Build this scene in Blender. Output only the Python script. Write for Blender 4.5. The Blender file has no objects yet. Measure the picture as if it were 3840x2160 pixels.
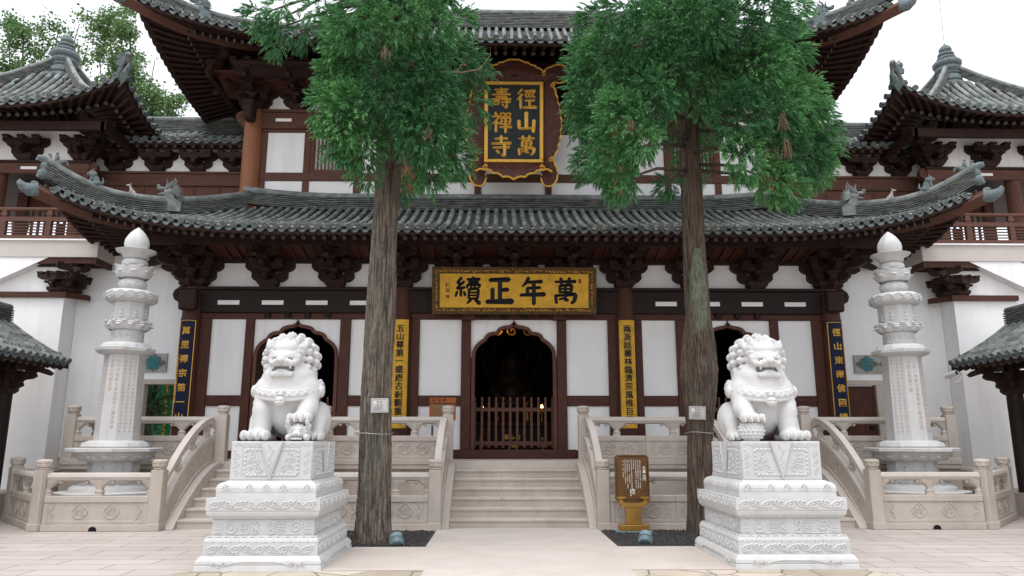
import bpy, math, random
import numpy as np
from mathutils import Vector, Matrix
SC = bpy.context.scene
COL = SC.collection
R = math.radians
pi = math.pi
cos, sin = math.cos, math.sin

# ---------------------------------------------------------------- camera
cam = bpy.data.cameras.new('camera')
cam.sensor_width = 36.0
cam.lens = 26.13
cam.clip_end = 2000
camo = bpy.data.objects.new('camera', cam)
camo.location = (-0.42, 0, 1.6)
camo.rotation_euler = (R(90 + 11.65), 0, -0.02)
COL.objects.link(camo)
SC.camera = camo

# ---------------------------------------------------------------- sky, sun, exposure
SUN_EL, SUN_AZ = R(68), R(212)          # azimuth clockwise from +Y
W = bpy.data.worlds.new('World')
SC.world = W
W.use_nodes = True
nt = W.node_tree
for n in list(nt.nodes): nt.nodes.remove(n)
sky = nt.nodes.new('ShaderNodeTexSky'); sky.sky_type = 'NISHITA'
sky.sun_disc = False; sky.sun_elevation = SUN_EL; sky.sun_rotation = SUN_AZ
bg1 = nt.nodes.new('ShaderNodeBackground'); bg1.inputs[1].default_value = 0.05
bg2 = nt.nodes.new('ShaderNodeBackground')                      # the overcast cloud sheet
tc = nt.nodes.new('ShaderNodeTexCoord')
ns = nt.nodes.new('ShaderNodeTexNoise'); ns.inputs['Scale'].default_value = 1.6; ns.inputs['Detail'].default_value = 3
rp = nt.nodes.new('ShaderNodeValToRGB')
rp.color_ramp.elements[0].position = .3; rp.color_ramp.elements[0].color = (.92, .90, .893, 1)
rp.color_ramp.elements[1].position = .7; rp.color_ramp.elements[1].color = (.955, .935, .928, 1)
sx = nt.nodes.new('ShaderNodeSeparateXYZ'); zr = nt.nodes.new('ShaderNodeMapRange')      # overcast: brighter overhead
zr.inputs[1].default_value = .57; zr.inputs[2].default_value = 1.0; zr.inputs[3].default_value = .80; zr.inputs[4].default_value = 1.9
nt.links.new(tc.outputs['Generated'], sx.inputs[0]); nt.links.new(sx.outputs['Z'], zr.inputs[0]); nt.links.new(zr.outputs[0], bg2.inputs[1])
add = nt.nodes.new('ShaderNodeAddShader'); wo = nt.nodes.new('ShaderNodeOutputWorld')
nt.links.new(tc.outputs['Generated'], ns.inputs['Vector']); nt.links.new(ns.outputs['Fac'], rp.inputs[0])
nt.links.new(rp.outputs[0], bg2.inputs[0]); nt.links.new(sky.outputs[0], bg1.inputs[0])
nt.links.new(bg1.outputs[0], add.inputs[0]); nt.links.new(bg2.outputs[0], add.inputs[1]); nt.links.new(add.outputs[0], wo.inputs[0])
sl = bpy.data.lights.new('sun', 'SUN'); sl.energy = 1.0; sl.angle = R(40); sl.color = (1, .97, .93)
so = bpy.data.objects.new('sun', sl); COL.objects.link(so)
sd = Vector((sin(SUN_AZ) * cos(SUN_EL), cos(SUN_AZ) * cos(SUN_EL), sin(SUN_EL)))
so.rotation_euler = sd.to_track_quat('Z', 'Y').to_euler(); so.location = (0, -10, 40)
SC.view_settings.view_transform = 'Standard'; SC.view_settings.look = 'None'
SC.view_settings.exposure = 0.62; SC.view_settings.gamma = 1; SC.view_settings.use_curve_mapping = False
SC.render.engine = 'CYCLES'
SC.cycles.use_denoising = True
SC.cycles.max_bounces = 8; SC.cycles.diffuse_bounces = 5; SC.cycles.sample_clamp_indirect = 4

# ---------------------------------------------------------------- mesh builder
class MB:
    def __init__(s): s.v = []; s.f = []; s.m = []; s.n = 0
    def raw(s, v, f, m=0):
        v = np.asarray(v, float).reshape(-1, 3); b = s.n
        s.v.append(v); s.n += len(v)
        for q in f: s.f.append([int(i) + b for i in q]); s.m.append(m)
        return s
    def box(s, x0, x1, y0, y1, z0, z1, m=0, M=None, bev=0):
        if bev:
            b = min(bev, (x1-x0)*.45, (z1-z0)*.45, (y1-y0)*.45)
            v = []; 
            for sx in (0,1):
                for sy in (0,1):
                    for sz in (0,1):
                        X, Y, Z = (x0,x1)[sx], (y0,y1)[sy], (z0,z1)[sz]
                        dx, dy, dz = b*(1-2*sx), b*(1-2*sy), b*(1-2*sz)
                        v += [(X, Y+dy, Z+dz), (X+dx, Y, Z+dz), (X+dx, Y+dy, Z)]
            I = lambda sx,sy,sz,k: (sx*4+sy*2+sz)*3+k
            f = []
            for sx in (0,1): f.append([I(sx,0,0,0),I(sx,1,0,0),I(sx,1,1,0),I(sx,0,1,0)][::1 if sx else -1])
            for sy in (0,1): f.append([I(0,sy,0,1),I(1,sy,0,1),I(1,sy,1,1),I(0,sy,1,1)][::-1 if sy else 1])
            for sz in (0,1): f.append([I(0,0,sz,2),I(1,0,sz,2),I(1,1,sz,2),I(0,1,sz,2)][::1 if sz else -1])
            for sx in (0,1):
                for sy in (0,1):
                    f.append([I(sx,sy,0,0),I(sx,sy,1,0),I(sx,sy,1,1),I(sx,sy,0,1)][::1 if sx!=sy else -1])
                    f.append([I(sx,0,sy,0),I(sx,1,sy,0),I(sx,1,sy,2),I(sx,0,sy,2)][::-1 if sx!=sy else 1][::-1])
                    f.append([I(0,sx,sy,1),I(1,sx,sy,1),I(1,sx,sy,2),I(0,sx,sy,2)][::-1 if sx!=sy else 1])
            for sx in (0,1):
                for sy in (0,1):
                    for sz in (0,1):
                        f.append([I(sx,sy,sz,0),I(sx,sy,sz,1),I(sx,sy,sz,2)][::1 if (sx+sy+sz)%2 else -1])
        else:
            v = [(x0,y0,z0),(x1,y0,z0),(x1,y1,z0),(x0,y1,z0),(x0,y0,z1),(x1,y0,z1),(x1,y1,z1),(x0,y1,z1)]
            f = [(3,2,1,0),(4,5,6,7),(0,1,5,4),(1,2,6,5),(2,3,7,6),(3,0,4,7)]
        v = np.array(v, float)
        if M is not None: v = xf(M, v)
        return s.raw(v, f, m)
    def prism(s, poly, d0, d1, axis='y', m=0, M=None):
        """poly in the plane across the axis: (x,z) for y, (y,z) for x, (x,y) for z"""
        p = np.array(poly, float); n = len(p)
        def lift(d):
            o = np.full(n, d)
            return {'y': np.c_[p[:,0], o, p[:,1]], 'x': np.c_[o, p[:,0], p[:,1]], 'z': np.c_[p[:,0], p[:,1], o]}[axis]
        v = np.r_[lift(d0), lift(d1)]
        f = [list(range(n)), list(range(2*n-1, n-1, -1))] + [[i, i+n, (i+1)%n+n, (i+1)%n] for i in range(n)]
        if M is not None: v = xf(M, v)
        return s.raw(v, f, m)
    def tube(s, pts, r, n=6, m=0, cap=True, M=None, flat=None):
        p = np.array(pts, float); k = len(p); r = np.broadcast_to(np.array(r, float), (k,))
        t = np.gradient(p, axis=0); t /= np.linalg.norm(t, axis=1)[:, None] + 1e-9
        up = np.array((0, 0, 1.)) if abs(t[:, 2]).mean() < .9 else np.array((0, 1., 0))
        if flat is not None: up = np.array(flat, float)
        a = np.cross(t, up); a /= np.linalg.norm(a, axis=1)[:, None] + 1e-9
        b = np.cross(a, t)
        th = np.arange(n) * 2 * pi / n
        v = p[:, None] + r[:, None, None] * (np.cos(th)[None, :, None]*a[:, None] + np.sin(th)[None, :, None]*b[:, None])
        v = v.reshape(-1, 3)
        f = [[i*n+j, i*n+(j+1)%n, (i+1)*n+(j+1)%n, (i+1)*n+j] for i in range(k-1) for j in range(n)]
        if cap: f += [list(range(n))[::-1], [(k-1)*n+j for j in range(n)]]
        if M is not None: v = xf(M, v)
        return s.raw(v, f, m)
    def lathe(s, prof, n=24, c=(0, 0, 0), m=0, mod=None, a0=0, M=None, cap=True):
        """prof [(r,z)], mod(theta array, i) -> multiplier"""
        th = a0 + np.arange(n) * 2 * pi / n; v = []
        for i, (r, z) in enumerate(prof):
            rr = r * (mod(th, i) if mod else np.ones(n))
            v.append(np.c_[c[0] + rr*np.cos(th), c[1] + rr*np.sin(th), np.full(n, c[2] + z)])
        k = len(prof); v = np.concatenate(v)
        f = [[i*n+j, i*n+(j+1)%n, (i+1)*n+(j+1)%n, (i+1)*n+j] for i in range(k-1) for j in range(n)]
        if cap: f += [list(range(n))[::-1], [(k-1)*n+j for j in range(n)]]
        if M is not None: v = xf(M, v)
        return s.raw(v, f, m)
    def grid(s, P, m=0, closeu=False):
        P = np.asarray(P, float); a, b = P.shape[:2]
        f = [[i*b+j, i*b+(j+1)%b, (i+1)*b+(j+1)%b, (i+1)*b+j] for i in range(a-1) for j in range(b if closeu else b-1)]
        return s.raw(P.reshape(-1, 3), f, m)
    def ell(s, c, r, n=10, k=6, m=0, M=None):
        pr = [(max(1e-4, sin(pi*i/k)), -cos(pi*i/k)) for i in range(k+1)]
        th = np.arange(n)*2*pi/n
        v = np.concatenate([np.c_[c[0]+r[0]*a*np.cos(th), c[1]+r[1]*a*np.sin(th), np.full(n, c[2]+r[2]*b)] for a, b in pr])
        f = [[i*n+j, i*n+(j+1)%n, (i+1)*n+(j+1)%n, (i+1)*n+j] for i in range(k) for j in range(n)]
        if M is not None: v = xf(M, v)
        return s.raw(v, f, m)
    def merge(s, o, M=None, m=None):
        v = np.concatenate(o.v)
        if M is not None: v = xf(M, v)
        b = s.n; s.v.append(v); s.n += len(v)
        s.f += [[i+b for i in q] for q in o.f]; s.m += (o.m if m is None else [m]*len(o.f))
        return s
    def build(s, name, mats, parent=None, smooth=False, flip=False, tint=None, angle=None):
        me = bpy.data.meshes.new(name)
        v = np.concatenate(s.v) if s.v else np.zeros((0, 3))
        me.from_pydata(v.tolist(), [], [q[::-1] for q in s.f] if flip else s.f)
        mats = mats if isinstance(mats, (list, tuple)) else [mats]
        for mm in mats: me.materials.append(mm)
        if len(mats) > 1: me.polygons.foreach_set('material_index', s.m)
        if smooth: me.polygons.foreach_set('use_smooth', [True]*len(me.polygons))
        if tint is not None:
            at = me.attributes.new('tint', 'FLOAT', 'FACE'); at.data.foreach_set('value', tint)
        me.update()
        if angle: me.set_sharp_from_angle(angle=R(angle))
        return link(name, me, parent)

def xf(M, v):
    M = np.array(M); v = np.asarray(v, float)
    return v @ M[:3, :3].T + M[:3, 3]
def T(x=0, y=0, z=0, rz=0, s=1, rx=0, ry=0):
    return Matrix.Translation((x, y, z)) @ Matrix.Rotation(rz, 4, 'Z') @ Matrix.Rotation(ry, 4, 'Y') @ Matrix.Rotation(rx, 4, 'X') @ Matrix.Scale(s, 4)
def link(name, data, parent=None):
    o = bpy.data.objects.new(name, data); COL.objects.link(o)
    if parent is not None:
        o.parent = parent
        w = Vector((0, 0, 0)); q = parent
        while q is not None: w += q.location; q = q.parent
        if parent.get('_e'): o.matrix_parent_inverse = Matrix.Translation(-w)
    return o
def tag(o, label, cat, group=None, kind=None):
    o['label'] = label; o['category'] = cat
    if group: o['group'] = group
    if kind: o['kind'] = kind
    return o
def thing(name, label, cat, loc, group=None):
    o = bpy.data.objects.new(name, None); COL.objects.link(o); o.location = loc; o['_e'] = 1
    o.empty_display_size = .2
    return tag(o, label, cat, group)
def struct(name, mb, mats, **k):
    o = mb.build(name, mats, **k); o['kind'] = 'structure'; return o

# ---------------------------------------------------------------- materials (all procedural)
def mat(name, col, rough=.7, var=.12, scale=4., stretch=(1, 1, 1), bump=0., bscale=None, detail=4, col2=None, metal=0., spec=.3,
        speck=None, tint=None, stain=None, coat=0, cell=None):
    m = bpy.data.materials.new(name); m.use_nodes = True
    t = m.node_tree; N = t.nodes; L = t.links; b = N['Principled BSDF']
    b.inputs['Roughness'].default_value = rough; b.inputs['Metallic'].default_value = metal
    b.inputs['Specular IOR Level'].default_value = spec
    if coat: b.inputs['Coat Weight'].default_value = coat
    tc = N.new('ShaderNodeTexCoord'); mp = N.new('ShaderNodeMapping'); mp.inputs['Scale'].default_value = stretch
    L.new(tc.outputs['Object'], mp.inputs[0])
    nz = N.new('ShaderNodeTexNoise'); nz.inputs['Scale'].default_value = scale; nz.inputs['Detail'].default_value = detail
    nz.inputs['Roughness'].default_value = .65
    L.new(mp.outputs[0], nz.inputs['Vector'])
    c = np.array(col); c2 = np.array(col2) if col2 is not None else c * (1 + var)
    c1 = c if col2 is not None else c * (1 - var)
    rp = N.new('ShaderNodeValToRGB')
    rp.color_ramp.elements[0].position = .32; rp.color_ramp.elements[0].color = (*c1, 1)
    rp.color_ramp.elements[1].position = .68; rp.color_ramp.elements[1].color = (*c2, 1)
    L.new(nz.outputs['Fac'], rp.inputs[0]); out = rp.outputs[0]
    def mix(fac, a, colr, mode='MIX'):
        x = N.new('ShaderNodeMix'); x.data_type = 'RGBA'; x.blend_type = mode
        if isinstance(fac, (int, float)): x.inputs[0].default_value = fac
        else: L.new(fac, x.inputs[0])
        L.new(a, x.inputs[6])
        if isinstance(colr, (tuple, list)): x.inputs[7].default_value = (*colr, 1)
        else: L.new(colr, x.inputs[7])
        return x.outputs[2]
    if speck:                       # (scale, amount, colour): fine grains
        s2 = N.new('ShaderNodeTexNoise'); s2.inputs['Scale'].default_value = speck[0]; s2.inputs['Detail'].default_value = 2
        L.new(tc.outputs['Object'], s2.inputs['Vector'])
        r2 = N.new('ShaderNodeMapRange'); r2.inputs[1].default_value = .48; r2.inputs[2].default_value = .66
        r2.inputs[4].default_value = speck[1]
        L.new(s2.outputs['Fac'], r2.inputs[0]); out = mix(r2.outputs[0], out, speck[2])
    if cell:                        # (stretch, amount): piece-to-piece variation
        vo = N.new('ShaderNodeTexVoronoi'); vo.inputs['Scale'].default_value = 1; mc = N.new('ShaderNodeMapping'); mc.inputs['Scale'].default_value = cell[0]
        L.new(tc.outputs['Object'], mc.inputs[0]); L.new(mc.outputs[0], vo.inputs['Vector']); bw = N.new('ShaderNodeRGBToBW'); L.new(vo.outputs['Color'], bw.inputs[0])
        rc = N.new('ShaderNodeMapRange'); rc.inputs[1].default_value = .2; rc.inputs[2].default_value = .8; rc.inputs[3].default_value = 1-cell[1]; rc.inputs[4].default_value = 1+cell[1]
        L.new(bw.outputs[0], rc.inputs[0]); cx_ = N.new('ShaderNodeCombineColor'); [L.new(rc.outputs[0], cx_.inputs[i]) for i in range(3)]; out = mix(1., out, cx_.outputs[0], 'MULTIPLY')
    for stain in ([] if not stain else [stain] if isinstance(stain, tuple) else stain):      # (scale, amount, colour, stretch): big irregular dirt
        s3 = N.new('ShaderNodeTexNoise'); s3.inputs['Scale'].default_value = stain[0]; s3.inputs['Detail'].default_value = 6
        m3 = N.new('ShaderNodeMapping'); m3.inputs['Scale'].default_value = stain[3]; m3.inputs['Location'].default_value = (3.3, 7.1, 1.7)
        L.new(tc.outputs['Object'], m3.inputs[0]); L.new(m3.outputs[0], s3.inputs['Vector'])
        r3 = N.new('ShaderNodeMapRange'); r3.inputs[1].default_value = .5; r3.inputs[2].default_value = .75; r3.inputs[4].default_value = stain[1]
        L.new(s3.outputs['Fac'], r3.inputs[0]); out = mix(r3.outputs[0], out, stain[2])
    if tint:                        # per-face attribute runs between the two colours
        at = N.new('ShaderNodeAttribute'); at.attribute_name = 'tint'
        r4 = N.new('ShaderNodeValToRGB')
        els = r4.color_ramp.elements
        els[0].color = (*tint[0], 1); els[1].color = (*tint[-1], 1)
        for i in range(1, len(tint)-1):
            e = els.new(i/(len(tint)-1)); e.color = (*tint[i], 1)
        L.new(at.outputs['Fac'], r4.inputs[0])
        out = mix(.25, r4.outputs[0], out, 'MIX') if True else out
    L.new(out, b.inputs['Base Color'])
    if bump:
        bn = N.new('ShaderNodeTexNoise'); bn.inputs['Scale'].default_value = bscale or scale*6; bn.inputs['Detail'].default_value = 5
        L.new(mp.outputs[0], bn.inputs['Vector'])
        bp = N.new('ShaderNodeBump'); bp.inputs['Strength'].default_value = bump; bp.inputs['Distance'].default_value = .02
        L.new(bn.outputs['Fac'], bp.inputs['Height']); L.new(bp.outputs[0], b.inputs['Normal'])
    return m
def emit(name, col, s):
    m = bpy.data.materials.new(name); m.use_nodes = True
    b = m.node_tree.nodes['Principled BSDF']
    b.inputs['Base Color'].default_value = (*col, 1); b.inputs['Emission Color'].default_value = (*col, 1); b.inputs['Emission Strength'].default_value = s
    return m

WH, WV = (1, 8, 8), (8, 8, 1)
M_plaster = mat('white_plaster', (.86, .86, .86), .9, .02, 1.2, bump=.08, bscale=40, stain=[(.6, .15, (.6, .6, .57), (1, 1, .5)), (1.4, .3, (.56, .55, .51), (2.5, 2.5, .22))])
M_woodh = mat('dark_red_timber_h', (.068, .0215, .0125), .6, .35, 3, WH, .15, 8)
M_woodv = mat('dark_red_timber_v', (.070, .0225, .0125), .6, .35, 3, WV, .15, 8)
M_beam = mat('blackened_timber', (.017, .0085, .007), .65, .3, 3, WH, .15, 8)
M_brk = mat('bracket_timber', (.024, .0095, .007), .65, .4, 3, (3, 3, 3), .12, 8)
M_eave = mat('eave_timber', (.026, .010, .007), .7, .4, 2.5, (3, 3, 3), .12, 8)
M_wood2 = mat('weathered_timber', (.102, .046, .031), .7, .25, 3, WH, .18, 8)
M_wood2v = mat('weathered_timber_v', (.112, .047, .030), .7, .25, 3, WV, .18, 8)
M_colup = mat('varnished_column', (.26, .10, .045), .45, .2, 3, WV, .08, 8)
M_tile = mat('grey_roof_tile', (.15, .17, .163), .85, .35, 6, bump=.35, bscale=35, stain=[(1.6, .5, (.29, .275, .24), (1, 1, 1)), (2.5, .5, (.07, .075, .06), (1, 1, 1))], cell=((4.3, 3.4, 3.4), .38))
M_tile2 = mat('grey_pan_tile', (.085, .095, .098), .9, .3, 6, bump=.4, bscale=30, stain=(2.2, .6, (.2, .18, .15), (1, 1, 1)))
M_tiled = mat('dark_tile_disc', (.125, .15, .152), .8, .3, 9, bump=.5, bscale=60)
M_mortar = mat('pale_mortar', (.33, .30, .245), .95, .4, 8, bump=.4, bscale=30)
M_ridge = mat('stacked_tile', (.105, .113, .108), .9, .35, 8, (1, 1, 4), bump=.3, bscale=30, stain=(3, .45, (.24, .24, .21), (1, 1, 5)), cell=((4, 4, 25), .35))
M_ridgecap = mat('ridge_cap_tile', (.19, .205, .20), .85, .3, 6, bump=.3, bscale=30, cell=((3, 3, 3), .22), stain=(3, .5, (.09, .10, .085), (1, 1, 1)))
M_beast = mat('grey_clay_figure', (.13, .16, .165), .85, .3, 12, bump=.4, bscale=50)
M_beast2 = mat('pale_clay_figure', (.36, .36, .33), .85, .25, 12, bump=.4, bscale=50)
M_marble = mat('white_marble', (.55, .55, .545), .5, .03, 2.5, bump=.06, bscale=60, stain=[(1.2, .3, (.43, .445, .45), (1, 1, 2.5)), (2.2, .4, (.39, .38, .35), (3, 3, .35)), (.7, .25, (.48, .48, .45), (1, 1, 1))])
M_relief = mat('carved_marble', (.53, .533, .53), .55, .04, 3, bump=.1, bscale=60, stain=(2, .2, (.39, .40, .39), (1, 1, 1)))
M_granite = mat('pink_granite', (.51, .452, .402), .8, .1, 1.1, bump=.15, bscale=90, speck=(90, .4, (.27, .22, .18)),
                stain=[(1.1, .45, (.40, .345, .25), (1, 1, .35)), (1.9, .45, (.27, .25, .20), (1.5, 1.5, .5))])
M_granite2 = mat('pale_granite', (.515, .465, .425), .8, .07, 1.4, bump=.12, bscale=90, speck=(110, .3, (.36, .31, .27)), stain=[(.8, .35, (.42, .38, .32), (1, 1, .5)), (2.3, .3, (.36, .33, .28), (1, 1, 1))])
M_concrete = mat('painted_concrete', (.53, .485, .455), .85, .05, 1, bump=.1, bscale=40, stain=(1, .3, (.55, .5, .46), (2, 2, .4)))
M_gold = mat('gold_leaf', (.80, .45, .065), .4, .12, 10, metal=.25, spec=.5)
M_goldpan = mat('gold_panel', (.64, .365, .032), .5, .18, 5, detail=8, bump=.08, bscale=60, metal=.15)
M_goldpale = mat('gold_panel_pale', (.66, .38, .06), .5, .15, 5, detail=8, metal=.2)
M_navy = mat('navy_lacquer', (.006, .011, .038), .5, .2, 4, spec=.2)
M_slate = mat('blue_grey_lacquer', (.018, .023, .027), .5, .15, 4)
M_ink = mat('black_ink', (.008, .010, .016), .5, .2, 10)
M_carved = mat('carved_dark_red_wood', (.095, .032, .022), .4, .4, 14, bump=1.0, bscale=20)
M_carved2 = mat('carved_gilt_dark_wood', (.03, .015, .008), .5, col2=(.16, .085, .02), scale=16, detail=6, bump=.9, bscale=24)
M_red = mat('red_seal', (.35, .03, .02), .6)
M_redch = mat('faded_red_carving', (.56, .42, .36), .8, .12, 8)
M_orange = mat('orange_varnished_board', (.32, .085, .012), .5, .15, 4, WH)
M_teal = mat('teal_ink', (.02, .24, .17), .6, .2, 6)
M_tealb = mat('blue_teal_ink', (.01, .17, .20), .6, .2, 6)
M_tilepan = mat('grey_brick_panel', (.15, .155, .13), .85, .3, 5, bump=.2, bscale=30)
M_tilepan2 = mat('pale_grey_brick', (.33, .34, .31), .85, .2, 5, bump=.2, bscale=30)
M_bronze = mat('brown_bronze_board', (.125, .062, .018), .4, .2, 3, WV, metal=.3)
M_brass = mat('brass_stand', (.36, .20, .045), .38, .2, 3, metal=.6)
M_white = mat('white_lettering', (.8, .8, .78), .6, .02)
M_steel = mat('brushed_steel_plate', (.5, .49, .47), .4, .06, 3, metal=.5)
M_wire = mat('galvanised_wire', (.35, .36, .36), .4, .1, metal=.6)
M_gun = mat('teal_grey_lamp_metal', (.16, .24, .26), .5, .15, 6)
M_dark = mat('black_shade_and_lens', (.006, .005, .005), .9, .2)  # shade of hall interior and drain holes put into the colour; also lens black
M_post = mat('grey_metal_post', (.12, .125, .13), .5, .1, metal=.3)
M_flame = emit('lamp_flame', (1, .36, .08), 14)
M_amber = emit('amber_altar_lamp', (1, .42, .06), 2.6)
# ---------------------------------------------------------------- lettering
_gl = {}
def glyph(ch, off=.012, ext=.03):
    k = (ch, off, ext)
    if k not in _gl:
        c = bpy.data.curves.new('glyph', 'FONT'); c.body = ch; c.size = 1; c.extrude = ext; c.offset = off; c.resolution_u = 2
        o = bpy.data.objects.new('glyph', c); COL.objects.link(o)
        bpy.context.view_layer.update()
        me = bpy.data.meshes.new_from_object(o.evaluated_get(bpy.context.evaluated_depsgraph_get()))
        v = np.array([p.co[:] for p in me.vertices]) if len(me.vertices) else np.zeros((0, 3))
        f = [list(p.vertices) for p in me.polygons]
        if len(v): v[:, :2] -= np.array((.5, .38))
        bpy.data.objects.remove(o); bpy.data.curves.remove(c); bpy.data.meshes.remove(me)
        _gl[k] = (v, f)
    return _gl[k]
def put(mb, ch, x, z, size, y, sx=1., off=.012, ext=.03, m=0, fn=None):
    """a character facing -Y, centred on (x,z) at plane y; fn bends it afterwards"""
    v, f = glyph(ch, off, ext)
    if not len(v): return
    w = np.c_[x + v[:, 0]*size*sx, y - v[:, 2]*size, z + v[:, 1]*size]
    if fn is not None: w = fn(w)
    mb.raw(w, f, m)
# brush-written characters: strokes on a 100 grid (x right, y up), each a list of (x, y, width)
def brush(mb, strokes, x, z, size, y, th=.02, M=None, wt=1.4):
    for st in strokes:
        p = np.array(st, float)
        if len(p) > 2:       # smooth
            t = np.linspace(0, len(p)-1, (len(p)-1)*5+1); q = []
            for u in t:
                i = min(int(u), len(p)-2); a = u-i
                p0, p1, p2, p3 = p[max(i-1, 0)], p[i], p[i+1], p[min(i+2, len(p)-1)]
                q.append(.5*((2*p1)+(-p0+p2)*a+(2*p0-5*p1+4*p2-p3)*a*a+(-p0+3*p1-3*p2+p3)*a**3))
            p = np.array(q)
        p[:, 2] *= wt
        d = np.gradient(p[:, :2], axis=0); d /= np.linalg.norm(d, axis=1)[:, None]+1e-9
        nrm = np.c_[-d[:, 1], d[:, 0]]; w = p[:, 2:3]*.5
        L_ = p[:, :2]+nrm*w; R_ = p[:, :2]-nrm*w
        a = p[0, :2]-d[0]*w[0]*.8; b = p[-1, :2]+d[-1]*w[-1]*.8
        poly = np.r_[[a], L_, [b], R_[::-1]]
        n = len(p)
        P2 = np.c_[x+(poly[:, 0]-50)/100*size, z+(poly[:, 1]-50)/100*size]
        k = len(poly)
        cen = np.c_[x+(p[:, 0]-50)/100*size, z+(p[:, 1]-50)/100*size]
        back = np.c_[P2[:, 0], np.full(k, y), P2[:, 1]]
        mid = np.c_[cen[:, 0], np.full(n, y-th), cen[:, 1]]
        v = np.r_[back, mid]; f = [[0, 1, k], [0, k, k-1], [n+1, n+2, k+n-1], [n, n+1, k+n-1]]
        for i in range(n-1):
            f.append([1+i, 2+i, k+i+1, k+i])
            f.append([k-1-i, k+i, k+i+1, k-2-i])
        if M is not None: v = xf(M, v)
        mb.raw(v, f)
BR = {
'萬': [[(12,84,6),(88,86,9)],[(33,97,9),(36,76,7)],[(66,98,9),(60,76,6)],[(30,70,8),(30,44,8)],[(30,69,7),(72,71,9),(70,44,8)],[(31,57,5),(69,58,5)],[(30,45,6),(70,45,6)],[(50,72,8),(50,14,8)],
       [(14,33,9),(17,4,8)],[(14,32,7),(50,34,7),(86,36,11),(84,14,10),(74,4,7)],[(28,18,6),(46,22,6),(60,14,8)]],
'年': [[(34,98,10),(24,80,8),(10,66,4)],[(28,82,7),(84,85,10)],[(30,60,7),(78,62,8)],[(30,60,9),(30,36,8)],[(4,34,8),(94,37,12)],[(54,82,10),(54,0,10)]],
'正': [[(14,90,10),(86,92,13)],[(52,90,11),(52,10,11)],[(53,52,9),(82,54,11)],[(24,56,11),(24,10,10)],[(2,8,11),(98,10,15)]],
'續': [[(28,98,8),(14,80,7),(28,76,7)],[(38,84,7),(12,58,7),(40,62,7)],[(26,58,8),(26,30,7)],[(12,46,7),(6,28,5)],[(38,46,6),(42,32,8)],
       [(72,100,8),(72,80,7)],[(50,92,7),(96,93,9)],[(56,81,7),(90,82,8)],[(50,71,7),(96,72,7),(92,62,6)],[(50,71,7),(50,60,6)],[(66,72,6),(64,58,5)],[(78,72,6),(78,58,5)],
       [(56,55,7),(56,20,7)],[(56,54,7),(90,55,8),(88,20,7)],[(57,43,5),(88,43,5)],[(57,32,5),(88,32,5)],[(56,20,6),(90,20,6)],[(64,16,8),(50,2,5)],[(80,16,7),(96,2,11)]],
'徑': [[(28,98,9),(8,74,5)],[(30,74,9),(4,44,5)],[(22,56,10),(22,4,9)],[(40,90,7),(92,92,11)],[(56,84,7),(46,70,7),(56,58,7)],[(72,84,7),(62,70,7),(72,58,7)],[(90,84,7),(78,70,7),(92,58,8)],[(44,42,7),(90,44,9)],[(66,42,9),(66,10,9)],[(34,8,8),(98,10,13)]],
'山': [[(50,98,14),(50,18,12)],[(14,58,12),(16,18,11)],[(16,18,9),(84,22,9)],[(88,60,13),(84,2,11)]],
'壽': [[(18,92,6),(82,94,8)],[(50,100,8),(50,66,7)],[(26,80,6),(76,81,7)],[(6,67,6),(94,69,8)],[(24,55,6),(74,56,7),(70,46,6)],[(20,44,6),(78,45,7)],[(14,34,6),(14,20,6),(38,20,6)],[(14,33,6),(38,34,6),(36,20,5)],[(4,44,6),(96,46,8)],[(50,30,6),(94,32,8)],[(76,44,8),(76,4,8),(64,8,5)],[(54,20,7),(62,12,8)]],
'禪': [[(20,98,9),(28,88,9)],[(6,78,7),(40,80,8),(6,42,5)],[(24,60,9),(24,4,9)],[(30,52,7),(40,42,8)],[(48,96,6),(48,80,6),(66,80,6)],[(48,95,6),(66,95,6),(65,80,5)],[(76,96,6),(76,80,6),(94,80,6)],[(76,95,6),(94,95,6),(93,80,5)],
       [(50,70,7),(50,40,7)],[(50,70,7),(92,71,8),(90,40,7)],[(51,56,5),(90,56,5)],[(50,41,6),(90,41,6)],[(42,26,7),(100,28,10)],[(71,72,8),(71,0,9)]],
'寺': [[(20,86,8),(80,88,10)],[(50,100,10),(50,66,9)],[(4,62,8),(96,65,12)],[(10,42,7),(90,44,10)],[(66,60,10),(66,4,10),(52,10,6)],[(28,28,9),(40,16,10)]],
}
def spiral(cx, cz, r0, turns, a0=0, hand=1, n=14, r1=.15):
    t = np.linspace(0, 1, n); a = a0 + hand*turns*2*pi*t; r = r0*(1-(1-r1)*t)
    return np.c_[cx + r*np.cos(a), cz + r*np.sin(a)]
def relief(mb, P2, r, M, n=5, m=0):
    """tube along (u,w) lying on the plane u=x, w=z, y=0 of M"""
    P2 = np.asarray(P2); p = np.c_[P2[:, 0], np.zeros(len(P2)), P2[:, 1]]
    mb.tube(p, r, n, m, M=M, flat=(0, 1, 0))
def vine(mb, x0, x1, zc, h, M, r=.012, step=None):
    step = step or h*1.2; n = max(1, round((x1-x0)/step)); st = (x1-x0)/n
    x = np.linspace(x0, x1, n*8+1); relief(mb, np.c_[x, zc+h*.28*np.sin((x-x0)/st*pi)], r*.8, M)
    for i in range(n):
        s = 1 if i % 2 == 0 else -1; cx = x0+st*(i+.5)
        relief(mb, spiral(cx, zc-s*h*.06, h*.37, 1.3, pi*.5*s, -s), r, M)
        relief(mb, np.array([(cx+st*.2, zc+s*h*.30), (cx+st*.38, zc+s*h*.36), (cx+st*.48, zc+s*h*.22)]), r, M)
        relief(mb, np.array([(cx-st*.45, zc-s*h*.05), (cx-st*.36, zc-s*h*.34), (cx-st*.2, zc-s*h*.40)]), r, M)
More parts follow.
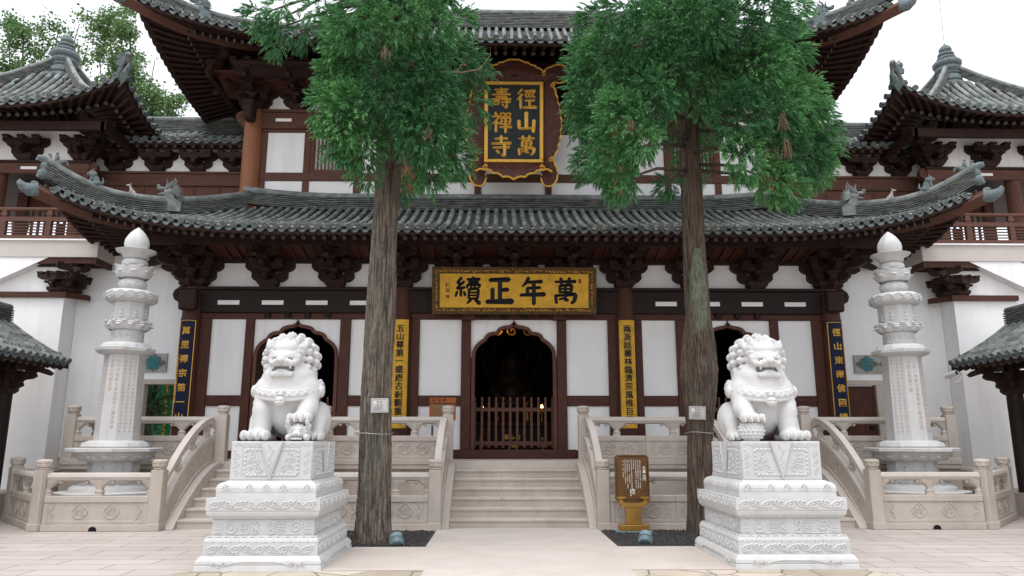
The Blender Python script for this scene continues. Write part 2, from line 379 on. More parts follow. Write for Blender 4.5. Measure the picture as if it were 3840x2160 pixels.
# ---------------------------------------------------------------- tiled roofs
class Slope:
    """one roof slope: a along the eave (0 at the middle), s inward 0..1; org = middle of the eave, ax = along, ix = inward"""
    def __init__(q, org, ax, ix, half, d, ze, zt, lift=0., a0=3., p=2.5, sag=.5, pitch=.235, hip=(True, True)):
        q.o = np.array(org, float); q.ax = np.array(ax, float); q.ix = np.array(ix, float)
        q.half, q.d, q.ze, q.zt, q.lift, q.a0, q.p, q.sag, q.pitch, q.hip = half, d, ze, zt, lift, a0, p, sag, pitch, hip
    def c(q, a):
        a = np.asarray(a, float); r = np.clip((np.abs(a)-q.a0)/(q.half-q.a0), 0, 1.05)**q.p
        return np.where(np.where(a < 0, q.hip[0], q.hip[1]), r, 0)
    def P(q, a, s, dz=0.):
        a, s = np.broadcast_arrays(np.asarray(a, float), np.asarray(s, float))
        z = q.ze + (q.zt-q.ze)*((1-q.sag)*s + q.sag*s*s) + q.lift*q.c(a)*np.clip(1-s, 0, 1)**1.3 + dz
        xy = q.o[:2] + a[..., None]*q.ax + (s*q.d)[..., None]*q.ix
        return np.concatenate([xy, z[..., None]], -1)
    def smax(q, a):
        h = q.hip[0] if a < 0 else q.hip[1]
        return min(1., max(0., (q.half-abs(a))/q.d)) if h else 1.

def tile_slope(q, barrel, pan, disc, boards, rafters, rb=.062, detail=1, two=True, fan=True, clip=None, mort=None):
    n = int(round(2*q.half/q.pitch)); aa = (np.arange(n)-(n-1)/2)*q.pitch
    rnd = random.Random(n)
    if isinstance(rafters, MB): rafters.caps = getattr(rafters, 'caps', MB())
    for a in aa:
        sm = q.smax(a)
        if sm < .02 or (clip and not clip(a)): continue
        k = max(2, int(round(sm*q.d/.29)))
        s0 = np.linspace(-.05/q.d, sm, k+1)
        ss = np.sort(np.r_[s0, s0[1:-1]-.0012*3.3/q.d])
        c = q.P(np.full(len(ss), a), ss, .02)
        t = np.gradient(c, axis=0); t /= np.linalg.norm(t, axis=1)[:, None]
        side = np.array((q.ax[0], q.ax[1], 0)); nrm = np.cross(t, side); nrm *= np.sign(nrm[:, 2:3])
        th = np.linspace(0, pi, 7 if detail else 5)
        rr = np.where(np.arange(len(ss)) % 2 == 0, rb*1.06, rb*.94)[:, None, None]
        G = c[:, None] + rr*(np.cos(th)[None, :, None]*side + np.sin(th)[None, :, None]*nrm[:, None])
        barrel.grid(G)
        # end disc, its rim and a nail cap
        e = c[0]; o = -t[0]
        th2 = np.arange(12)*2*pi/12
        ring = lambda r, off: e + o*off + r*(np.cos(th2)[:, None]*side + np.sin(th2)[:, None]*nrm[0])
        v = np.r_[ring(rb*1.12, -.01), ring(rb*1.15, .02), ring(rb*.85, .024), ring(rb*.76, .012), [e+o*.014]]
        f = [[i+12*j, (i+1)%12+12*j, (i+1)%12+12*(j+1), i+12*(j+1)] for j in range(3) for i in range(12)] + [[36+i, 36+(i+1)%12, 48] for i in range(12)]
        disc.raw(v, f)
        if detail:
            disc.ell(e+o*.026, (rb*.3,)*3, 6, 4)
            cc = q.P(a, min(.16/q.d, sm*.6), .02+rb)
            disc.ell(cc+np.array((0, 0, .02)), (.024, .024, .038), 6, 4)
    # pan tiles between, and crescent drip tiles on the eave
    for a in (np.arange(n+1)-n/2)*q.pitch:
        sm = q.smax(a)
        if clip and not clip(a): continue
        if abs(a) > q.half-.02: continue
        sm = max(sm, .02)
        k = max(2, int(round(sm*q.d/.12)) if detail else 6); ss = np.repeat(np.linspace(0, sm, k+1), 2)[1:-1]
        dz = np.tile((0, -.022), k)
        h = q.pitch*.5; off = np.array((-h, -h*.5, 0, h*.5, h)); dip = np.array((0, -.03, -.042, -.03, 0))
        G = np.stack([q.P(np.full(len(ss), a+o_), ss, dz+di+.03*0) for o_, di in zip(off, dip)], 1)
        pan.grid(G)
        c = q.P(a, 0., -.02); o = -np.array((q.ix[0], q.ix[1], 0)); side = np.array((q.ax[0], q.ax[1], 0)); sl_ = (q.P(a+.05, 0.)-q.P(a-.05, 0.))/.1
        x = np.linspace(-h*.80, h*.80, 9); up = .01-.045*(1-(x/h)**2)
        lo = up - .062*np.sqrt(np.clip(1-(x/h/.82)**2, 0, 1))-.012
        tz = x*sl_[2]
        fr = c + o*.012 + x[:, None]*side + (up+tz)[:, None]*np.array((0, 0, 1)); f2 = c + o*.025 + x[:, None]*side + (lo+tz)[:, None]*np.array((0, 0, 1))
        bk = f2 - o*.03; b2 = fr - o*.05
        disc.grid(np.stack([b2, fr, f2, bk], 0))
        if mort is not None and detail and rnd.random() < .7:
            mort.ell(c+np.array((0, 0, .01))-o*.01+side*rnd.uniform(-.03, .03), (h*rnd.uniform(.4, .75),)*2+(rnd.uniform(.02, .035),), 7, 4)
    # soffit boards
    A = np.linspace(-q.half, q.half, 61); S = np.linspace(0, 1, 7)
    def bottom(dz, s0):
        rows = []
        for a in A:
            sm = max(q.smax(a), .004)
            rows.append(q.P(np.full(7, a), s0*sm+(sm-s0*sm)*S, dz))
        return np.stack(rows)
    boards.grid(bottom(-.10, 0)); 
    e1, e2 = q.P(A, np.full(61, .005), -.045), q.P(A, np.full(61, .005), -.17)
    e3, e4 = q.P(A, np.full(61, .03), -.17), q.P(A, np.full(61, .03), -.10)
    boards.grid(np.stack([e1, e2, e3, e4]))
    # rafters: short square ones at the rim, long round ones set back
    if rafters is not None:
        w = q.half-q.d
        for a in aa:
            if clip and not clip(a): continue
            ain = a
            if fan and abs(a) > w and (q.hip[0] if a < 0 else q.hip[1]): ain = math.copysign(w+(abs(a)-w)*.08, a)
            def line(sa, sb, dz, k=4):
                s = np.linspace(sa, sb, k); f = (s-0)/1.; al = a+(ain-a)*f
                return q.P(al, s, dz)
            if two: rafters.tube(line(.012, .42, -.165), .052, 4, cap=True)
            ln = line(.17 if two else .06, .98, -.265 if two else -.2); rafters.tube(ln, .058, 8); u_ = ln[0]-ln[1]; u_ = u_/np.linalg.norm(u_); rafters.caps.tube([ln[0]+u_*.002, ln[0]+u_*.006], .055, 8)

def ridge_band(mb, capm, pts, h, th=.17, rows=8, cap=.075):
    """a wall of thin stacked tiles following pts (bottom line), with a round cap course"""
    p = np.array(pts, float); n = len(p)
    t = np.gradient(p, axis=0); t[:, 2] = 0; t /= np.linalg.norm(t, axis=1)[:, None]
    sd = np.c_[-t[:, 1], t[:, 0], np.zeros(n)]
    h = np.broadcast_to(np.array(h, float), (n,))
    prof = []
    for i in range(rows):
        for u, w in ((0, 1.), (.6, 1.), (.64, .5), (.96, .5)): prof.append(((i+u)/rows, w))
    lf = [p + sd*th/2*w + np.c_[np.zeros((n, 2)), h*u] for u, w in prof]
    rt = [p - sd*th/2*w + np.c_[np.zeros((n, 2)), h*u] for u, w in prof]
    G = np.stack(lf + rt[::-1]); mb.grid(G)
    for e in (0, -1): mb.raw(G[:, e], [[i, i+1, len(G)-2-i, len(G)-1-i] for i in range(len(G)//2-1)])
    capm.tube(p + np.c_[np.zeros((n, 2)), h+cap*.4], cap*1.25, 8)

# ---------------------------------------------------------------- bracket sets (dougong)
def arm(mb, half, z0, z1, y0, y1, M, m=0):
    h = z1-z0; pr = [(-half, z1), (-half, z0+h*.55), (-half+.05, z0+h*.25), (-half+.12, z0+h*.06), (-half+.2, z0), (half-.2, z0), (half-.12, z0+h*.06), (half-.05, z0+h*.25), (half, z0+h*.55), (half, z1)]
    mb.prism(pr, y0, y1, 'y', m, M)
def block(mb, x, y, z0, w, h, M, m=0):
    a, b = w*.5, w*.36
    v = [(x-b, y-b, z0), (x+b, y-b, z0), (x+b, y+b, z0), (x-b, y+b, z0), (x-a, y-a, z0+h*.45), (x+a, y-a, z0+h*.45), (x+a, y+a, z0+h*.45), (x-a, y+a, z0+h*.45),
         (x-a, y-a, z0+h), (x+a, y-a, z0+h), (x+a, y+a, z0+h), (x-a, y+a, z0+h)]
    f = [(3, 2, 1, 0), (8, 9, 10, 11)] + [(i, (i+1) % 4, (i+1) % 4+4, i+4) for i in range(4)] + [(i+4, (i+1) % 4+4, (i+1) % 4+8, i+8) for i in range(4)]
    mb.raw(xf(M, v), f, m)
def dougong(mb, x, y, z, M0=Matrix(), sc=1., tiers=3):
    """faces -Y; y is the wall plane, z the bottom"""
    M = M0 @ T(x, y, z, s=sc)
    block(mb, 0, -.02, 0, .50, .19, M)
    zz = .15
    hw = [.45, .62, .74]
    for k in range(2):
        arm(mb, hw[k], zz, zz+.205, -.08, .08, M)
        for sx in (-1, 1): block(mb, sx*(hw[k]-.12), 0, zz+.19, .24, .085, M)
        block(mb, 0, 0, zz+.19, .26, .085, M)
        zz += .265
    for k in range(tiers):
        o = .36*(k+1); z0 = .15+.265*k
        pr = [(-o-.14, z0+.17), (-o-.16, z0+.08), (-o-.06, z0+.02), (-o+.05, z0), (.1, z0), (.1, z0+.18)]
        mb.prism(pr, -.065, .065, 'x', 0, M)
        block(mb, 0, -o, z0+.17, .24, .12, M)
        h2 = .42 if k < tiers-1 else .52
        arm(mb, h2, z0+.255, z0+.43, -o-.06, -o+.06, M)
        for sx in (-1, 0, 1): block(mb, sx*(h2-.1), -o, z0+.42, .20, .10, M)
    # slanting lever with a cut nose
    if tiers > 1: mb.prism([(-1.35, .60), (-1.28, .52), (.1, .95), (.1, 1.12), (-1.2, .70)], -.06, .06, 'x', 0, M)
def scroll_end(mb, x, z, y, sgn, sc=1.):
    """curled beam end seen from the front"""
    c = [(.0, .30), (.10, .34), (.30, .34), (.40, .27), (.44, .16), (.40, .04), (.30, -.02), (.27, -.10), (.22, -.12), (.20, -.20), (.14, -.23), (.12, -.32), (.05, -.36), (0, -.42)]
    mb.prism([(x+sgn*a*sc, z+b*sc) for a, b in c], y-.10*sc, y+.10*sc)
    mb.tube(np.c_[spiral(x+sgn*.25*sc, z+.15*sc, .12*sc, 1.7, 0, sgn, 22)[:, 0], np.full(22, y-.10*sc), spiral(x+sgn*.25*sc, z+.15*sc, .12*sc, 1.7, 0, sgn, 22)[:, 1]], .018*sc, 5)

# ---------------------------------------------------------------- ridge beasts
def beast(mb, M, kind=0):
    def e(c, r, m=0): mb.ell(c, r, 8, 6, m, M)
    if kind == 0:      # dragon head rearing off a plinth; looks along -X
        mb.prism([(-.22, 0), (.24, 0), (.26, .22), (.12, .30), (.05, .42), (-.12, .40), (-.17, .2)], -.10, .10, 'y', 0, M)
        e((-.06, 0, .48), (.12, .09, .13)); e((-.20, 0, .56), (.13, .07, .05)); e((-.29, 0, .61), (.05, .055, .05)); e((-.17, 0, .43), (.11, .06, .035)); e((-.26, 0, .42), (.03, .04, .03))
        for sy in (-1, 1):
            e((-.10, sy*.075, .58), (.035, .03, .035))
            mb.tube([(-.04, sy*.05, .60), (.0, sy*.07, .70), (.07, sy*.08, .75), (.08, sy*.08, .84)], [.032, .028, .02, .006], 6, 0, M=M)
            mb.tube([(-.10, sy*.05, .61), (-.09, sy*.06, .70), (-.12, sy*.06, .79)], [.025, .018, .005], 6, 0, M=M)
        for k in range(7):
            a = -.5+k*.28
            for sy in (-.6, .6):
                mb.tube([(.02, sy*.08, .48), (.02+.15*cos(a), sy*.12, .46+.15*sin(a)), (.02+.25*cos(a+.2), sy*.13, .46+.25*sin(a+.2))], [.04, .03, .004], 5, 0, M=M)
    elif kind == 1:    # seated lion
        e((.03, 0, .15), (.10, .07, .14)); e((.09, 0, .08), (.09, .08, .09)); e((-.06, 0, .32), (.075, .065, .075)); e((-.13, 0, .30), (.04, .04, .035)); e((-.02, 0, .30), (.09, .08, .09))
        for sy in (-1, 1):
            mb.tube([(-.04, sy*.04, .22), (-.09, sy*.045, .1), (-.10, sy*.045, .0)], [.035, .026, .03], 6, 0, M=M); e((.05, sy*.07, .06), (.07, .035, .06)); e((-.04, sy*.05, .39), (.02, .015, .035))
        mb.tube([(.15, 0, .06), (.21, 0, .14), (.19, 0, .25)], [.03, .03, .008], 6, 0, M=M)
    elif kind == 2:    # slender seated deer
        mb.tube([(.12, 0, .05), (.05, 0, .16), (-.02, 0, .26), (-.05, 0, .36)], [.08, .075, .05, .035], 7, 0, M=M)
        e((-.09, 0, .39), (.065, .03, .035)); e((-.15, 0, .38), (.03, .02, .02))
        for sy in (-1, 1):
            mb.tube([(-.02, sy*.035, .22), (-.07, sy*.04, .10), (-.10, sy*.04, .0)], [.03, .022, .022], 6, 0, M=M); e((.08, sy*.06, .05), (.09, .03, .05)); e((-.04, sy*.03, .44), (.012, .01, .04))
    else:              # rider on a phoenix
        e((.0, 0, .12), (.16, .06, .08)); mb.tube([(-.10, 0, .12), (-.17, 0, .22), (-.16, 0, .31)], [.05, .035, .03], 6, 0, M=M); e((-.19, 0, .33), (.05, .03, .03))
        mb.tube([(.10, 0, .13), (.20, 0, .20), (.26, 0, .15), (.28, 0, .06)], [.05, .05, .035, .02], 6, 0, M=M); e((.0, 0, .26), (.06, .055, .10)); e((-.01, 0, .39), (.04, .04, .045))
        for sy in (-1, 1): mb.tube([(-.02, sy*.05, .2), (-.08, sy*.07, .10), (-.09, sy*.06, .04)], .025, 5, 0, M=M)
        mb.box(-.04, .04, -.04, .04, 0, .06, 0, M)
# ---------------------------------------------------------------- ground
mb = MB(); mb.box(-400, 400, -200, 600, -.5, 0)
def paving_mat():
    m = mat('stone_paving', (.475, .43, .402), .75, .05, .8, bump=.1, bscale=120, speck=(120, .25, (.37, .32, .29)), stain=[(.5, .35, (.40, .36, .32), (1, 1, 1)), (1.7, .35, (.33, .30, .265), (1, 1, 1))])
    t = m.node_tree; N = t.nodes; L = t.links; b = N['Principled BSDF']
    src = b.inputs['Base Color'].links[0].from_socket
    tc = N.new('ShaderNodeTexCoord'); br = N.new('ShaderNodeTexBrick')
    br.inputs['Scale'].default_value = 1; br.inputs['Brick Width'].default_value = 1.25; br.inputs['Row Height'].default_value = .42
    br.inputs['Mortar Size'].default_value = .008; br.inputs['Mortar Smooth'].default_value = .2; br.offset = .37
    br.inputs['Color1'].default_value = (.92, .915, .91, 1); br.inputs['Color2'].default_value = (1.05, 1.03, 1.02, 1); br.inputs['Mortar'].default_value = (.26, .23, .20, 1)
    wz = N.new('ShaderNodeTexNoise'); wz.inputs['Scale'].default_value = 6; ad = N.new('ShaderNodeVectorMath'); ad.operation = 'MULTIPLY_ADD'
    ad.inputs[1].default_value = (.012, .012, 0); L.new(tc.outputs['Object'], wz.inputs['Vector']); L.new(wz.outputs['Color'], ad.inputs[0]); L.new(tc.outputs['Object'], ad.inputs[2])
    L.new(ad.outputs[0], br.inputs['Vector'])
    x = N.new('ShaderNodeMix'); x.data_type = 'RGBA'; x.blend_type = 'MULTIPLY'; x.inputs[0].default_value = 1
    L.new(src, x.inputs[6]); L.new(br.outputs['Color'], x.inputs[7]); L.new(x.outputs[2], b.inputs['Base Color'])
    bp = N.new('ShaderNodeBump'); bp.inputs['Strength'].default_value = .5; bp.inputs['Distance'].default_value = .01; bp.invert = True
    L.new(br.outputs['Fac'], bp.inputs['Height']); L.new(bp.outputs[0], b.inputs['Normal'])
    return m
M_pave = paving_mat()
struct('ground', mb, M_pave)
mb = MB()
mb.box(-1.5, 1.45, 12.0, 14.45, .0, .018, bev=.004)
struct('path', mb, M_granite2)
mb = MB(); mb.box(-2.62, 2.62, 9.92, 11.995, .0, .014, bev=.004); mb.box(-1.33, 1.28, 2, 9.915, .0, .014)
struct('path', mb, M_granite2)
# irregular yellow flagstones at the foot of the picture
def flag_mat():
    m = mat('crazy_paving', (.44, .385, .315), .8, .2, .9, bump=.2, bscale=60, speck=(80, .2, (.3, .24, .18)))
    t = m.node_tree; N = t.nodes; L = t.links; b = N['Principled BSDF']; src = b.inputs['Base Color'].links[0].from_socket
    tc = N.new('ShaderNodeTexCoord'); vo = N.new('ShaderNodeTexVoronoi'); vo.feature = 'DISTANCE_TO_EDGE'; vo.inputs['Scale'].default_value = 1.9
    v2 = N.new('ShaderNodeTexVoronoi'); v2.inputs['Scale'].default_value = 1.9
    L.new(tc.outputs['Object'], vo.inputs['Vector']); L.new(tc.outputs['Object'], v2.inputs['Vector'])
    r = N.new('ShaderNodeMapRange'); r.inputs[1].default_value = .01; r.inputs[2].default_value = .025; L.new(vo.outputs['Distance'], r.inputs[0])
    x = N.new('ShaderNodeMix'); x.data_type = 'RGBA'; L.new(r.outputs[0], x.inputs[0]); x.inputs[6].default_value = (.12, .11, .09, 1)
    h = N.new('ShaderNodeMix'); h.data_type = 'RGBA'; h.blend_type = 'SOFT_LIGHT'; h.inputs[0].default_value = .45
    L.new(src, h.inputs[6]); bw = N.new('ShaderNodeRGBToBW'); L.new(v2.outputs['Color'], bw.inputs[0]); L.new(bw.outputs[0], h.inputs[7]); L.new(h.outputs[2], x.inputs[7]); L.new(x.outputs[2], b.inputs['Base Color'])
    return m
M_flag = flag_mat()
mb = MB()
for x0, x1 in ((-4.4, -1.335), (1.285, 4.4)): mb.box(x0, x1, 2, 9.88, 0, .006)
struct('path', mb, M_flag)
# gravel beds: soil sheet plus scattered pebbles
rng = np.random.default_rng(5)
M_gravel = mat('dark_gravel', (.045, .042, .042), .9, .45, 30, bump=.4, bscale=80, speck=(40, .25, (.16, .15, .14)))
mb = MB()
for x0, x1 in ((-4.2, -1.52), (1.47, 4.2)): mb.box(x0, x1, 12.02, 14.05, 0, .010)
gb = mb.build('gravel', M_gravel)
gb['kind'] = 'stuff'; gb['label'] = 'dark grey gravel filling the beds around the two cedar trunks'
peb = MB(); t8 = MB().ell((0, 0, 0), (1, 1, 1), 5, 3); tv = np.concatenate(t8.v)
for x0, x1 in ((-4.2, -1.54), (1.49, 4.2)):
    for i in range(3300):
        r = rng.uniform(.010, .024); v = tv*(r*rng.uniform(.7, 1.3, 3))
        a = rng.uniform(0, 6.28); v = v @ np.array(((cos(a), -sin(a), 0), (sin(a), cos(a), 0), (0, 0, 1)))
        peb.raw(v+np.array((rng.uniform(x0+.02, x1-.02), rng.uniform(12.04, 14.03), .010+r*.4)), t8.f)
o = peb.build('gravel_pebbles', M_gravel); o['kind'] = 'stuff'; o['label'] = 'loose dark pebbles lying in the beds around the cedar trunks'

# ---------------------------------------------------------------- terrace of the hall, with its stairs
ZP = 1.18
tr = thing('stone_terrace', 'pink granite platform carrying the temple hall, with moulded edge', 'terrace', (0, 17, 0))
def terrace_prof(mb, x0, x1, y):      # front face at y, projecting mouldings
    mb.box(x0, x1, y+.10, y+.5, 0, 1.0)
    mb.box(x0, x1, y+.03, y+.098, 0, .34, bev=.012)
    mb.box(x0, x1, y+.06, y+.099, .345, .86, bev=.008)
    mb.box(x0, x1, y-.0, y+.497, 1.003, ZP-.004, bev=.012)
for x0, x1 in ((-9.85, -6.55), (-4.1, -1.55), (1.55, 4.1), (6.55, 9.85)): mb = MB(); terrace_prof(mb, x0, x1, 16.65); mb.build('retaining_wall', M_granite, tr)
mb = MB(); mb.box(-9.85, 9.85, 17.155, 26, 0, ZP)
for x0, x1 in ((-6.55, -4.1), (-1.55, 1.55), (4.1, 6.55)): mb.box(x0, x1, 16.66, 17.15, 0, ZP-.002)
mb.build('terrace_floor', M_granite2, tr)
def drain(par, M):
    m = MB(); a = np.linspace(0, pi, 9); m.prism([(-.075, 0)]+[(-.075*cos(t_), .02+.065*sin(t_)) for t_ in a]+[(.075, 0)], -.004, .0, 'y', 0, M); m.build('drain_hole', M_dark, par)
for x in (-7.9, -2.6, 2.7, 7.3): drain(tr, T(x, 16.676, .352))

def stairs(cx, w, label):
    t = thing('stone_stairs', label, 'stairs', (cx, 15.4, 0), 'granite stairs up to the terrace')
    rs = ZP/7; td = .36
    for k in range(7):
        y0 = 14.5+td*k
        y1 = 16.655
        if k == 6: y1 = 16.66
        m = MB()
        if y0+.02 < y1: 
            ymax = min(y0+td+.06, 16.655)
            m.box(cx-w/2, cx+w/2, y0+.025, ymax, rs*k if k == 0 else rs*k-.002*0, rs*(k+1)-.05)
            # two or three slabs per tread, nosing proud of the riser
            rr = random.Random(k*7+int(cx*10)); cut = cx-w/2+w*rr.choice((.38, .62, .5)) ; 
            for a, b in ((cx-w/2, cut-.002), (cut+.002, cx+w/2)):
                m.box(a, b, y0, ymax, rs*(k+1)-.05, rs*(k+1)-.001*(a > cx-w/2), bev=.008)
            m.build('step', M_granite, t)
    return t
stairs(0, 2.62, 'wide middle granite stairs leading up to the central door')
stairs(-5.42, 1.88, 'granite side stairs behind the lion with the cub, partly hidden by its pedestal')
stairs(5.42, 1.88, 'granite side stairs behind the lion with the ball, partly hidden by its pedestal')

# ---------------------------------------------------------------- balustrades
def post(par, x, y, z0, h=1.08, w=.23, rz=0):
    M = T(x, y, z0, rz); m = MB()
    m.box(-w/2, w/2, -w/2, w/2, 0, h, 0, M, bev=.012)
    m.box(-w/2-.012, w/2+.012, -w/2-.012, w/2+.012, 0, .13, 0, M, bev=.01)
    p = m.build('post', M_granite, par)
    m = MB(); n = 32
    pr = [(.095, h), (.115, h+.01), (.115, h+.03), (.10, h+.045), (.125, h+.055), (.137, h+.085), (.128, h+.12), (.138, h+.128), (.137, h+.16), (.115, h+.185), (.05, h+.195)]
    def mod(th, i):
        if i in (4, 5, 6): return 1+.10*np.abs(np.cos(th*4))-.06
        if i in (7, 8, 9): return 1+.10*np.abs(np.sin(th*4))-.06
        return np.ones_like(th)
    m.lathe(pr, n, mod=mod, M=M)
    m.build('lotus_cap', M_granite, p, smooth=True, angle=35)
def vase(m, M, half=0, s=1.):
    """leaf-shaped rail support; origin at panel top, height .28; half -1/+1 keeps one side only"""
    Z = np.linspace(0, .28, 12)
    rx = np.interp(Z, (0, .03, .05, .08, .10, .12, .16, .21, .25, .28), (.085, .085, .075, .09, .06, .058, .085, .14, .20, .235))
    ry = np.interp(Z, (0, .03, .05, .08, .10, .12, .16, .21, .25, .28), (.07, .07, .062, .075, .05, .05, .055, .06, .065, .065))
    th = np.arange(28)*2*pi/28; fl = 1+.10*np.cos(th*14)*0
    rows = []
    for z, a, b in zip(Z, rx, ry):
        f = 1+(.08*np.cos(7*th*2) if z > .13 else 0)
        c_, s_ = np.cos(th), np.sin(th)
        x_ = a*np.sign(c_)*np.abs(c_)**.8*f
        if half: x_ = np.where(x_*half < 0, 0, x_)
        rows.append(np.c_[x_, b*s_*f, np.full(28, z)])
    m.grid(xf(M, np.stack(rows).reshape(-1, 3)).reshape(12, 28, 3), closeu=True)
    for sx in (-1, 1):
        if half and sx != half: continue
        m.ell((sx*.235, 0, .235), (.035, .06, .035), 8, 6, 0, M)
def cartouche(m, u, z, M, s=1.):
    a = np.linspace(0, 2*pi, 41); r = .115*(1+.16*np.abs(np.cos(1.5*(a-pi/2)*2/1.5)))
    x = u+r*np.cos(a)*1.05*s; w = z+r*np.sin(a)*.92*s+np.where(np.abs(a-pi/2) < .25, .03*(1-np.abs(a-pi/2)/.25), 0)
    relief(m, np.c_[x, w], .013, M)
    for k in range(5):
        b = pi/2+(k-2)*1.05; relief(m, spiral(u+.055*cos(b)*s, z+.05*sin(b)*s, .034*s, 1.1, b, 1 if k % 2 else -1, 9), .0125, M)
def ogee(m, u, z, sg, M):      # open bracket-shaped line near a panel's end
    pts = [(u+sg*.0, z+.16), (u+sg*.05, z+.10), (u+sg*.03, z+.07), (u+sg*.10, z+.03), (u+sg*.09, z-.02), (u+sg*.03, z-.06), (u+sg*.05, z-.10), (u+sg*.0, z-.16)]
    relief(m, np.array(pts), .011, M)
def run(par, p0, p1, z0, mirror_first=True, nb=None):
    """panels, vases and rail between two post centres"""
    p0, p1 = np.array(p0), np.array(p1); d = p1-p0; Ln = np.linalg.norm(d); rz = math.atan2(d[1], d[0])
    M = T(p0[0], p0[1], z0, rz); a, b = .115, Ln-.115
    nb = nb or max(1, round(Ln/2.0)); w = (b-a)/nb
    m = MB(); m.box(a, b, -.12, .12, 0, .125, 0, M, bev=.012); m.build('plinth', M_granite, par)
    for k in range(nb):
        u0, u1 = a+w*k, a+w*(k+1); m = MB()
        m.box(u0+.001, u1-.001, -.075, .075, .128, .50, 0, M); m.box(u0+.001, u1-.001, -.10, .10, .502, .62, 0, M, bev=.01)
        m.box(u0+.001, u0+.09, -.088, .088, .128, .50, 0, M, bev=.006); m.box(u1-.09, u1-.001, -.088, .088, .128, .50, 0, M, bev=.006)
        m.box(u0+.0905, u1-.0905, -.086, .086, .129, .19, 0, M, bev=.006)
        F = M @ Matrix.Translation((0, -.078, 0))
        um = (u0+u1)/2; q = max(.16, (u1-u0)*.15)
        if u1-u0 > .9:
            for sx in (-1, 1): cartouche(m, um+sx*q, .345, F)
            ogee(m, u0+.22, .345, -1, F); ogee(m, u1-.22, .345, 1, F)
        else: cartouche(m, um, .345, F)
        m.build('panel', M_granite, par)
        if u1-u0 > .9:
            m = MB(); vase(m, M @ T(um, 0, .62)); m.build('rail_support', M_granite, par, smooth=True, angle=50)
    for u, hf in ((a, 1), (b, -1)):
        m = MB(); vase(m, M @ T(u, 0, .62), hf); m.build('rail_support', M_granite, par, smooth=True, angle=50)
    m = MB(); m.tube([xf(M, [(u, 0, .955)])[0] for u in (a, b)], .078, 8); m.build('handrail', M_granite2, par)
def stair_rail(par, x, side):
    """arched balustrade down the stairs: from the terrace edge (y 16.62) to the newel (y 14.3)"""
    ya, yb = 14.415, 16.54; s = np.linspace(0, 1, 25); Y = ya+(yb-ya)*s
    base = 1.16*(1-(1-s)**1.75)
    zb = .04+base; zt = np.maximum(zb+.42, .30)
    def slab(y, z0, z1, hw, nm, mt):
        m = MB(); n = len(y)
        V = [np.c_[np.full(n, x+sx*hw), y, z] for sx, z in ((-1, z0), (1, z0), (1, z1), (-1, z1))]
        m.grid(np.stack(V, 1), closeu=True); m.raw([v[0] for v in V], [[0, 1, 2, 3]]); m.raw([v[-1] for v in V], [[3, 2, 1, 0]])
        return m
    m = slab(Y, np.zeros_like(Y), zb, .11, 0, 0); m.build('stringer', M_granite, par)
    m = slab(Y, zb+.002, zb+.40, .070, 0, 0)
    for f in (.2, .5, .8):
        i = int(f*24); ang = math.atan2(zb[i+1]-zb[i-1], Y[i+1]-Y[i-1])
        for sd in (-1, 1):
            F = Matrix.Translation((x+sd*.072, Y[i], zb[i]+.20)) @ Matrix.Rotation(R(90), 4, 'Z') @ Matrix.Rotation(-ang, 4, 'Y')
            cartouche(m, 0, 0, F, .8)
    m.build('panel', M_granite, par)
    m = slab(Y, zb+.40, zb+.50, .095, 0, 0); m.build('panel_coping', M_granite2, par)
    for f in (.3, .62, .93):
        i = int(f*24); ang = math.atan2(zb[min(i+1, 24)]-zb[i-1], Y[min(i+1, 24)]-Y[i-1])
        m = MB(); vase(m, Matrix.Translation((x, Y[i], zb[i]+.49)) @ Matrix.Rotation(R(90), 4, 'Z') @ Matrix.Rotation(-ang*.8, 4, 'Y') @ Matrix.Scale(.92, 4)); m.build('rail_support', M_granite, par, smooth=True, angle=50)
    m = slab(Y, zb+.78, zb+.91, .065, 0, 0); m.build('handrail', M_granite2, par)
    # the curved cheek stone beside the treads
    m = MB(); b2 = 1.14*(1-(1-s)**1.7); y2 = ya-.05+(16.64-ya+.05)*s
    c = x+side*.185; n = len(Y)
    V = [np.c_[np.full(n, c+sx*.07), y2, z] for sx, z in ((-1, np.zeros(n)), (1, np.zeros(n)), (1, b2+.02), (-1, b2+.02))]
    m.grid(np.stack(V, 1), closeu=True); m.raw([v[0] for v in V], [[0, 1, 2, 3]]); m.build('cheek_stone', M_granite2, par)
def balustrade(label, loc, group='granite balustrades with lotus posts'):
    return thing('stone_balustrade', label, 'balustrade', loc, group)
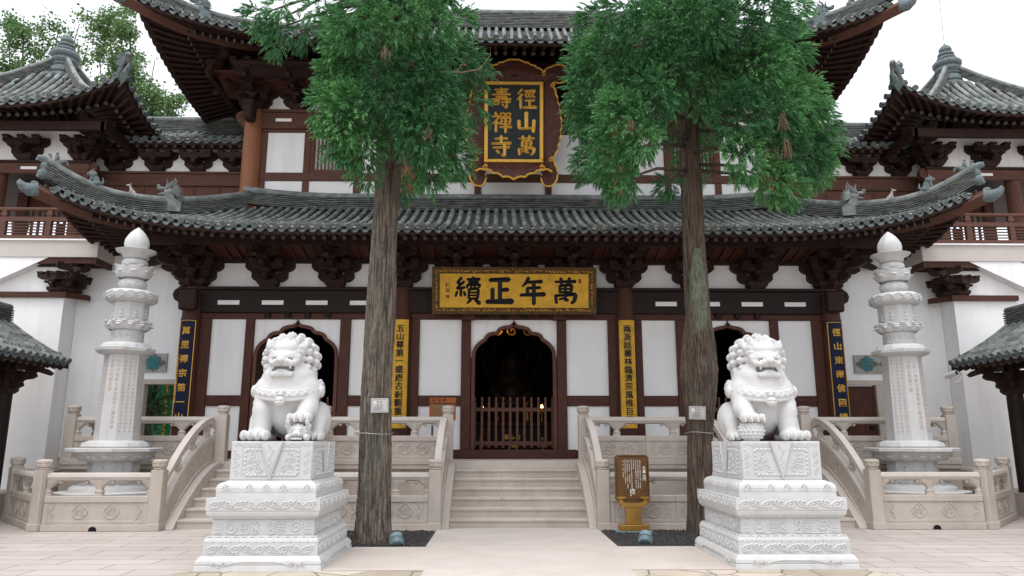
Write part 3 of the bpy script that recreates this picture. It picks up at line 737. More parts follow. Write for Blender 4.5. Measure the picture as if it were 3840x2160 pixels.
for sg, sd, who, tr_ in ((-1, 'left', 'lion cub', 'grey-barked'), (1, 'right', 'woven ball', 'brown-barked mossy')):
    b = balustrade(f'low granite balustrade with slanting corner round the sutra pillar on the {who} side', (sg*7.7, 14.3, 0))
    A, B, C, D = (sg*6.66, 14.3), (sg*8.78, 14.3), (sg*10.36, 16.05), (sg*10.18, 17.4)
    for p, rz in ((A, 0), (B, sg*R(24)), (C, sg*R(40)), (D, 0)): post(b, *p, 0, rz=rz)
    drain(b, T(sg*7.72, 14.178, .002)); drain(b, T(sg*9.6-.02*sg, 15.08, .002, sg*R(47.7)))
    for p, q in ((A, B), (B, C), (C, D)): run(b, *((p, q) if sg > 0 else (q, p)), 0)
    b = balustrade(f'granite balustrade on the terrace edge behind the sutra pillar on the {who} side', (sg*8.1, 16.75, 1.1))
    A, B, C = (sg*6.45, 16.75), (sg*9.72, 16.75), (sg*9.72, 18.7)
    for p in (A, B): post(b, *p, 1.1)
    run(b, *((A, B) if sg > 0 else (B, A)), 1.1, nb=2); run(b, *((B, C) if sg > 0 else (C, B)), 1.1, nb=1)
    b = balustrade(f'granite balustrade up on the terrace behind the {tr_} cedar', (sg*2.9, 16.75, 1.1))
    A, B = (sg*1.5, 16.75), (sg*4.22, 16.75)
    for p in (A, B): post(b, *p, 1.1)
    run(b, *((A, B) if sg > 0 else (B, A)), 1.1, nb=1 if False else 2)
    b = balustrade(f'low granite balustrade at ground level behind the {tr_} cedar trunk', (sg*2.9, 14.3, 0))
    A, B = (sg*1.56, 14.3), (sg*4.22, 14.3)
    for p in (A, B): post(b, *p, 0)
    run(b, *((A, B) if sg > 0 else (B, A)), 0, nb=2)
    for x, s2, w in ((1.56, -1, 'arched balustrade of the middle stairs ' + ('nearest the orange notice board' if sg < 0 else 'nearest the brown information board')), (4.22, 1, f'arched balustrade hidden behind the pedestal of the lion with the {who}'),
                     (6.62, -1, f'arched stair balustrade between the sutra pillar and the lion with the {who}')):
        b = thing('stair_balustrade', w, 'balustrade', (sg*x, 15.4, 0), 'arched stair balustrades')
        stair_rail(b, sg*x, sg*s2)
# posts in the back of the planting strips
# ---------------------------------------------------------------- the main hall
hall = thing('temple_hall', 'two-storey temple hall with grey tiled roofs, dark red timber and white wall panels', 'temple', (0, 21.5, ZP))
YF = 18.6
def part(nm, mb, mt, par=None, **k): return mb.build(nm, mt, hall if par is None else par, **k)
def bx(nm, a, mt, par=None, bev=0):
    m = MB(); m.box(*a, bev=bev); return part(nm, m, mt, par)
# --- lower storey, front
COLX = (-8.08, -2.82, 2.82, 8.08)
for x in COLX:
    m = MB(); m.lathe([(.30, ZP), (.31, ZP+.10), (.24, ZP+.16)], 20, (x, YF, 0)); m.lathe([(.255, ZP+.16), (.265, 2.4), (.255, 4.4), (.235, 5.4)], 24, (x, YF, 0))
    part('column', m, M_woodv, smooth=True, angle=40)
def panel(x0, x1, z0, z1, y=YF+.02): bx('wall_panel', (x0, x1, y, y+.12, z0, z1), M_plaster)
for sg in (-1, 1):
    f = lambda a, b: (a, b) if sg > 0 else (-b, -a)
    for a, b in ((1.08, 1.32), (2.37, 2.575), (3.065, 3.24), (4.10, 4.36), (6.51, 6.72), (7.58, 7.83)):
        x0, x1 = f(a, b); wd = .06 if (b-a) > .2 else .03
        bx('timber_post', (x0, x1, YF-wd, YF+.16, ZP, 4.61), M_woodv, bev=.008)
    for a, b in ((1.3215, 2.3685), (3.2415, 4.0985), (6.7215, 7.5785)):
        x0, x1 = f(a, b)
        panel(x0, x1, 2.71, 4.609); panel(x0, x1, 1.38, 2.449)
        bx('timber_rail', (x0, x1, YF-.03, YF+.15, 2.45, 2.709), M_woodh, bev=.006)
        bx('timber_sill', (x0, x1, YF-.03, YF+.15, ZP, 1.379), M_woodh, bev=.006)
bx('timber_head', (-7.83, 7.83, YF-.05, YF+.17, 4.612, 4.76), M_woodh, bev=.006)
bx('architrave', (-8.0, 8.0, YF-.13, YF+.2, 4.763, 5.33), M_beam, bev=.015)
bx('architrave_plate', (-8.4, 8.4, YF-.20, YF+.25, 5.333, 5.41), M_beam, bev=.01)
for k in range(15):
    x = (k-7)*1.1 + (.0 if True else 0)
    x = -7.16+k*1.0229
for x in (7.16, 6.06, 4.96, 3.86, 1.65, .55, -.55, -1.65, -3.86, -4.96, -6.06, -7.16):
    bx('white_inlay', (x-.27, x+.27, YF-.136, YF-.1, 4.955, 5.065), M_plaster)
for cx in (-5.435, 0, 5.435):
    for k in (-.75, -.25, .25, .75):
        m = MB(); M = Matrix.Translation((cx+k, YF-.05, 4.70)) @ Matrix.Rotation(R(90), 4, 'X')
        m.lathe([(.085, 0), (.085, .08), (.07, .11), (.045, .115), (.04, .095), (.001, .10)], 12, M=M); part('door_peg', m, M_beam)
for sx in (-1, 1): m = MB(); m.box(*((.98, 1.30) if sx > 0 else (-1.30, -.98)), YF-.22, YF-.052, 4.58, 4.79, bev=.01); part('plaque_corbel', m, M_woodh)
# arches: white spandrel panel with the cusped opening cut out, and the moulded frame
AR = [(1.06, 3.66), (1.045, 3.80), (1.0, 3.92), (.92, 4.02), (.84, 4.085), (.78, 4.12), (.755, 4.135), (.735, 4.19), (.69, 4.245), (.62, 4.285), (.54, 4.305), (.47, 4.31), (.44, 4.325), (.415, 4.375), (.36, 4.42), (.28, 4.45), (.20, 4.465), (.12, 4.475), (.065, 4.50), (.03, 4.54), (0, 4.60)]
def arch(cx, hw):
    k = hw/1.08; prof = [(x*k, z) for x, z in AR]
    L_ = [(-x, z) for x, z in prof]; Rr = [(x, z) for x, z in prof[::-1]][1:]
    line = L_+Rr; m = MB()
    n = len(line); top = [(x, 4.609) for x, z in line]
    for y0, y1 in ((YF+.03, YF+.12),):
        v = np.array([(cx+x, y, z) for y in (y0, y1) for x, z in line+top])
        f = []
        for i in range(n-1): f += [[i, i+1, n+i+1, n+i], [2*n+i+1, 2*n+i, 3*n+i, 3*n+i+1], [i, 2*n+i, 2*n+i+1, i+1]]
        m.raw(v, f)
    m.box(cx-hw, cx-1.06*k, YF+.031, YF+.119, 3.66, 4.608) if k*1.06 < hw-.003 else None
    m.box(cx+1.06*k, cx+hw, YF+.031, YF+.119, 3.66, 4.608) if k*1.06 < hw-.003 else None
    part('arch_spandrel', m, M_plaster)
    m = MB(); o = np.array([(-hw*.985, ZP+.2)]+line+[(hw*.985, ZP+.2)])
    t = np.gradient(o, axis=0); t /= np.linalg.norm(t, axis=1)[:, None]; nr = np.c_[t[:, 1], -t[:, 0]]
    inn = o+nr*.085; inn[np.abs(o[:, 0]) < .02] = o[np.abs(o[:, 0]) < .02]-np.array((0, .13))
    G = np.stack([np.c_[cx+o[:, 0], np.full(len(o), YF+.12), o[:, 1]], np.c_[cx+o[:, 0], np.full(len(o), YF-.03), o[:, 1]], np.c_[cx+inn[:, 0], np.full(len(o), YF-.03), inn[:, 1]], np.c_[cx+inn[:, 0], np.full(len(o), YF+.12), inn[:, 1]]])
    m.grid(G); part('door_arch', m, M_wood2v)
arch(0, 1.08); arch(-5.435, 1.073); arch(5.435, 1.073)
bx('threshold', (-1.52, 1.52, YF-.16, YF+.16, ZP, 1.40), M_woodh, bev=.012)
for cx in (-5.435, 5.435): bx('threshold', (cx-1.073, cx+1.073, YF-.06, YF+.16, ZP, 1.40), M_woodh, bev=.012)
# --- dark interior shell and side walls
for sg, nm in ((-1, 'l'), (1, 'r')):
    m = MB()
    for x0, x1 in ((8.0, 8.15),):
        m.box(*((x0, x1) if sg > 0 else (-x1, -x0)), YF+.28, 26, ZP, 6.4)
    part('side_wall', m, M_plaster)
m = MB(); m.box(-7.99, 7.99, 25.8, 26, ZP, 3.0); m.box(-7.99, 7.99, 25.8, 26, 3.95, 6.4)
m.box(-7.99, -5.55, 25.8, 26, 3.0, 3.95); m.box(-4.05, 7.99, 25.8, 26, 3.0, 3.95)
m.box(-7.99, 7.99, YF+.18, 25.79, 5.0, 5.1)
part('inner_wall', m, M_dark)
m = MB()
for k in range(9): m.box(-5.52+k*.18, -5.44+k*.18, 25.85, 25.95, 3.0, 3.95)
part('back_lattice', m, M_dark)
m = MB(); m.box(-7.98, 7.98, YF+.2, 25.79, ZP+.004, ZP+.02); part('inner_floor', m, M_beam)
# --- bracket zone
bx('bracket_zone_wall', (-8.1, 8.1, YF+.06, YF+.2, 5.411, 6.9), M_plaster)
bx('wall_purlin', (-8.3, 8.3, YF-.06, YF+.055, 6.06, 6.30), M_eave)
bx('wall_purlin', (-8.3, 8.3, YF-.06, YF+.055, 6.32, 6.55), M_eave)
for x in (-8.02, -6.21, -4.53, -2.82, -1.42, 0, 1.42, 2.82, 4.53, 6.21, 8.02):
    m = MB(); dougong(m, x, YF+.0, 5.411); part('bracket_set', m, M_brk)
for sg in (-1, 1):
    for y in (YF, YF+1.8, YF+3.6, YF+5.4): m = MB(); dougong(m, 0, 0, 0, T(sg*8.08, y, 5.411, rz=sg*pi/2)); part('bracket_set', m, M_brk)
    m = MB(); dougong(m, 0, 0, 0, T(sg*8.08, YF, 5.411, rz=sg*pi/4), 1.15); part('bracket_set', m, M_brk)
    m = MB(); scroll_end(m, sg*8.12, 5.05, YF, sg, 1.05); m.box(*sorted((sg*7.86, sg*8.30)), YF-.42, YF-.24, 4.78, 5.32, bev=.04)
    part('beam_end', m, M_brk)
m = MB(); yb = YF-1.08
m.tube([(-9.3, yb, 6.62), (9.3, yb, 6.62)], .12, 10); m.box(-9.25, 9.25, yb-.07, yb+.07, 6.25, 6.49)
for sg in (-1, 1):
    m.tube([(sg*9.16, yb, 6.62), (sg*9.16, 26, 6.62)], .12, 10); m.box(*sorted((sg*9.09, sg*9.23)), yb, 26, 6.25, 6.49)
part('eave_purlin', m, M_eave)
m = MB()     # slanting coffers between the wall and the eave purlin
for k in range(60):
    x = -8.0+k*16/59; m.prism([(YF-.95, 6.34), (YF-.05, 6.12), (YF-.05, 6.18), (YF-.95, 6.40)], x-.025, x+.025, 'x')
m.prism([(YF-1.0, 6.42), (YF-.02, 6.19), (YF-.02, 6.21), (YF-1.0, 6.45)], -9.1, 9.1, 'x')
part('coffered_soffit', m, M_woodh)

# --- lower roof
M_rend = mat('pale_rafter_end', (.085, .062, .052), .8, .35, 6)
def make_roof(nm, slopes, par=None, det=(1,), two=True, clips=None, eave=M_eave, rb=.062):
    par = hall if par is None else par
    B, Pn, D, Bo, Ra, Mo = MB(), MB(), MB(), MB(), MB(), MB()
    for i, q in enumerate(slopes):
        tile_slope(q, B, Pn, D, Bo, Ra, rb=rb, detail=det[i] if i < len(det) else det[-1], two=two, clip=clips[i] if clips else None, mort=Mo)
    for k, x in enumerate((Pn, D, Mo)):
        if x.n: B.merge(x, m=k+1)
    r = B.build(nm, (M_tile, M_tile2, M_tiled, M_mortar), par, smooth=True, angle=45)
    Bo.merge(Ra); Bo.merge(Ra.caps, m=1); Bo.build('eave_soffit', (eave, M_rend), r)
    return r
WL, DL = 10.5, 3.3
lf = Slope((0, 16.0), (1, 0), (0, 1), WL, DL, 6.27, 7.72, .95, 4.0, 3.32, .35, .232)
hs = 5.5
sl1 = Slope((-WL, 16.0+hs), (0, -1), (1, 0), hs, DL, 6.27, 7.72, .95, hs-6.5, 3.32, .35, .232, (False, True))
sr1 = Slope((WL, 16.0+hs), (0, 1), (-1, 0), hs, DL, 6.27, 7.72, .95, hs-6.5, 3.32, .35, .232, (True, False))
lr = make_roof('lower_roof', [lf, sl1, sr1], det=(1, 0, 0))
rb_, rc_ = MB(), MB()
x = np.linspace(-7.28, 7.28, 41); up = .22*np.clip((np.abs(x)-4.5)/3, 0, 1)**2
ridge_band(rb_, rc_, np.c_[x, np.full(41, 19.34), 7.70+up], .37, .22, 7)
rb_.build('wall_ridge', M_ridge, lr); rc_.build('wall_ridge_cap', M_ridgecap, lr, smooth=True)
def hip_line(q, sg, s0, s1, n=24, ext=0., lift=0.):
    s = np.linspace(s0, s1, n); a = sg*(q.half-s*q.d); p = q.P(a, s, .03)
    return p
for sg in (-1, 1):
    p = hip_line(lf, sg, -.015, 1.0, 30)
    s = np.linspace(-.015, 1, 30)
    p[:, 2] += .06*np.clip(1-s/.25, 0, 1.3)**1.5 + .02
    b, c = MB(), MB(); ridge_band(b, c, p, .34+.06*np.clip(1-s/.3, 0, 1), .22, 7); hr = b.build('hip_ridge', M_ridge, lr); c.build('hip_ridge_cap', M_ridgecap, lr, smooth=True)
    def onhip(sv): i = np.interp(sv, s, np.arange(30)); k = int(i); return p[k]+(p[min(k+1, 29)]-p[k])*(i-k)
    rot = (0 if sg < 0 else pi)
    az = math.atan2(-1, sg)    # outward diagonal
    ang = math.atan2(-1, -1) if sg < 0 else math.atan2(-1, 1)
    def put_beast(kind, sv, sc, mt, dz=.42):
        m = MB(); q = onhip(sv); hh = np.interp(sv, [-.055, 0, .3, 1], [.42, .40, .34, .34])
        fa = pi if sg > 0 else 0
        tilt = .0
        M = T(q[0], q[1], q[2]+hh+.02, rz=(R(25) if sg < 0 else R(155)), s=sc)
        beast(m, M, kind); m.build(('dragon_head', 'ridge_lion', 'ridge_deer', 'phoenix_rider')[kind], mt, lr, smooth=True, angle=50)
    m = MB(); q = onhip(.585); beast(m, T(q[0], q[1]-.06, q[2]+.04, rz=R(12) if sg < 0 else R(168), s=1.05), 0); m.build('dragon_head', M_ridgecap, lr, smooth=True, angle=50)
    put_beast(2, .38, .72, M_beast2); put_beast(1, .20, .95, M_beast); put_beast(3, .03, .80, M_beast)
    # corner beam with its clay cap
    q0, q1 = lf.P(sg*(WL+.22), -.06, -.20), lf.P(sg*(WL-DL), 1., -.28)
    mid = [lf.P(sg*(WL-DL*u), u, -.22-.06*u) for u in np.linspace(-.04, 1, 9)]
    m = MB(); m.tube(mid, .17, 4); part('corner_beam', m, M_wood2, lr)
    e = mid[0]; dv = np.array((sg*.707, -.707, 0))
    m = MB(); m.tube([e-dv*.02+(0, 0, .02), e+dv*.14+(0, 0, -.01), e+dv*.27+(0, 0, .05), e+dv*.33+(0, 0, .13), e+dv*.33+(0, 0, .19)], [.17, .145, .10, .06, .02], 8); m.ell(e+dv*.04+np.array((0, 0, .15)), (.09, .09, .06), 8, 5)
    part('beam_cap', m, M_beast, lr, smooth=True, angle=50)
    m = MB(); q = onhip(-.015); m.ell(q+dv*.02+np.array((0, 0, .10)), (.12, .12, .13), 10, 7); m.ell(q+dv*.10+np.array((0, 0, .03)), (.06, .06, .05), 8, 5); m.ell(q+dv*.0+np.array((0, 0, .28)), (.10, .10, .14), 8, 6)
    m.tube([q+np.array((0, 0, .42)), q+dv*.08+np.array((0, 0, .45)), q+dv*.17+np.array((0, 0, .45))], [.09, .085, .06], 8)
    part('hip_end_mask', m, M_beast, lr, smooth=True, angle=50)

# --- upper storey
YU = 19.6
UX = (-7.24, -2.92, 2.92, 7.24)
for xx in UX:
    m = MB(); m.lathe([(.26, 7.2), (.26, 9.5), (.235, 11.0)], 24, (xx, YU-.02, 0)); part('upper_column', m, M_colup, smooth=True, angle=40)
def up(nm, a, mt, bev=.008): return bx(nm, a, mt, bev=bev)
for x0, x1 in ((-6.98, -3.18), (-2.66, 2.66), (3.18, 6.98)):
    up('upper_beam', (x0-.1, x1+.1, YU-.12, YU+.12, 10.13, 10.60), M_wood2)
    up('upper_rail', (x0, x1, YU-.05, YU+.08, 8.63, 8.86), M_wood2)
    up('upper_head', (x0, x1, YU-.05, YU+.08, 10.045, 10.128), M_wood2)
    m = MB(); m.box(x0, x1, YU, YU+.10, 7.6, 8.629); part('wall_panel', m, M_plaster)
    xs = {-6.98: (-6.93, -5.82, -5.62, -4.42, -4.22, -3.20), -2.66: (-2.6, -.98, .98, 2.6), 3.18: (3.2, 4.22, 4.42, 5.62, 5.82, 6.93)}[x0]
    wins = (2,) if len(xs) == 6 else ()
    for xx in (xs if len(xs) == 4 else (xs[0], (xs[1]+xs[2])/2, (xs[3]+xs[4])/2, xs[5])):
        up('upper_post', (xx-.09, xx+.09, YU-.04, YU+.09, 7.62, 8.628), M_wood2v); up('upper_post', (xx-.09, xx+.09, YU-.04, YU+.09, 8.862, 10.043), M_wood2v)
    if len(xs) == 6:
        c1, c2 = (xs[1]+xs[2])/2, (xs[3]+xs[4])/2
        for a, b in ((xs[0]+.092, c1-.092), (c2+.092, xs[5]-.092)): m = MB(); m.box(a, b, YU, YU+.1, 8.863, 10.044); part('wall_panel', m, M_plaster)
        m = MB(); a, b = c1+.092, c2-.092
        m.box(a, b, YU-.02, YU+.06, 8.862, 8.96); m.box(a, b, YU-.02, YU+.06, 9.95, 10.043); m.box(a, a+.08, YU-.02, YU+.06, 8.962, 9.948); m.box(b-.08, b, YU-.02, YU+.06, 8.962, 9.948)
        n = 11
        for k in range(n): xx = a+.10+(b-a-.2)*k/(n-1); m.box(xx-.02, xx+.02, YU, YU+.04, 8.962, 9.948)
        part('lattice_window', m, M_wood2v)
        m = MB(); m.box(a+.081, b-.081, YU+.075, YU+.09, 8.9, 10.0); part('window_backing', m, M_plaster)
    else:
        for a, b in ((-2.508, -1.072), (-.888, .888), (1.072, 2.508)): m = MB(); m.box(a, b, YU, YU+.1, 8.863, 10.044); part('wall_panel', m, M_plaster)
for xx in (-6.4, -4.9, -3.75, 3.75, 4.9, 6.4): bx('white_inlay', (xx-.22, xx+.22, YU-.126, YU-.1, 10.33, 10.42), M_plaster)
up('upper_plate', (-7.5, 7.5, YU-.17, YU+.2, 10.603, 10.68), M_wood2)
bx('bracket_zone_wall', (-7.2, 7.2, YU+.05, YU+.2, 10.681, 12.2), M_plaster)
bx('wall_purlin', (-7.4, 7.4, YU-.05, YU+.045, 11.27, 11.5), M_eave); bx('wall_purlin', (-7.4, 7.4, YU-.05, YU+.045, 11.52, 11.8), M_eave)
for xx in (-7.2, -6.05, -4.7, -2.92, -1.45, 0, 1.45, 2.92, 4.7, 6.05, 7.2):
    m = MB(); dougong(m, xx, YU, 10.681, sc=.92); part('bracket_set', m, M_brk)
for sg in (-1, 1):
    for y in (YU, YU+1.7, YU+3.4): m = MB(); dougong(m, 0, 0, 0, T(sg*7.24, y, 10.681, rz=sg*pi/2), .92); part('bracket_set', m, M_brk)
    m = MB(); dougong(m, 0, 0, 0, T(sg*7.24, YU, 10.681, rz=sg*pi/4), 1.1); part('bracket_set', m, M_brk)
    m = MB(); scroll_end(m, sg*7.30, 10.30, YU-.02, sg, 1.0); part('beam_end', m, M_wood2)
    m = MB(); m.box(sg*7.24-.14, sg*7.24+.14, YU-.62, YU-.28, 10.2, 10.75, bev=.06); m.box(sg*7.24-.18, sg*7.24+.18, YU-.66, YU-.24, 10.58, 10.80, bev=.06); part('bracket_capital', m, M_brk)
    m = MB(); m.box(*sorted((sg*7.05, sg*7.2)), YU+.25, 25, 7.4, 12.2); part('side_wall', m, M_plaster)
m = MB(); m.box(-7.04, 7.04, 24.8, 25, 7.4, 12.2); part('back_wall', m, M_plaster)
yb2 = YU-1.0
m = MB(); m.tube([(-7.55, yb2, 11.62), (7.55, yb2, 11.62)], .12, 10); m.box(-7.55, 7.55, yb2-.07, yb2+.07, 11.22, 11.49)
for sg in (-1, 1): m.tube([(sg*8.22, yb2, 11.62), (sg*8.22, 25, 11.62)], .12, 10); m.box(*sorted((sg*8.15, sg*8.29)), yb2, 25, 11.22, 11.49)
part('eave_purlin', m, M_eave)
m = MB(); m.prism([(YU-.95, 11.40), (YU-.02, 11.22), (YU-.02, 11.25), (YU-.95, 11.43)], -8.1, 8.1, 'x'); part('coffered_soffit', m, M_woodh)
WU, DU = 9.4, 5.4
uf = Slope((0, 16.6), (1, 0), (0, 1), WU, DU, 11.26, 14.75, 1.09, 3.0, 2.65, .42, .243)
h2 = 5.4
ul = Slope((-WU, 16.6+h2), (0, -1), (1, 0), h2, DU, 11.26, 14.75, 1.09, h2-6.4, 2.65, .42, .243, (True, True))
ur = Slope((WU, 16.6+h2), (0, 1), (-1, 0), h2, DU, 11.26, 14.75, 1.09, h2-6.4, 2.65, .42, .243, (True, True))
ub = Slope((0, 16.6+2*h2), (-1, 0), (0, -1), WU, DU, 11.26, 14.75, 1.09, 3.0, 2.65, .42, .486)
u2 = make_roof('upper_roof', [uf, ul, ur, ub], det=(1, 0, 0, 0))
b, c = MB(), MB(); x = np.linspace(-4.1, 4.1, 21); ridge_band(b, c, np.c_[x, np.full(21, 22.0), np.full(21, 14.72)], .56, .3, 10, .09)
b.build('main_ridge', M_ridge, u2); c.build('main_ridge_cap', M_ridgecap, u2, smooth=True)
for sg in (-1, 1):
    s = np.linspace(-.012, 1, 40); p = uf.P(sg*(uf.half-s*uf.d), s, .04); p[:, 2] += .06*np.clip(1-s/.15, 0, 1.3)**1.5
    b, c = MB(), MB(); ridge_band(b, c, p, .36, .22, 7); b.build('hip_ridge', M_ridge, u2); c.build('hip_ridge_cap', M_ridgecap, u2, smooth=True)
    q = p[9]; m = MB(); beast(m, T(q[0], q[1]-.05, q[2]+.08, rz=R(12) if sg < 0 else R(168), s=.95), 0); m.build('dragon_head', M_beast, u2, smooth=True, angle=50)
    for sv, kd, sc in ((5, 2, .8), (3, 1, .8), (1, 1, .8)):
        q = p[sv]; m = MB(); beast(m, T(q[0], q[1], q[2]+.42, rz=R(25) if sg < 0 else R(155), s=sc), kd); m.build(('dragon_head', 'ridge_lion', 'ridge_deer')[kd], M_beast, u2, smooth=True, angle=50)
    mid = [uf.P(sg*(WU-DU*u), u, -.22-.06*u) for u in np.linspace(-.03, .55, 8)]
    m = MB(); m.tube(mid, .17, 4); part('corner_beam', m, M_wood2, u2)
    e = mid[0]; dv = np.array((sg*.707, -.707, 0))
    m = MB(); m.tube([e-dv*.02+(0, 0, .02), e+dv*.14+(0, 0, -.01), e+dv*.27+(0, 0, .05), e+dv*.33+(0, 0, .13), e+dv*.33+(0, 0, .19)], [.17, .145, .10, .06, .02], 8); m.ell(e+dv*.04+np.array((0, 0, .17)), (.10, .10, .08), 8, 5); part('beam_cap', m, M_beast, u2, smooth=True, angle=50)
# ---------------------------------------------------------------- side towers, galleries and courtyard walks (both sides)
def wing(sg):
    sd = 'left' if sg < 0 else 'right'; ref = 'beneath the leafy background trees' if sg < 0 else 'with a lightning rod on its finial'; ref2 = 'above the doorway with green scaffold' if sg < 0 else 'above the closed brown door'
    S = lambda a, b: (sg*a, sg*b) if sg > 0 else (-b, -a)
    def B(mb, x0, x1, *r, **k): mb.box(*S(x0, x1), *r, **k)
    # -- tower
    tw = thing('corner_tower', f'corner tower with pointed grey tile roof and balcony, {ref}', 'tower', (sg*14.35, 22.2, 1.0), 'corner towers')
    hw = 4.25; cx, cy = sg*14.35, 22.2
    sl = [Slope((cx, cy-hw), (1, 0), (0, 1), hw, hw-.5, 10.14, 12.85, .82, .6, 2.6, .72, .27),
          Slope((cx-sg*hw, cy), (0, -sg), (sg, 0), hw, hw-.5, 10.14, 12.85, .82, .6, 2.6, .72, .27),
          Slope((cx+sg*hw, cy), (0, sg), (-sg, 0), hw, hw-.5, 10.14, 12.85, .82, .6, 2.6, .72, .27),
          Slope((cx, cy+hw), (-1, 0), (0, -1), hw, hw-.5, 10.14, 12.85, .82, .6, 2.6, .72, .54)]
    rf = make_roof('pyramid_roof', sl, tw, det=(1, 0, 0, 0), rb=.072)
    b, c = MB(), MB()
    for q in (sl[0], sl[3]):
        for s2 in (-1, 1):
            s = np.linspace(-.03, 1.1, 26); p = q.P(s2*(q.half-s*q.d), s, .03); p[:, 2] += .08*np.clip(1-s/.15, 0, 1.3)**1.5
            ridge_band(b, c, p, .28, .15, 6, .055)
    b.build('hip_ridge', M_ridge, rf); c.build('hip_ridge_cap', M_ridgecap, rf, smooth=True)
    q = sl[0]
    for s2 in (-1, 1):
        m = MB(); e = q.P(s2*(q.half+.12), -.03, .30); beast(m, T(e[0]-s2*.4, e[1]+.4, e[2]-.02, rz=R(200) if s2 > 0 else R(-20), s=.5), 0); m.build('dragon_head', M_beast, rf, smooth=True, angle=50)
        m = MB(); e = q.P(s2*(q.half+.1), -.03, -.1); dv = np.array((s2*.707, -.707, 0)); m.tube([e-dv*.5+(0, 0, -.12), e+dv*.05+(0, 0, -.05)], .13, 4); m.tube([e+(0, 0, 0.), e+dv*.14+(0, 0, .10), e+dv*.18+(0, 0, .2)], [.12, .08, .03], 8); m.build('corner_beam', M_beast, rf)
    m = MB()
    pr = [(.55, 12.6), (.50, 12.95), (.40, 13.05), (.46, 13.10), (.44, 13.20), (.42, 13.24), (.36, 13.30), (.41, 13.34), (.41, 13.38), (.36, 13.41), (.43, 13.46), (.45, 13.52), (.41, 13.57), (.40, 13.62), (.47, 13.66), (.50, 13.74), (.46, 13.82), (.35, 13.86), (.30, 13.88), (.34, 13.93), (.32, 13.98), (.24, 14.00), (.22, 14.03), (.29, 14.07), (.27, 14.13), (.18, 14.16), (.165, 14.18), (.225, 14.24), (.215, 14.31), (.14, 14.39), (.05, 14.45), (.02, 14.5)]
    pr = [(r*(1 if z < 13 else .86), z) for r, z in pr]
    m.lathe(pr, 32, (cx, cy, 0), mod=lambda th, i: 1+(.03*np.cos(16*th) if 10 < i < 17 else 0)); m.build('finial', M_beast, tw, smooth=True, angle=45)
    if sg > 0:
        m = MB(); m.tube([(cx, cy, 14.45), (cx+.03, cy, 16.2)], .008, 5); m.build('lightning_rod', M_post, tw)
    # body: bracket zone, beams, columns, dark upper room
    a0, a1, y0 = 12.0, 16.7, 19.85      # x range (mirrored), front plane
    m = MB(); B(m, a0, a1, y0, y0+.12, 9.16, 10.3); B(m, a0, a0+.12, y0+.13, 24.5, 9.16, 10.3); m.build('bracket_zone_wall', M_plaster, tw)
    m = MB(); B(m, a0-.25, a1, y0-.12, y0-.003, 8.86, 9.155, bev=.01); B(m, a0-.12, a0-.003, y0, 24.5, 8.86, 9.155); m.build('upper_beam', M_wood2, tw)
    m = MB(); B(m, a0-.3, a1, y0-.15, y0+.2, 9.157, 9.23); B(m, 10.9, 17, 18.72, 18.86, 9.72, 9.95); B(m, 10.86, 11.0, 18.72, 25, 9.72, 9.95); m.build('eave_purlin', M_eave, tw)
    for xx in (12.0, 13.55, 15.1): m = MB(); dougong(m, sg*xx, y0, 9.235, sc=.95, tiers=1); m.build('bracket_set', M_brk, tw)
    m = MB(); dougong(m, 0, 0, 0, T(sg*a0, y0, 9.235, rz=-sg*pi/4), .85); m.build('bracket_set', M_brk, tw)
    m = MB(); dougong(m, 0, 0, 0, T(sg*a0, y0+1.6, 9.235, rz=-sg*pi/2), .68); m.build('bracket_set', M_brk, tw)
    for s3 in (12.0, ):
        m = MB(); scroll_end(m, sg*(a0-.08), 8.92, y0, -sg, .85); m.build('beam_end', M_wood2, tw)
    for xx in (12.05, 14.3, 16.6): m = MB(); m.lathe([(.2, 6.5), (.2, 9.1)], 14, (sg*xx, y0+.1, 0)); m.build('column', M_wood2v, tw, smooth=True, angle=40)
    bxm = MB(); bxm.box(sg*13.4-.22, sg*13.4+.22, y0-.126, y0-.1, 8.97, 9.05); bxm.build('white_inlay', M_plaster, tw)
    m = MB(); B(m, 12.4, 12.65, 21.4, 21.6, 6.5, 8.85); B(m, 12.66, 14.4, 21.5, 21.6, 8.35, 8.85); B(m, 14.41, 14.7, 21.4, 21.6, 6.5, 8.85); B(m, 12.66, 14.4, 21.5, 21.6, 6.5, 7.3); m.build('inner_screen', M_woodv, tw)
    m = MB(); B(m, 11.9, 17, y0+.2, 24.4, 8.95, 9.1); m.build('ceiling', M_beam, tw)
    m = MB()
    for k in range(9): m.box(sg*(12.75+k*.19)-.03, sg*(12.75+k*.19)+.03, 21.52, 21.58, 7.302, 8.348)
    m.build('lattice_window', M_woodv, tw)
    m = MB(); B(m, 10.3, 17.2, 18.0, 24.4, 6.05, 6.46); m.build('balcony_slab', M_concrete, tw)
    m = MB(); B(m, 10.25, 17.2, 17.95, 18.3, 6.463, 6.50); m.build('slab_edge', M_plaster, tw)
    # railing on the slab
    m = MB(); y = 18.1
    B(m, 10.4, 17.2, y-.06, y+.06, 6.504, 6.62); B(m, 10.4, 17.2, y-.05, y+.05, 6.98, 7.09); m.tube([(sg*10.4, y, 7.30), (sg*17.2, y, 7.30)], .05, 8)
    for k in range(7):
        xx = 10.5+k*1.12; m.box(sg*xx-.065, sg*xx+.065, y-.055, y+.055, 6.622, 6.978); m.box(sg*xx-.055, sg*xx+.055, y-.05, y+.05, 7.092, 7.27); m.box(sg*xx-.08, sg*xx+.08, y-.06, y+.06, 7.13, 7.20)
    for z in (6.69, 6.765, 6.84, 6.915): B(m, 10.4, 17.2, y-.018, y+.018, z-.014, z+.014)
    for xx in (10.95, 11.5, 13.2, 14.6): m.box(sg*xx-.1, sg*xx+.1, y+.25, y+.3, 6.51, 6.98)
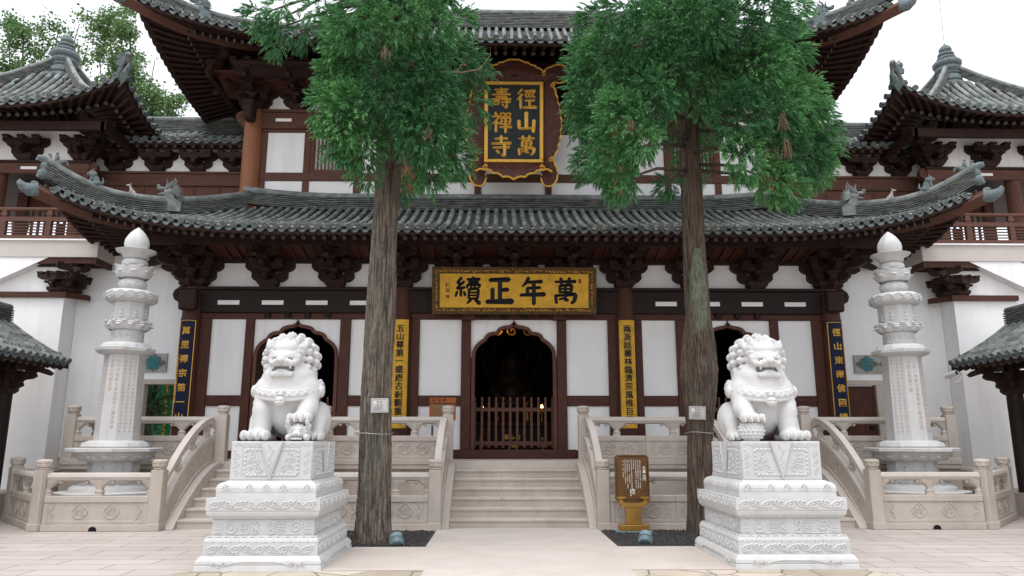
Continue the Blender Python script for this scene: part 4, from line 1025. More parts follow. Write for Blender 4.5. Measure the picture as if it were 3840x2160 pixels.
    B(m, 10.36, 10.48, y+.07, 20.3, 6.504, 6.62); B(m, 10.37, 10.47, y+.07, 20.3, 6.98, 7.09); B(m, 10.38, 10.46, y+.07, 20.3, 7.26, 7.34)
    for z in (6.69, 6.765, 6.84, 6.915): B(m, 10.40, 10.44, y+.07, 20.3, z-.014, z+.014)
    m.build('balcony_railing', M_wood2, tw)
    # ground storey: pier, moulded beam, big corner bracket and joists
    m = MB(); B(m, 11.15, 17.2, 18.3, 20.4, .0, 6.048); m.build('pier_wall', M_plaster, tw)
    m = MB(); B(m, 11.05, 12.75, 18.18, 18.297, 5.08, 5.21); m.prism([(sg*11.15, 18.30), (sg*11.15, 18.18), (sg*10.75, 18.62), (sg*10.75, 18.74)], 5.08, 5.21, 'z'); m.build('wall_beam', M_woodh, tw)
    m = MB(); dougong(m, 0, 0, 0, T(sg*11.36, 18.36, 5.21, rz=0), .72, 1); dougong(m, 0, 0, 0, T(sg*11.2, 18.36, 5.21, rz=-sg*pi/4), .72, 2); dougong(m, 0, 0, 0, T(sg*11.13, 18.5, 5.21, rz=-sg*pi/2), .72, 1); m.box(*sorted((sg*11.0, sg*12.0)), 18.2, 18.3, 5.86, 6.04)
    m.build('bracket_set', M_brk, tw)
    m = MB()
    for k in range(14):
        yy = 18.2+k*.17; B(m, 10.36, 11.14, yy-.035, yy+.035, 5.95, 6.046)
    B(m, 10.34, 10.44, 18.06, 20.3, 5.90, 6.045); B(m, 10.45, 12.4, 18.06, 18.16, 5.90, 6.045); m.build('joists', M_woodh, tw)
    # outer flight of steps coming up to the balcony
    m = MB()
    pl = [(11.5, 6.045), (17.4, 3.1), (17.4, 3.75), (12.8, 6.045)]; m.prism([(sg*a, b) for a, b in pl][::sg], 18.03, 18.29, 'y')
    m.build('outer_stairs', M_plaster, tw)
    # -- gallery between tower and hall
    g = thing('gallery', f'white-walled connecting gallery with grey tile roof {ref2}', 'gallery', (sg*9.8, 20.6, 1.0), 'connecting galleries')
    q = Slope((sg*9.75, 20.0), (1, 0), (0, 1), 2.1, 1.6, 10.0, 10.86, 0, 1, 1, .2, .262, (False, False)); make_roof('gallery_roof', [q], g, det=(1,), two=False, rb=.07)
    b, c = MB(), MB(); ridge_band(b, c, [(sg*11.9, 21.55, 10.82), (sg*9.7, 21.55, 10.82), (sg*7.6, 21.55, 10.82)], .44, .22, 8); b.build('gallery_ridge', M_ridge, g); c.build('gallery_ridge_cap', M_ridgecap, g, smooth=True)
    m = MB(); B(m, 7.6, 12.0, 20.6, 20.72, 9.14, 10.3); m.build('bracket_zone_wall', M_plaster, g)
    m = MB(); B(m, 7.6, 12.0, 20.48, 20.597, 8.78, 9.135, bev=.01); B(m, 7.6, 12.0, 20.44, 20.6, 9.138, 9.2); m.build('gallery_beam', M_wood2, g)
    m = MB(); B(m, 7.6, 12.0, 20.2, 20.3, 9.82, 9.98); m.build('eave_purlin', M_eave, g)
    for xx in (8.0, 9.1, 10.25, 11.4): m = MB(); dougong(m, sg*xx, 20.6, 9.202, sc=.88, tiers=1); m.build('bracket_set', M_brk, g)
    for k in range(6):
        x0 = 7.7+k*.72; m = MB(); B(m, x0, x0+.70, 20.55, 20.62, 6.5, 8.775); B(m, x0+.06, x0+.64, 20.535, 20.549, 8.2, 8.68); B(m, x0+.06, x0+.64, 20.535, 20.549, 6.9, 8.1); m.build('folding_door', M_wood2v, g)
    m = MB(); B(m, 8.16, 11.14, 18.85, 19.0, 3.12, 6.9); B(m, 9.42, 11.14, 18.85, 19.0, 1.0, 3.118); B(m, 8.16, 8.22, 18.85, 19.0, 1.0, 3.118); m.build('gallery_wall', M_plaster, g)
    m = MB(); B(m, 8.16, 10.3, 19.01, 20.5, 6.7, 6.9); m.build('gallery_floor', M_concrete, g)
    m = MB(); B(m, 8.222, 8.46, 18.80, 19.02, 1.18, 2.99, bev=.008); B(m, 9.20, 9.418, 18.80, 19.02, 1.18, 2.99, bev=.008); B(m, 8.222, 9.418, 18.80, 19.02, 2.992, 3.117, bev=.008); m.build('stone_door_frame', M_granite, g)
    if sg > 0:
        m = MB(); B(m, 8.462, 9.198, 18.90, 18.97, 1.19, 2.98); dr = m.build('door_leaf', M_woodv, g)
        m = MB(); m.lathe([(.07, 0), (.07, .03), (.03, .05)], 12, M=Matrix.Translation((9.05, 18.895, 1.95)) @ Matrix.Rotation(R(90), 4, 'X')); m.build('door_knocker', M_beam, dr)
    # glazed calligraphy panel
    cp = thing('calligraphy_panel', f'grey brick panel with two teal brush characters {ref2}', 'wall panel', (sg*9.33, 18.8, 3.55), 'calligraphy panels')
    m = MB(); c0 = sg*9.32; m.box(c0-.62, c0+.62, 18.80, 18.846, 3.30, 3.76); m.build('pale_ground', M_tilepan2, cp)
    for k, ch in zip((-1, 1), ('若', '般') if sg > 0 else ('脫', '解')):
        xx = c0+k*.30; m = MB(); m.prism([(xx-.30, 3.53), (xx, 3.30+.002), (xx+.30, 3.53), (xx, 3.758)], 18.79, 18.799, 'y'); m.build('brick_diamond', M_tilepan, cp)
        m = MB(); put(m, ch, xx, 3.53, .36, 18.788, off=.012, ext=.02); m.build('lettering', M_tealb, cp)
    # -- courtyard walk with its own low roof
    w = thing('covered_walk', f'low tiled courtyard walk at the ' + ('left edge of the photo' if sg < 0 else 'right edge beside the security camera'), 'covered walkway', (sg*11.6, 14, 0), 'covered courtyard walks')
    q = Slope((sg*10.32, 11.9), (0, -sg) if sg < 0 else (0, 1), (sg, 0), 5.5, 1.5, 3.40, 4.32, 0, 1, 1, .25, .25, (False, False))
    q.ax = np.array((0., 1.)) ; q2 = Slope((sg*13.32, 11.9), (0, 1), (-sg, 0), 5.5, 1.5, 3.40, 4.32, 0, 1, 1, .25, .25, (False, False)); make_roof('walk_roof', [q, q2], w, det=(1, 0), two=False, rb=.07)
    b, c = MB(), MB(); ridge_band(b, c, [(sg*11.82, 17.35, 4.30), (sg*11.82, 12, 4.30), (sg*11.82, 6.4, 4.30)], .32, .24, 6); b.build('walk_ridge', M_ridge, w); c.build('walk_ridge_cap', M_ridgecap, w, smooth=True)
    for yy in (16.6, 13.4, 10.2):
        m = MB(); m.lathe([(.17, .5), (.17, 3.3)], 14, (sg*11.2, yy, 0)); m.build('column', M_beam, w, smooth=True, angle=40)
        m = MB(); dougong(m, 0, 0, 0, T(sg*11.2, yy, 2.62, rz=-sg*pi/2), .75, 2); m.build('bracket_set', M_brk, w)
    m = MB(); B(m, 11.13, 11.27, 6.4, 17.2, 3.18, 3.36); m.build('eave_beam', M_beam, w)
    m = MB(); B(m, 12.6, 12.75, 6.4, 17.3, 0.5, 3.8); m.build('rear_wall', M_plaster, w)
    m = MB(); B(m, 10.95, 14, 6.4, 18.29, 0, .50)
    for k in range(2): B(m, 10.95-.32*(k+1), 10.949-.32*k, 12.5, 15.0, 0, .50-.167*(k+1), bev=.01)
    m.build('plinth', M_granite, w)
wing(-1); wing(1)
# glimpse of the yard beyond the left doorway
gsc = thing('netted_scaffold', 'green netted scaffold with yellow poles seen through the left doorway', 'scaffold', (-12, 27, 0))
M_net = mat('green_netting', (.02, .34, .19), .8, .25, 6, bump=.2, bscale=40)
M_pole = mat('yellow_pole', (.55, .38, .03), .6, .15, 6)
m = MB(); m.box(-16, -8.3, 27.1, 27.14, 0, 7); m.build('net', M_net, gsc)
m = MB()
for k in range(9): m.tube([(-15.6+k*.85, 27.0, 0), (-15.6+k*.85, 27.0, 7)], .05, 6)
for z in (1.2, 2.4, 3.6, 5): m.tube([(-16, 26.93, z), (-8.4, 26.93, z)], .045, 6)
m.build('pole', M_pole, gsc)
# ---------------------------------------------------------------- hanging plaques and couplets
# upright plaque under the upper eave, leaning forward at the top
vp = thing('upright_plaque', 'large upright plaque with gold characters on blue-grey ground in a scalloped carved frame', 'plaque', (0, 19.3, 10.1))
TM = Matrix.Translation((0, 18.62, 9.97)) @ Matrix.Rotation(R(9), 4, 'X') @ Matrix.Scale(.985, 4)     # local: x across, z up, -y to the viewer
def scal(pts, n=5, amp=.03):
    out = []
    p = [np.array(a, float) for a in pts]
    for a, b in zip(p[:-1], p[1:]):
        d = b-a; nr = np.array((d[1], -d[0])); nr /= np.linalg.norm(nr)+1e-9
        k = max(1, round(np.linalg.norm(d)/.21))
        for i in range(k):
            for u in np.linspace(0, 1, 5)[:-1]: out.append(a+d*(i+u)/k-nr*amp*math.sin(pi*u))
    out.append(p[-1]); return np.array(out)
half = [(0, 1.72), (.30, 1.64), (.62, 1.50), (.80, 1.38), (1.0, 1.52), (1.28, 1.58), (1.50, 1.46), (1.50, 1.22), (1.32, 1.10), (1.10, 1.12), (1.06, .98), (1.14, .76), (1.24, .35), (1.28, -.05), (1.24, -.45), (1.14, -.85), (1.02, -1.0), (1.12, -1.16), (1.18, -1.45), (1.10, -1.68), (.92, -1.76), (.78, -1.66), (.76, -1.40)]
edge = scal(half); full = np.r_[edge, (edge*np.array((-1, 1)))[::-1]]
m = MB(); k = len(edge)
# frame: strips from the scalloped edge inward to the board, with a dished carved face
hb, ht = .80, 1.12
for sx in (-1, 1):
    inner = []
    for x_, z_ in edge:
        inner.append((min(max(x_, 0), hb), min(max(z_, -ht), ht)) if abs(x_) < 9 else 0)
    inner = np.array(inner)
    o1 = np.c_[edge[:, 0]*sx, np.full(k, -.06), edge[:, 1]]; o0 = np.c_[edge[:, 0]*sx, np.full(k, .05), edge[:, 1]]; i1 = np.c_[inner[:, 0]*sx, np.full(k, -.0), inner[:, 1]]; md = (o1+i1)/2+np.array((0, -.035, 0))
    m.grid(xf(TM, np.stack([o0, o1, md, i1]).reshape(-1, 3)).reshape(4, k, 3))
m.box(-.98, .98, .0, .05, -1.3, 1.3, 0, TM)
fr = m.build('carved_frame', M_carved, vp)
m = MB(); ft = np.c_[edge[:, 0], np.full(k, -.075), edge[:, 1]]
for sx in (-1, 1): m.tube(ft*np.array((sx, 1, 1)), .025, 6, M=TM)
for sx in (-1, 1):
    for (cx_, cz_) in ((.80, 1.34), (1.04, 1.02), (1.0, -1.02)):
        q = spiral(cx_*sx, cz_, .075, 1.4, pi/2, -sx, 14); m.tube(np.c_[q[:, 0], np.full(14, -.09), q[:, 1]], .018, 5, M=TM)
m.build('gilt_edging', M_gold, vp, smooth=True, angle=50)
m = MB(); m.box(-.70, .70, -.045, -.002, -1.02, 1.02, 0, TM); m.build('board', M_slate, vp)
m = MB()
for a in ((-.80, .80, -.09, -.003, 1.022, 1.11), (-.80, .80, -.09, -.003, -1.11, -1.022), (-.80, -.702, -.09, -.003, -1.021, 1.021), (.702, .80, -.09, -.003, -1.021, 1.021)): m.box(*a, 0, TM, bev=.012)
m.build('gilt_border', M_gold, vp)
for ch, x_, z_ in (('徑', .34, .64), ('山', .34, 0), ('萬', .34, -.64), ('壽', -.34, .66), ('禪', -.34, -.01), ('寺', -.34, -.66)): m = MB(); brush(m, BR[ch], x_, z_, .555, -.046, .03, TM); m.build('character', M_gold, vp)
# carved apron under the board
ap = [(0, -1.62), (.30, -1.55), (.55, -1.45), (.78, -1.36), (1.02, -1.40)]; e2 = scal(ap, amp=.045); k = len(e2)
m = MB(); g = MB()
for sx in (-1, 1):
    o1 = np.c_[e2[:, 0]*sx, np.full(k, -.26), e2[:, 1]]; i1 = np.c_[np.clip(e2[:, 0], 0, .80)*sx, np.full(k, -.05), np.full(k, -1.12)]; md = (o1+i1)/2+np.array((0, -.03, 0)); bk = o1+np.array((0, .10, .04))
    m.grid(xf(TM, np.stack([bk, o1, md, i1]).reshape(-1, 3)).reshape(4, k, 3)); g.tube(o1+np.array((0, -.01, 0)), .030, 6, M=TM)
    q = spiral(.78*sx, -1.28, .085, 1.4, pi/2, sx, 14); g.tube(np.c_[q[:, 0], np.full(14, -.25), q[:, 1]], .02, 5, M=TM)
m.build('carved_apron', M_carved, vp); g.build('gilt_edging', M_gold, vp, smooth=True, angle=50)

# horizontal plaque over the central door
hp = thing('horizontal_plaque', 'wide gold plaque with four black brush characters in a carved frame above the central door', 'plaque', (0, 18.2, 5.3))
HM = Matrix.Translation((0, 18.16, 5.275)) @ Matrix.Rotation(R(11), 4, 'X')
m = MB(); m.box(-1.86, 1.86, -.03, .03, -.43, .43, 0, HM); m.build('board', M_goldpan, hp)
m = MB(); W2, H2 = 2.04, .585
def fq(a, b, c, d): m.raw(xf(HM, [a, b, c, d]), [[0, 1, 2, 3]])
out = [(-W2, -H2), (W2, -H2), (W2, H2), (-W2, H2)]; inn = [(-1.85, -.42), (1.85, -.42), (1.85, .42), (-1.85, .42)]
for i in range(4):
    j = (i+1) % 4
    fq((out[i][0], -.10, out[i][1]), (out[j][0], -.10, out[j][1]), (inn[j][0], -.035, inn[j][1]), (inn[i][0], -.035, inn[i][1]))
    fq((out[i][0], .05, out[i][1]), (out[j][0], .05, out[j][1]), (out[j][0], -.10, out[j][1]), (out[i][0], -.10, out[i][1]))
m.box(-W2, W2, .05, .07, -H2, H2, 0, HM); m.build('carved_frame', M_carved2, hp)
m = MB(); FM = HM @ Matrix.Translation((0, -.075, 0))
rr = random.Random(8)
for k in range(52):
    u = -1.9+k*3.8/51
    for z_ in (.50, -.50):
        q = spiral(u, z_+rr.uniform(-.025, .025), rr.uniform(.03, .055), rr.uniform(.6, 1.2), rr.uniform(0, 6), rr.choice((-1, 1)), 8); m.tube(np.c_[q[:, 0], np.zeros(8)+.01, q[:, 1]], .009, 4, M=FM)
for k in range(11):
    for sx in (-1, 1):
        q = spiral(sx*1.945+rr.uniform(-.02, .02), -.42+k*.084, .04, .9, rr.uniform(0, 6), sx, 8); m.tube(np.c_[q[:, 0], np.zeros(8)+.01, q[:, 1]], .009, 4, M=FM)
m.build('gilt_carving', M_gold, hp)
for ch, x_ in (('續', -1.17), ('正', -.37), ('年', .46), ('萬', 1.27)): m = MB(); brush(m, BR[ch], x_, 0, .66, -.032, .03, HM, 1.55); m.build('character', M_ink, hp)
m = MB()
for ch, z_ in (('傳', .14), ('印', 0.)): put(m, ch, -1.66, z_, .115, 0, off=.02, fn=lambda w: xf(HM, w+np.array((0, -.034, 0))))
m.build('signature', M_ink, hp)
m = MB(); m.box(-1.70, -1.61, -.036, -.031, -.19, -.11, 0, HM); m.box(1.60, 1.67, -.036, -.031, .19, .30, 0, HM); m.build('seal', M_red, hp)

# couplet boards curved round the columns
def couplet(x, text, ground, ink, border, label, small=None, rad=.275, z0=1.86, z1=4.62, size=.205, off=.008, w_=.80):
    t = thing('couplet_board', label, 'couplet board', (x, YF, z0), 'couplet boards on the hall columns')
    def bend(p, r): a = p[:, 0]/r; return np.c_[x+r*np.sin(a)*1., YF-r*np.cos(a), p[:, 2]]
    A = np.linspace(-w_, w_, 15)
    def sheet(r, za, zb, wA=1., th=.02):
        m = MB(); P = [np.c_[x+q*np.sin(A*wA), YF-q*np.cos(A*wA), np.full(15, z)] for q, z in ((r-th, za), (r, za), (r, zb), (r-th, zb))]
        m.grid(np.stack(P)); return m
    sheet(rad, z0, z1).build('backing', M_woodv, t, smooth=True, angle=30)
    sheet(rad+.012, z0+.05, z1-.05, .93).build('board', ground, t, smooth=True, angle=30)
    if border:
        m = MB(); r = rad+.016; a = w_*.86
        arc = np.linspace(-a, a, 12)
        for z in (z0+.10, z1-.09): m.tube(np.c_[x+r*np.sin(arc), YF-r*np.cos(arc), np.full(12, z)], .011, 5)
        for s in (-1, 1): m.tube([(x+r*sin(s*a), YF-r*cos(a), z0+.10), (x+r*sin(s*a), YF-r*cos(a), z1-.09)], .011, 5)
        m.build('gilt_border', border, t)
    r = rad+.014; n = len(text); st = (z1-z0-.32)/n
    for i, ch in enumerate(text):
        zc = z1-.17-st*(i+.5)
        def fn(w, r=r):
            a = (w[:, 0]-x)/r; rr_ = r+(YF-w[:, 1]); return np.c_[x+rr_*np.sin(a), YF-rr_*np.cos(a), w[:, 2]]
        m = MB(); put(m, ch, x, zc, size, YF, off=off, ext=.11, fn=fn); m.build('character', ink, t)
    if small:
        m = MB()
        for i, ch in enumerate(small):
            def fn(w, r=r):
                a = (w[:, 0]-x)/r-.60; rr_ = r+(YF-w[:, 1]); return np.c_[x+rr_*np.sin(a), YF-rr_*np.cos(a), w[:, 2]]
            put(m, ch, x, z1-.95-i*.075, .068, YF, off=.015, ext=.03, fn=fn)
        m.build('small_inscription', ink, t)
couplet(-8.08, '萬里禪宗第一山', M_navy, M_gold, M_gold, 'navy couplet board on the column beside the green scaffold doorway, gold characters', '丁酉年夏月吉日大佛弟子敬書於徑山')
couplet(8.08, '徑山東南佛國總', M_navy, M_gold, M_gold, 'navy couplet board on the column beside the closed brown door, gold characters')
couplet(-2.82, '五山尊第一盛唐古剎觀重光', M_goldpan, M_ink, None, 'gold couplet board with black characters on the column behind the left cedar', size=.20, off=.012)
couplet(2.82, '兩浙話叢林臨濟宗風推巨擘', M_goldpan, M_ink, None, 'gold couplet board with black characters on the column right of the central door', size=.20, off=.012)

# ---------------------------------------------------------------- picket barriers in the doorways, altar inside
def barrier(cx, label):
    t = thing('picket_barrier', label, 'barrier', (cx, YF+.22, 1.2), 'wooden picket barriers in the hall doors')
    y = YF+.22
    m = MB(); m.box(cx-1.02, cx+1.02, y-.03, y+.03, 1.50, 1.60); m.box(cx-1.02, cx+1.02, y-.03, y+.03, 2.33, 2.42); m.build('rail', M_wood2, t)
    for k in range(12):
        x = cx-.97+k*1.94/11; m = MB(); m.box(x-.032, x+.032, y-.045, y+.028, 1.44, 2.52, bev=.006)
        m.prism([(x-.034, 2.522), (x+.034, 2.522), (x+.018, 2.58), (x+.03, 2.66), (x+.012, 2.69), (x, 2.675), (x-.012, 2.69), (x-.03, 2.66), (x-.018, 2.58)], y-.03, y+.02); m.build('picket', M_wood2v, t)
barrier(0, 'dark red picket barrier across the central doorway'); barrier(-5.435, 'dark red picket barrier across the doorway behind the lion with the cub'); barrier(5.435, 'dark red picket barrier across the doorway behind the lion with the ball')
al = thing('altar', 'dark lacquered altar table with gold ornament inside the central doorway', 'altar', (0, 21.2, 1.2))
m = MB(); m.box(-1.5, 1.5, 20.9, 21.6, 2.0, 2.12, bev=.02); m.box(-1.35, 1.35, 20.98, 21.5, 1.2, 1.98); m.build('table', M_beam, al)
m = MB()
for ch, x_ in (('福', -.16), ('德', .0), ('功', .16)): put(m, ch, x_, 1.72, .14, 20.97, off=.02)
m.build('gilt_title', M_gold, al); m = MB()
for k in range(4):
    put(m, '南無阿彌'[k], -.85, 1.66-k*.1, .09, 20.97, off=.02); put(m, '陀佛供養'[k], .85, 1.66-k*.1, .09, 20.97, off=.02)
for k in range(7): a = k*pi/6; m.ell((.02+.11*cos(a), 20.96, 1.36+.11*sin(a)), (.03, .01, .045), 6, 4)
m.build('gilt_lettering', M_gold, al)
for sx in (-1, 1):
    l = thing('oil_lamp', f'small lit amber oil lamp on the {"left" if sx < 0 else "right"} end of the altar', 'lamp', (sx*.83, 20.95, 2.12), 'oil lamps on the altar')
    m = MB(); m.lathe([(.05, 2.12), (.03, 2.16), (.02, 2.30), (.06, 2.40), (.075, 2.46), (.07, 2.47), (.02, 2.44)], 12, (sx*.83, 20.95, 0)); m.build('bowl', M_brass, l, smooth=True)
    m = MB(); m.ell((sx*.83, 20.95, 2.53), (.035, .035, .075), 8, 6); m.build('flame', M_flame, l, smooth=True)
    for x_ in (.42,):
        v = thing('altar_vase', f'slim brass altar vase {"left" if sx < 0 else "right"} of the middle of the altar', 'vase', (sx*x_, 21.0, 2.12), 'brass altar vases')
        m = MB(); m.lathe([(.05, 2.12), (.07, 2.2), (.03, 2.32), (.03, 2.42), (.06, 2.50)], 12, (sx*x_, 21.0, 0)); m.tube([(sx*x_, 21, 2.5), (sx*(x_-.02), 21, 2.62), (sx*(x_+.05), 21, 2.72)], .012, 5); m.build('body', M_brass, v, smooth=True)
bd = thing('seated_statue', 'gilded seated statue in the dark behind the altar of the central door', 'statue', (0, 22.4, 2.1))
from math import hypot
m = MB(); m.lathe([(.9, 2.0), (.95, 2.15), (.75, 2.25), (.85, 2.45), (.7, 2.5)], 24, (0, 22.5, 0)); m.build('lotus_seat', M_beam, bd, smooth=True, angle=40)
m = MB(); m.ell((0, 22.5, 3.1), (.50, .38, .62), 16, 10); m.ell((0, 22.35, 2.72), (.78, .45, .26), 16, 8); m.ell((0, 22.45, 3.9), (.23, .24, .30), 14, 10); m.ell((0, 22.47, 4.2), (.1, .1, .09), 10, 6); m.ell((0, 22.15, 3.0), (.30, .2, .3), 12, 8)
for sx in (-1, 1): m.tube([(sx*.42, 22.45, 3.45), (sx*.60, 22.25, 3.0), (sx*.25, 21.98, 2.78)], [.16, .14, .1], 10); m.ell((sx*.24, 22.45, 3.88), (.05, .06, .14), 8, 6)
m.build('body', mat('shade_darkened_gilding', (.014, .007, .004), .6, .3, 6), bd, smooth=True)  # gilding coloured near-black, the darkness of the hall put into it
m = MB(); q = np.linspace(0, 2*pi, 40); m.tube(np.c_[.52*np.cos(q), np.full(40, 22.75), 4.25+.62*np.sin(q)], .05, 6); m.tube(np.c_[.9*np.cos(q), np.full(40, 22.8), 4.2+.95*np.sin(q)], .06, 6); m.build('halo', mat('shade_darkened_halo', (.012, .007, .004), .6, .3, 6), bd)  # halo colour likewise darkened to stand in for indoor shade
cn = thing('altar_canopy', 'gilded hanging canopy glowing amber at the top of the central doorway', 'canopy', (0, 21, 4.4))
m = MB(); m.box(-.95, .95, 20.6, 21.3, 4.86, 4.92)
for k in range(3):
    q = spiral(-.42+k*.42, 4.62, .16, 1.3, pi/2, 1 if k % 2 else -1, 20); m.tube(np.c_[q[:, 0], np.full(20, 20.62), q[:, 1]], .028, 6)
for k in range(9): m.tube([(-.8+k*.2, 20.6, 4.86), (-.7+k*.2, 20.6, 4.78), (-.6+k*.2, 20.6, 4.86)], .02, 5)
m.build('gilt_scrolls', M_gold, cn)
m = MB(); m.ell((-.32, 20.72, 4.80), (.045, .045, .045), 8, 6); m.build('bulb', M_flame, cn)
lt = bpy.data.lights.new('canopy_lamp', 'POINT'); lt.energy = 2.2; lt.color = (1, .5, .12); lt.shadow_soft_size = .06
lo = bpy.data.objects.new('canopy_lamp', lt); COL.objects.link(lo); lo.location = (-.32, 20.52, 4.74)

# ---------------------------------------------------------------- boards, plates, lamps
sg_ = thing('information_board', 'brown board with white writing on a brass stand right of the middle stairs', 'sign', (2.02, 13.8, 0)); sg_.scale = (.89,)*3
c0, y = 2.02, 13.75
m = MB(); m.box(c0-.36, c0+.36, y-.12, y+.22, .0, .05, bev=.006); m.build('slab', M_gun, sg_)
m = MB(); m.box(c0-.29, c0+.29, y-.09, y+.17, .05, .165, bev=.012)
m.box(c0-.15, c0+.15, y-.03, y+.11, .165, .50, bev=.008)
m.prism([(c0-.29, .66), (c0-.29, .60), (c0-.25, .53), (c0-.17, .50), (c0+.17, .50), (c0+.25, .53), (c0+.29, .60), (c0+.29, .66), (c0+.215, .66), (c0+.20, .61), (c0+.14, .585), (c0-.14, .585), (c0-.20, .61), (c0-.215, .66)], y-.035, y+.115)
for s in (-1, 1): m.box(*sorted((c0+s*.15, c0+s*.325)), y-.06, y+.13, .66, .705, bev=.006)
m.build('stand', M_brass, sg_)
m = MB(); b_ = .055
pl = [(c0-.345+b_, .60), (c0+.345-b_, .60), (c0+.345, .66), (c0+.345, 1.47), (c0+.345-b_*.4, 1.50), (c0+.345-b_, 1.525), (c0-.345+b_, 1.525), (c0-.345+b_*.4, 1.50), (c0-.345, 1.47), (c0-.345, .66)]
m.prism(pl, y, y+.08); bo = m.build('board', M_bronze, sg_)
m = MB()
for z in (.64, 1.49): m.box(c0-.27, c0+.27, y-.006, y-.0005, z, z+.010)
for x in (-.318, .31): m.box(c0+x, c0+x+.010, y-.006, y-.0005, .70, 1.42)
m.build('incised_border', M_beam, sg_)
m = MB()
for i, ch in enumerate('五鳳山門'): put(m, ch, c0+.245, 1.27-i*.075, .07, y-.002, off=.015, ext=.01)
for i, ch in enumerate('徑山'): put(m, ch, c0+.02, .835-i*.055, .058, y-.002, off=.03, ext=.01)
for i, ch in enumerate('萬壽禪寺'): put(m, ch, c0-.035, .835-i*.036, .034, y-.002, off=.03, ext=.01)
body = ['五鳳山門位於徑山萬壽禪寺中軸線之上門前有廣場一門', '五鳳山門為徑山寺標誌性建築之一二門為五鳳樓', '五鳳山門高二層五間重檐歇山頂上覆灰瓦下為石臺人', '天王殿內供彌勒', '門內為天王殿供奉彌勒菩薩及四大天王韋馱尊者', '上層 供奉五百羅漢 大門兩側有楹聯', '五鳳山門始建於宋代 一人可望五峰 五峰環抱', '徑山寺五峰山門萬壽禪寺 徑山禪宗第一', '上層 供奉 彌勒 門前石獅', '。']
for c, col in enumerate(body):
    for i, ch in enumerate(col[:21]):
        if ch != ' ': put(m, ch, c0+.165-c*.043, 1.42-i*.0272, .023, y-.002, off=.012, ext=.01)
m.build('lettering', M_white, sg_)
m = MB(); m.box(c0+.008, c0+.036, y-.004, y-.0005, .725, .755); m.build('seal', M_red, sg_)

nb = thing('notice_board', 'orange wooden notice board with teal writing beside the central door', 'sign', (-1.68, 17.9, ZP))
c0, y = -1.70, 17.75
m = MB(); m.box(c0-.31, c0+.31, y-.02, y+.02, 2.48, 2.61, bev=.004); m.box(c0-.31, c0+.31, y-.02, y+.02, 2.08, 2.455, bev=.004); m.build('board', M_orange, nb)
m = MB()
for x in (-.235, .235): m.box(c0+x-.025, c0+x+.025, y+.021, y+.06, ZP, 2.6)
m.build('post', M_post, nb)
m = MB()
for k, ch in enumerate('天王殿'): put(m, ch, c0-.2+k*.125, 2.545, .085, y-.021, off=.02, ext=.01, sx=1.15)
m.build('title', M_ink, nb)
m = MB()
for j, ln in enumerate(('若人欲識佛境界眾生', '丹墀上香禮拜供養如', ' 殿內請勿', ' 敬請肅靜', ' 佛前合掌')):
    for k, ch in enumerate(ln):
        if ch != ' ': put(m, ch, c0-.235+k*.058, 2.415-j*.055-(.02 if j > 1 else 0), .046, y-.021, off=.03, ext=.01)
m.build('lettering', M_teal, nb)

def plate(x, y, z, rz, tilt, label):
    t = thing('tree_plate', label, 'tree label', (x, y, z), 'tree name plates')
    M = Matrix.Translation((x, y, z)) @ Matrix.Rotation(rz, 4, 'Z') @ Matrix.Rotation(tilt, 4, 'Y')
    m = MB(); m.box(-.145, .145, -.006, .006, -.115, .115, 0, M, bev=.003); m.build('plate', M_steel, t)
    m = MB()
    for a in ((-.125, .125, .092, .097), (-.125, .125, -.097, -.092)): m.box(a[0], a[1], -.009, -.0065, a[2], a[3], 0, M)
    for s in (-1, 1): m.box(s*.13-.002, s*.13+.002, -.009, -.0065, -.09, .09, 0, M)
    def tx(s, x0, z0, size, dx):
        for k, ch in enumerate(s): put(m, ch, x0+k*dx, z0, size, 0, off=.03, ext=.01, fn=lambda w: xf(M, w+np.array((0, -.0075, 0))))
    tx('柳杉', -.02, .055, .032, .05); tx('科屬 杉科', -.035, .012, .018, .019); tx('柳杉屬常綠喬木', -.06, -.012, .016, .017)
    for j in range(3): tx('常綠喬木樹高可達四十米', -.085, -.036-j*.018, .013, .0135)
    m.build('lettering', mat('grey_print', (.16, .17, .17), .6), t)
    m = MB(); m.lathe([(.026, 0), (.026, .003)], 16, M=M @ Matrix.Translation((-.075, -.0065, .048)) @ Matrix.Rotation(R(90), 4, 'X')); m.build('badge', M_white, t)
    m = MB(); mm = M @ Matrix.Translation((-.075, -.0105, .046)); m.prism([(-.014, -.006), (0, .010), (.014, -.006), (.008, -.006), (0, .003), (-.008, -.006)], -.001, .001, 'y', 0, mm); m.build('badge_mark', M_teal, t)
plate(-2.33, 12.27, 2.17, 0, R(-1.5), 'pale metal name plate tied to the grey-barked cedar trunk')
plate(3.11, 13.20, 2.09, R(-4), R(2), 'metal name plate tied to the brown-barked cedar trunk')
def spot(x, y, yaw, label):
    t = thing('spotlight', label, 'spotlight', (x, y, 0), 'ground spotlights')
    M = T(x, y, .085, yaw) @ Matrix.Rotation(R(-42), 4, 'X')
    m = MB(); m.lathe([(.055, -.06), (.075, -.055), (.08, .03), (.098, .035), (.10, .10), (.085, .11), (.08, .10)], 16, M=M)
    for k in range(14): a = k*2*pi/14; m.box(.07, .095, -.004, .004, -.05, .03, 0, M @ Matrix.Rotation(a, 4, 'Z'))
    m.build('housing', M_gun, t)
    m = MB(); m.lathe([(.08, .098), (.001, .10)], 16, M=M); m.build('lens', M_slate, t)
    m = MB()
    for s in (-1, 1): m.box(*sorted((s*.102, s*.112)), -.02, .02, -.10, .04, 0, T(x, y, .085, yaw))
    m.box(-.112, .112, -.025, .025, -.085, -.075, 0, T(x, y, .085, yaw)); m.build('bracket', M_gun, t)
spot(-1.97, 12.12, R(15), 'teal grey spotlight on the gravel beside the grey-barked cedar trunk')
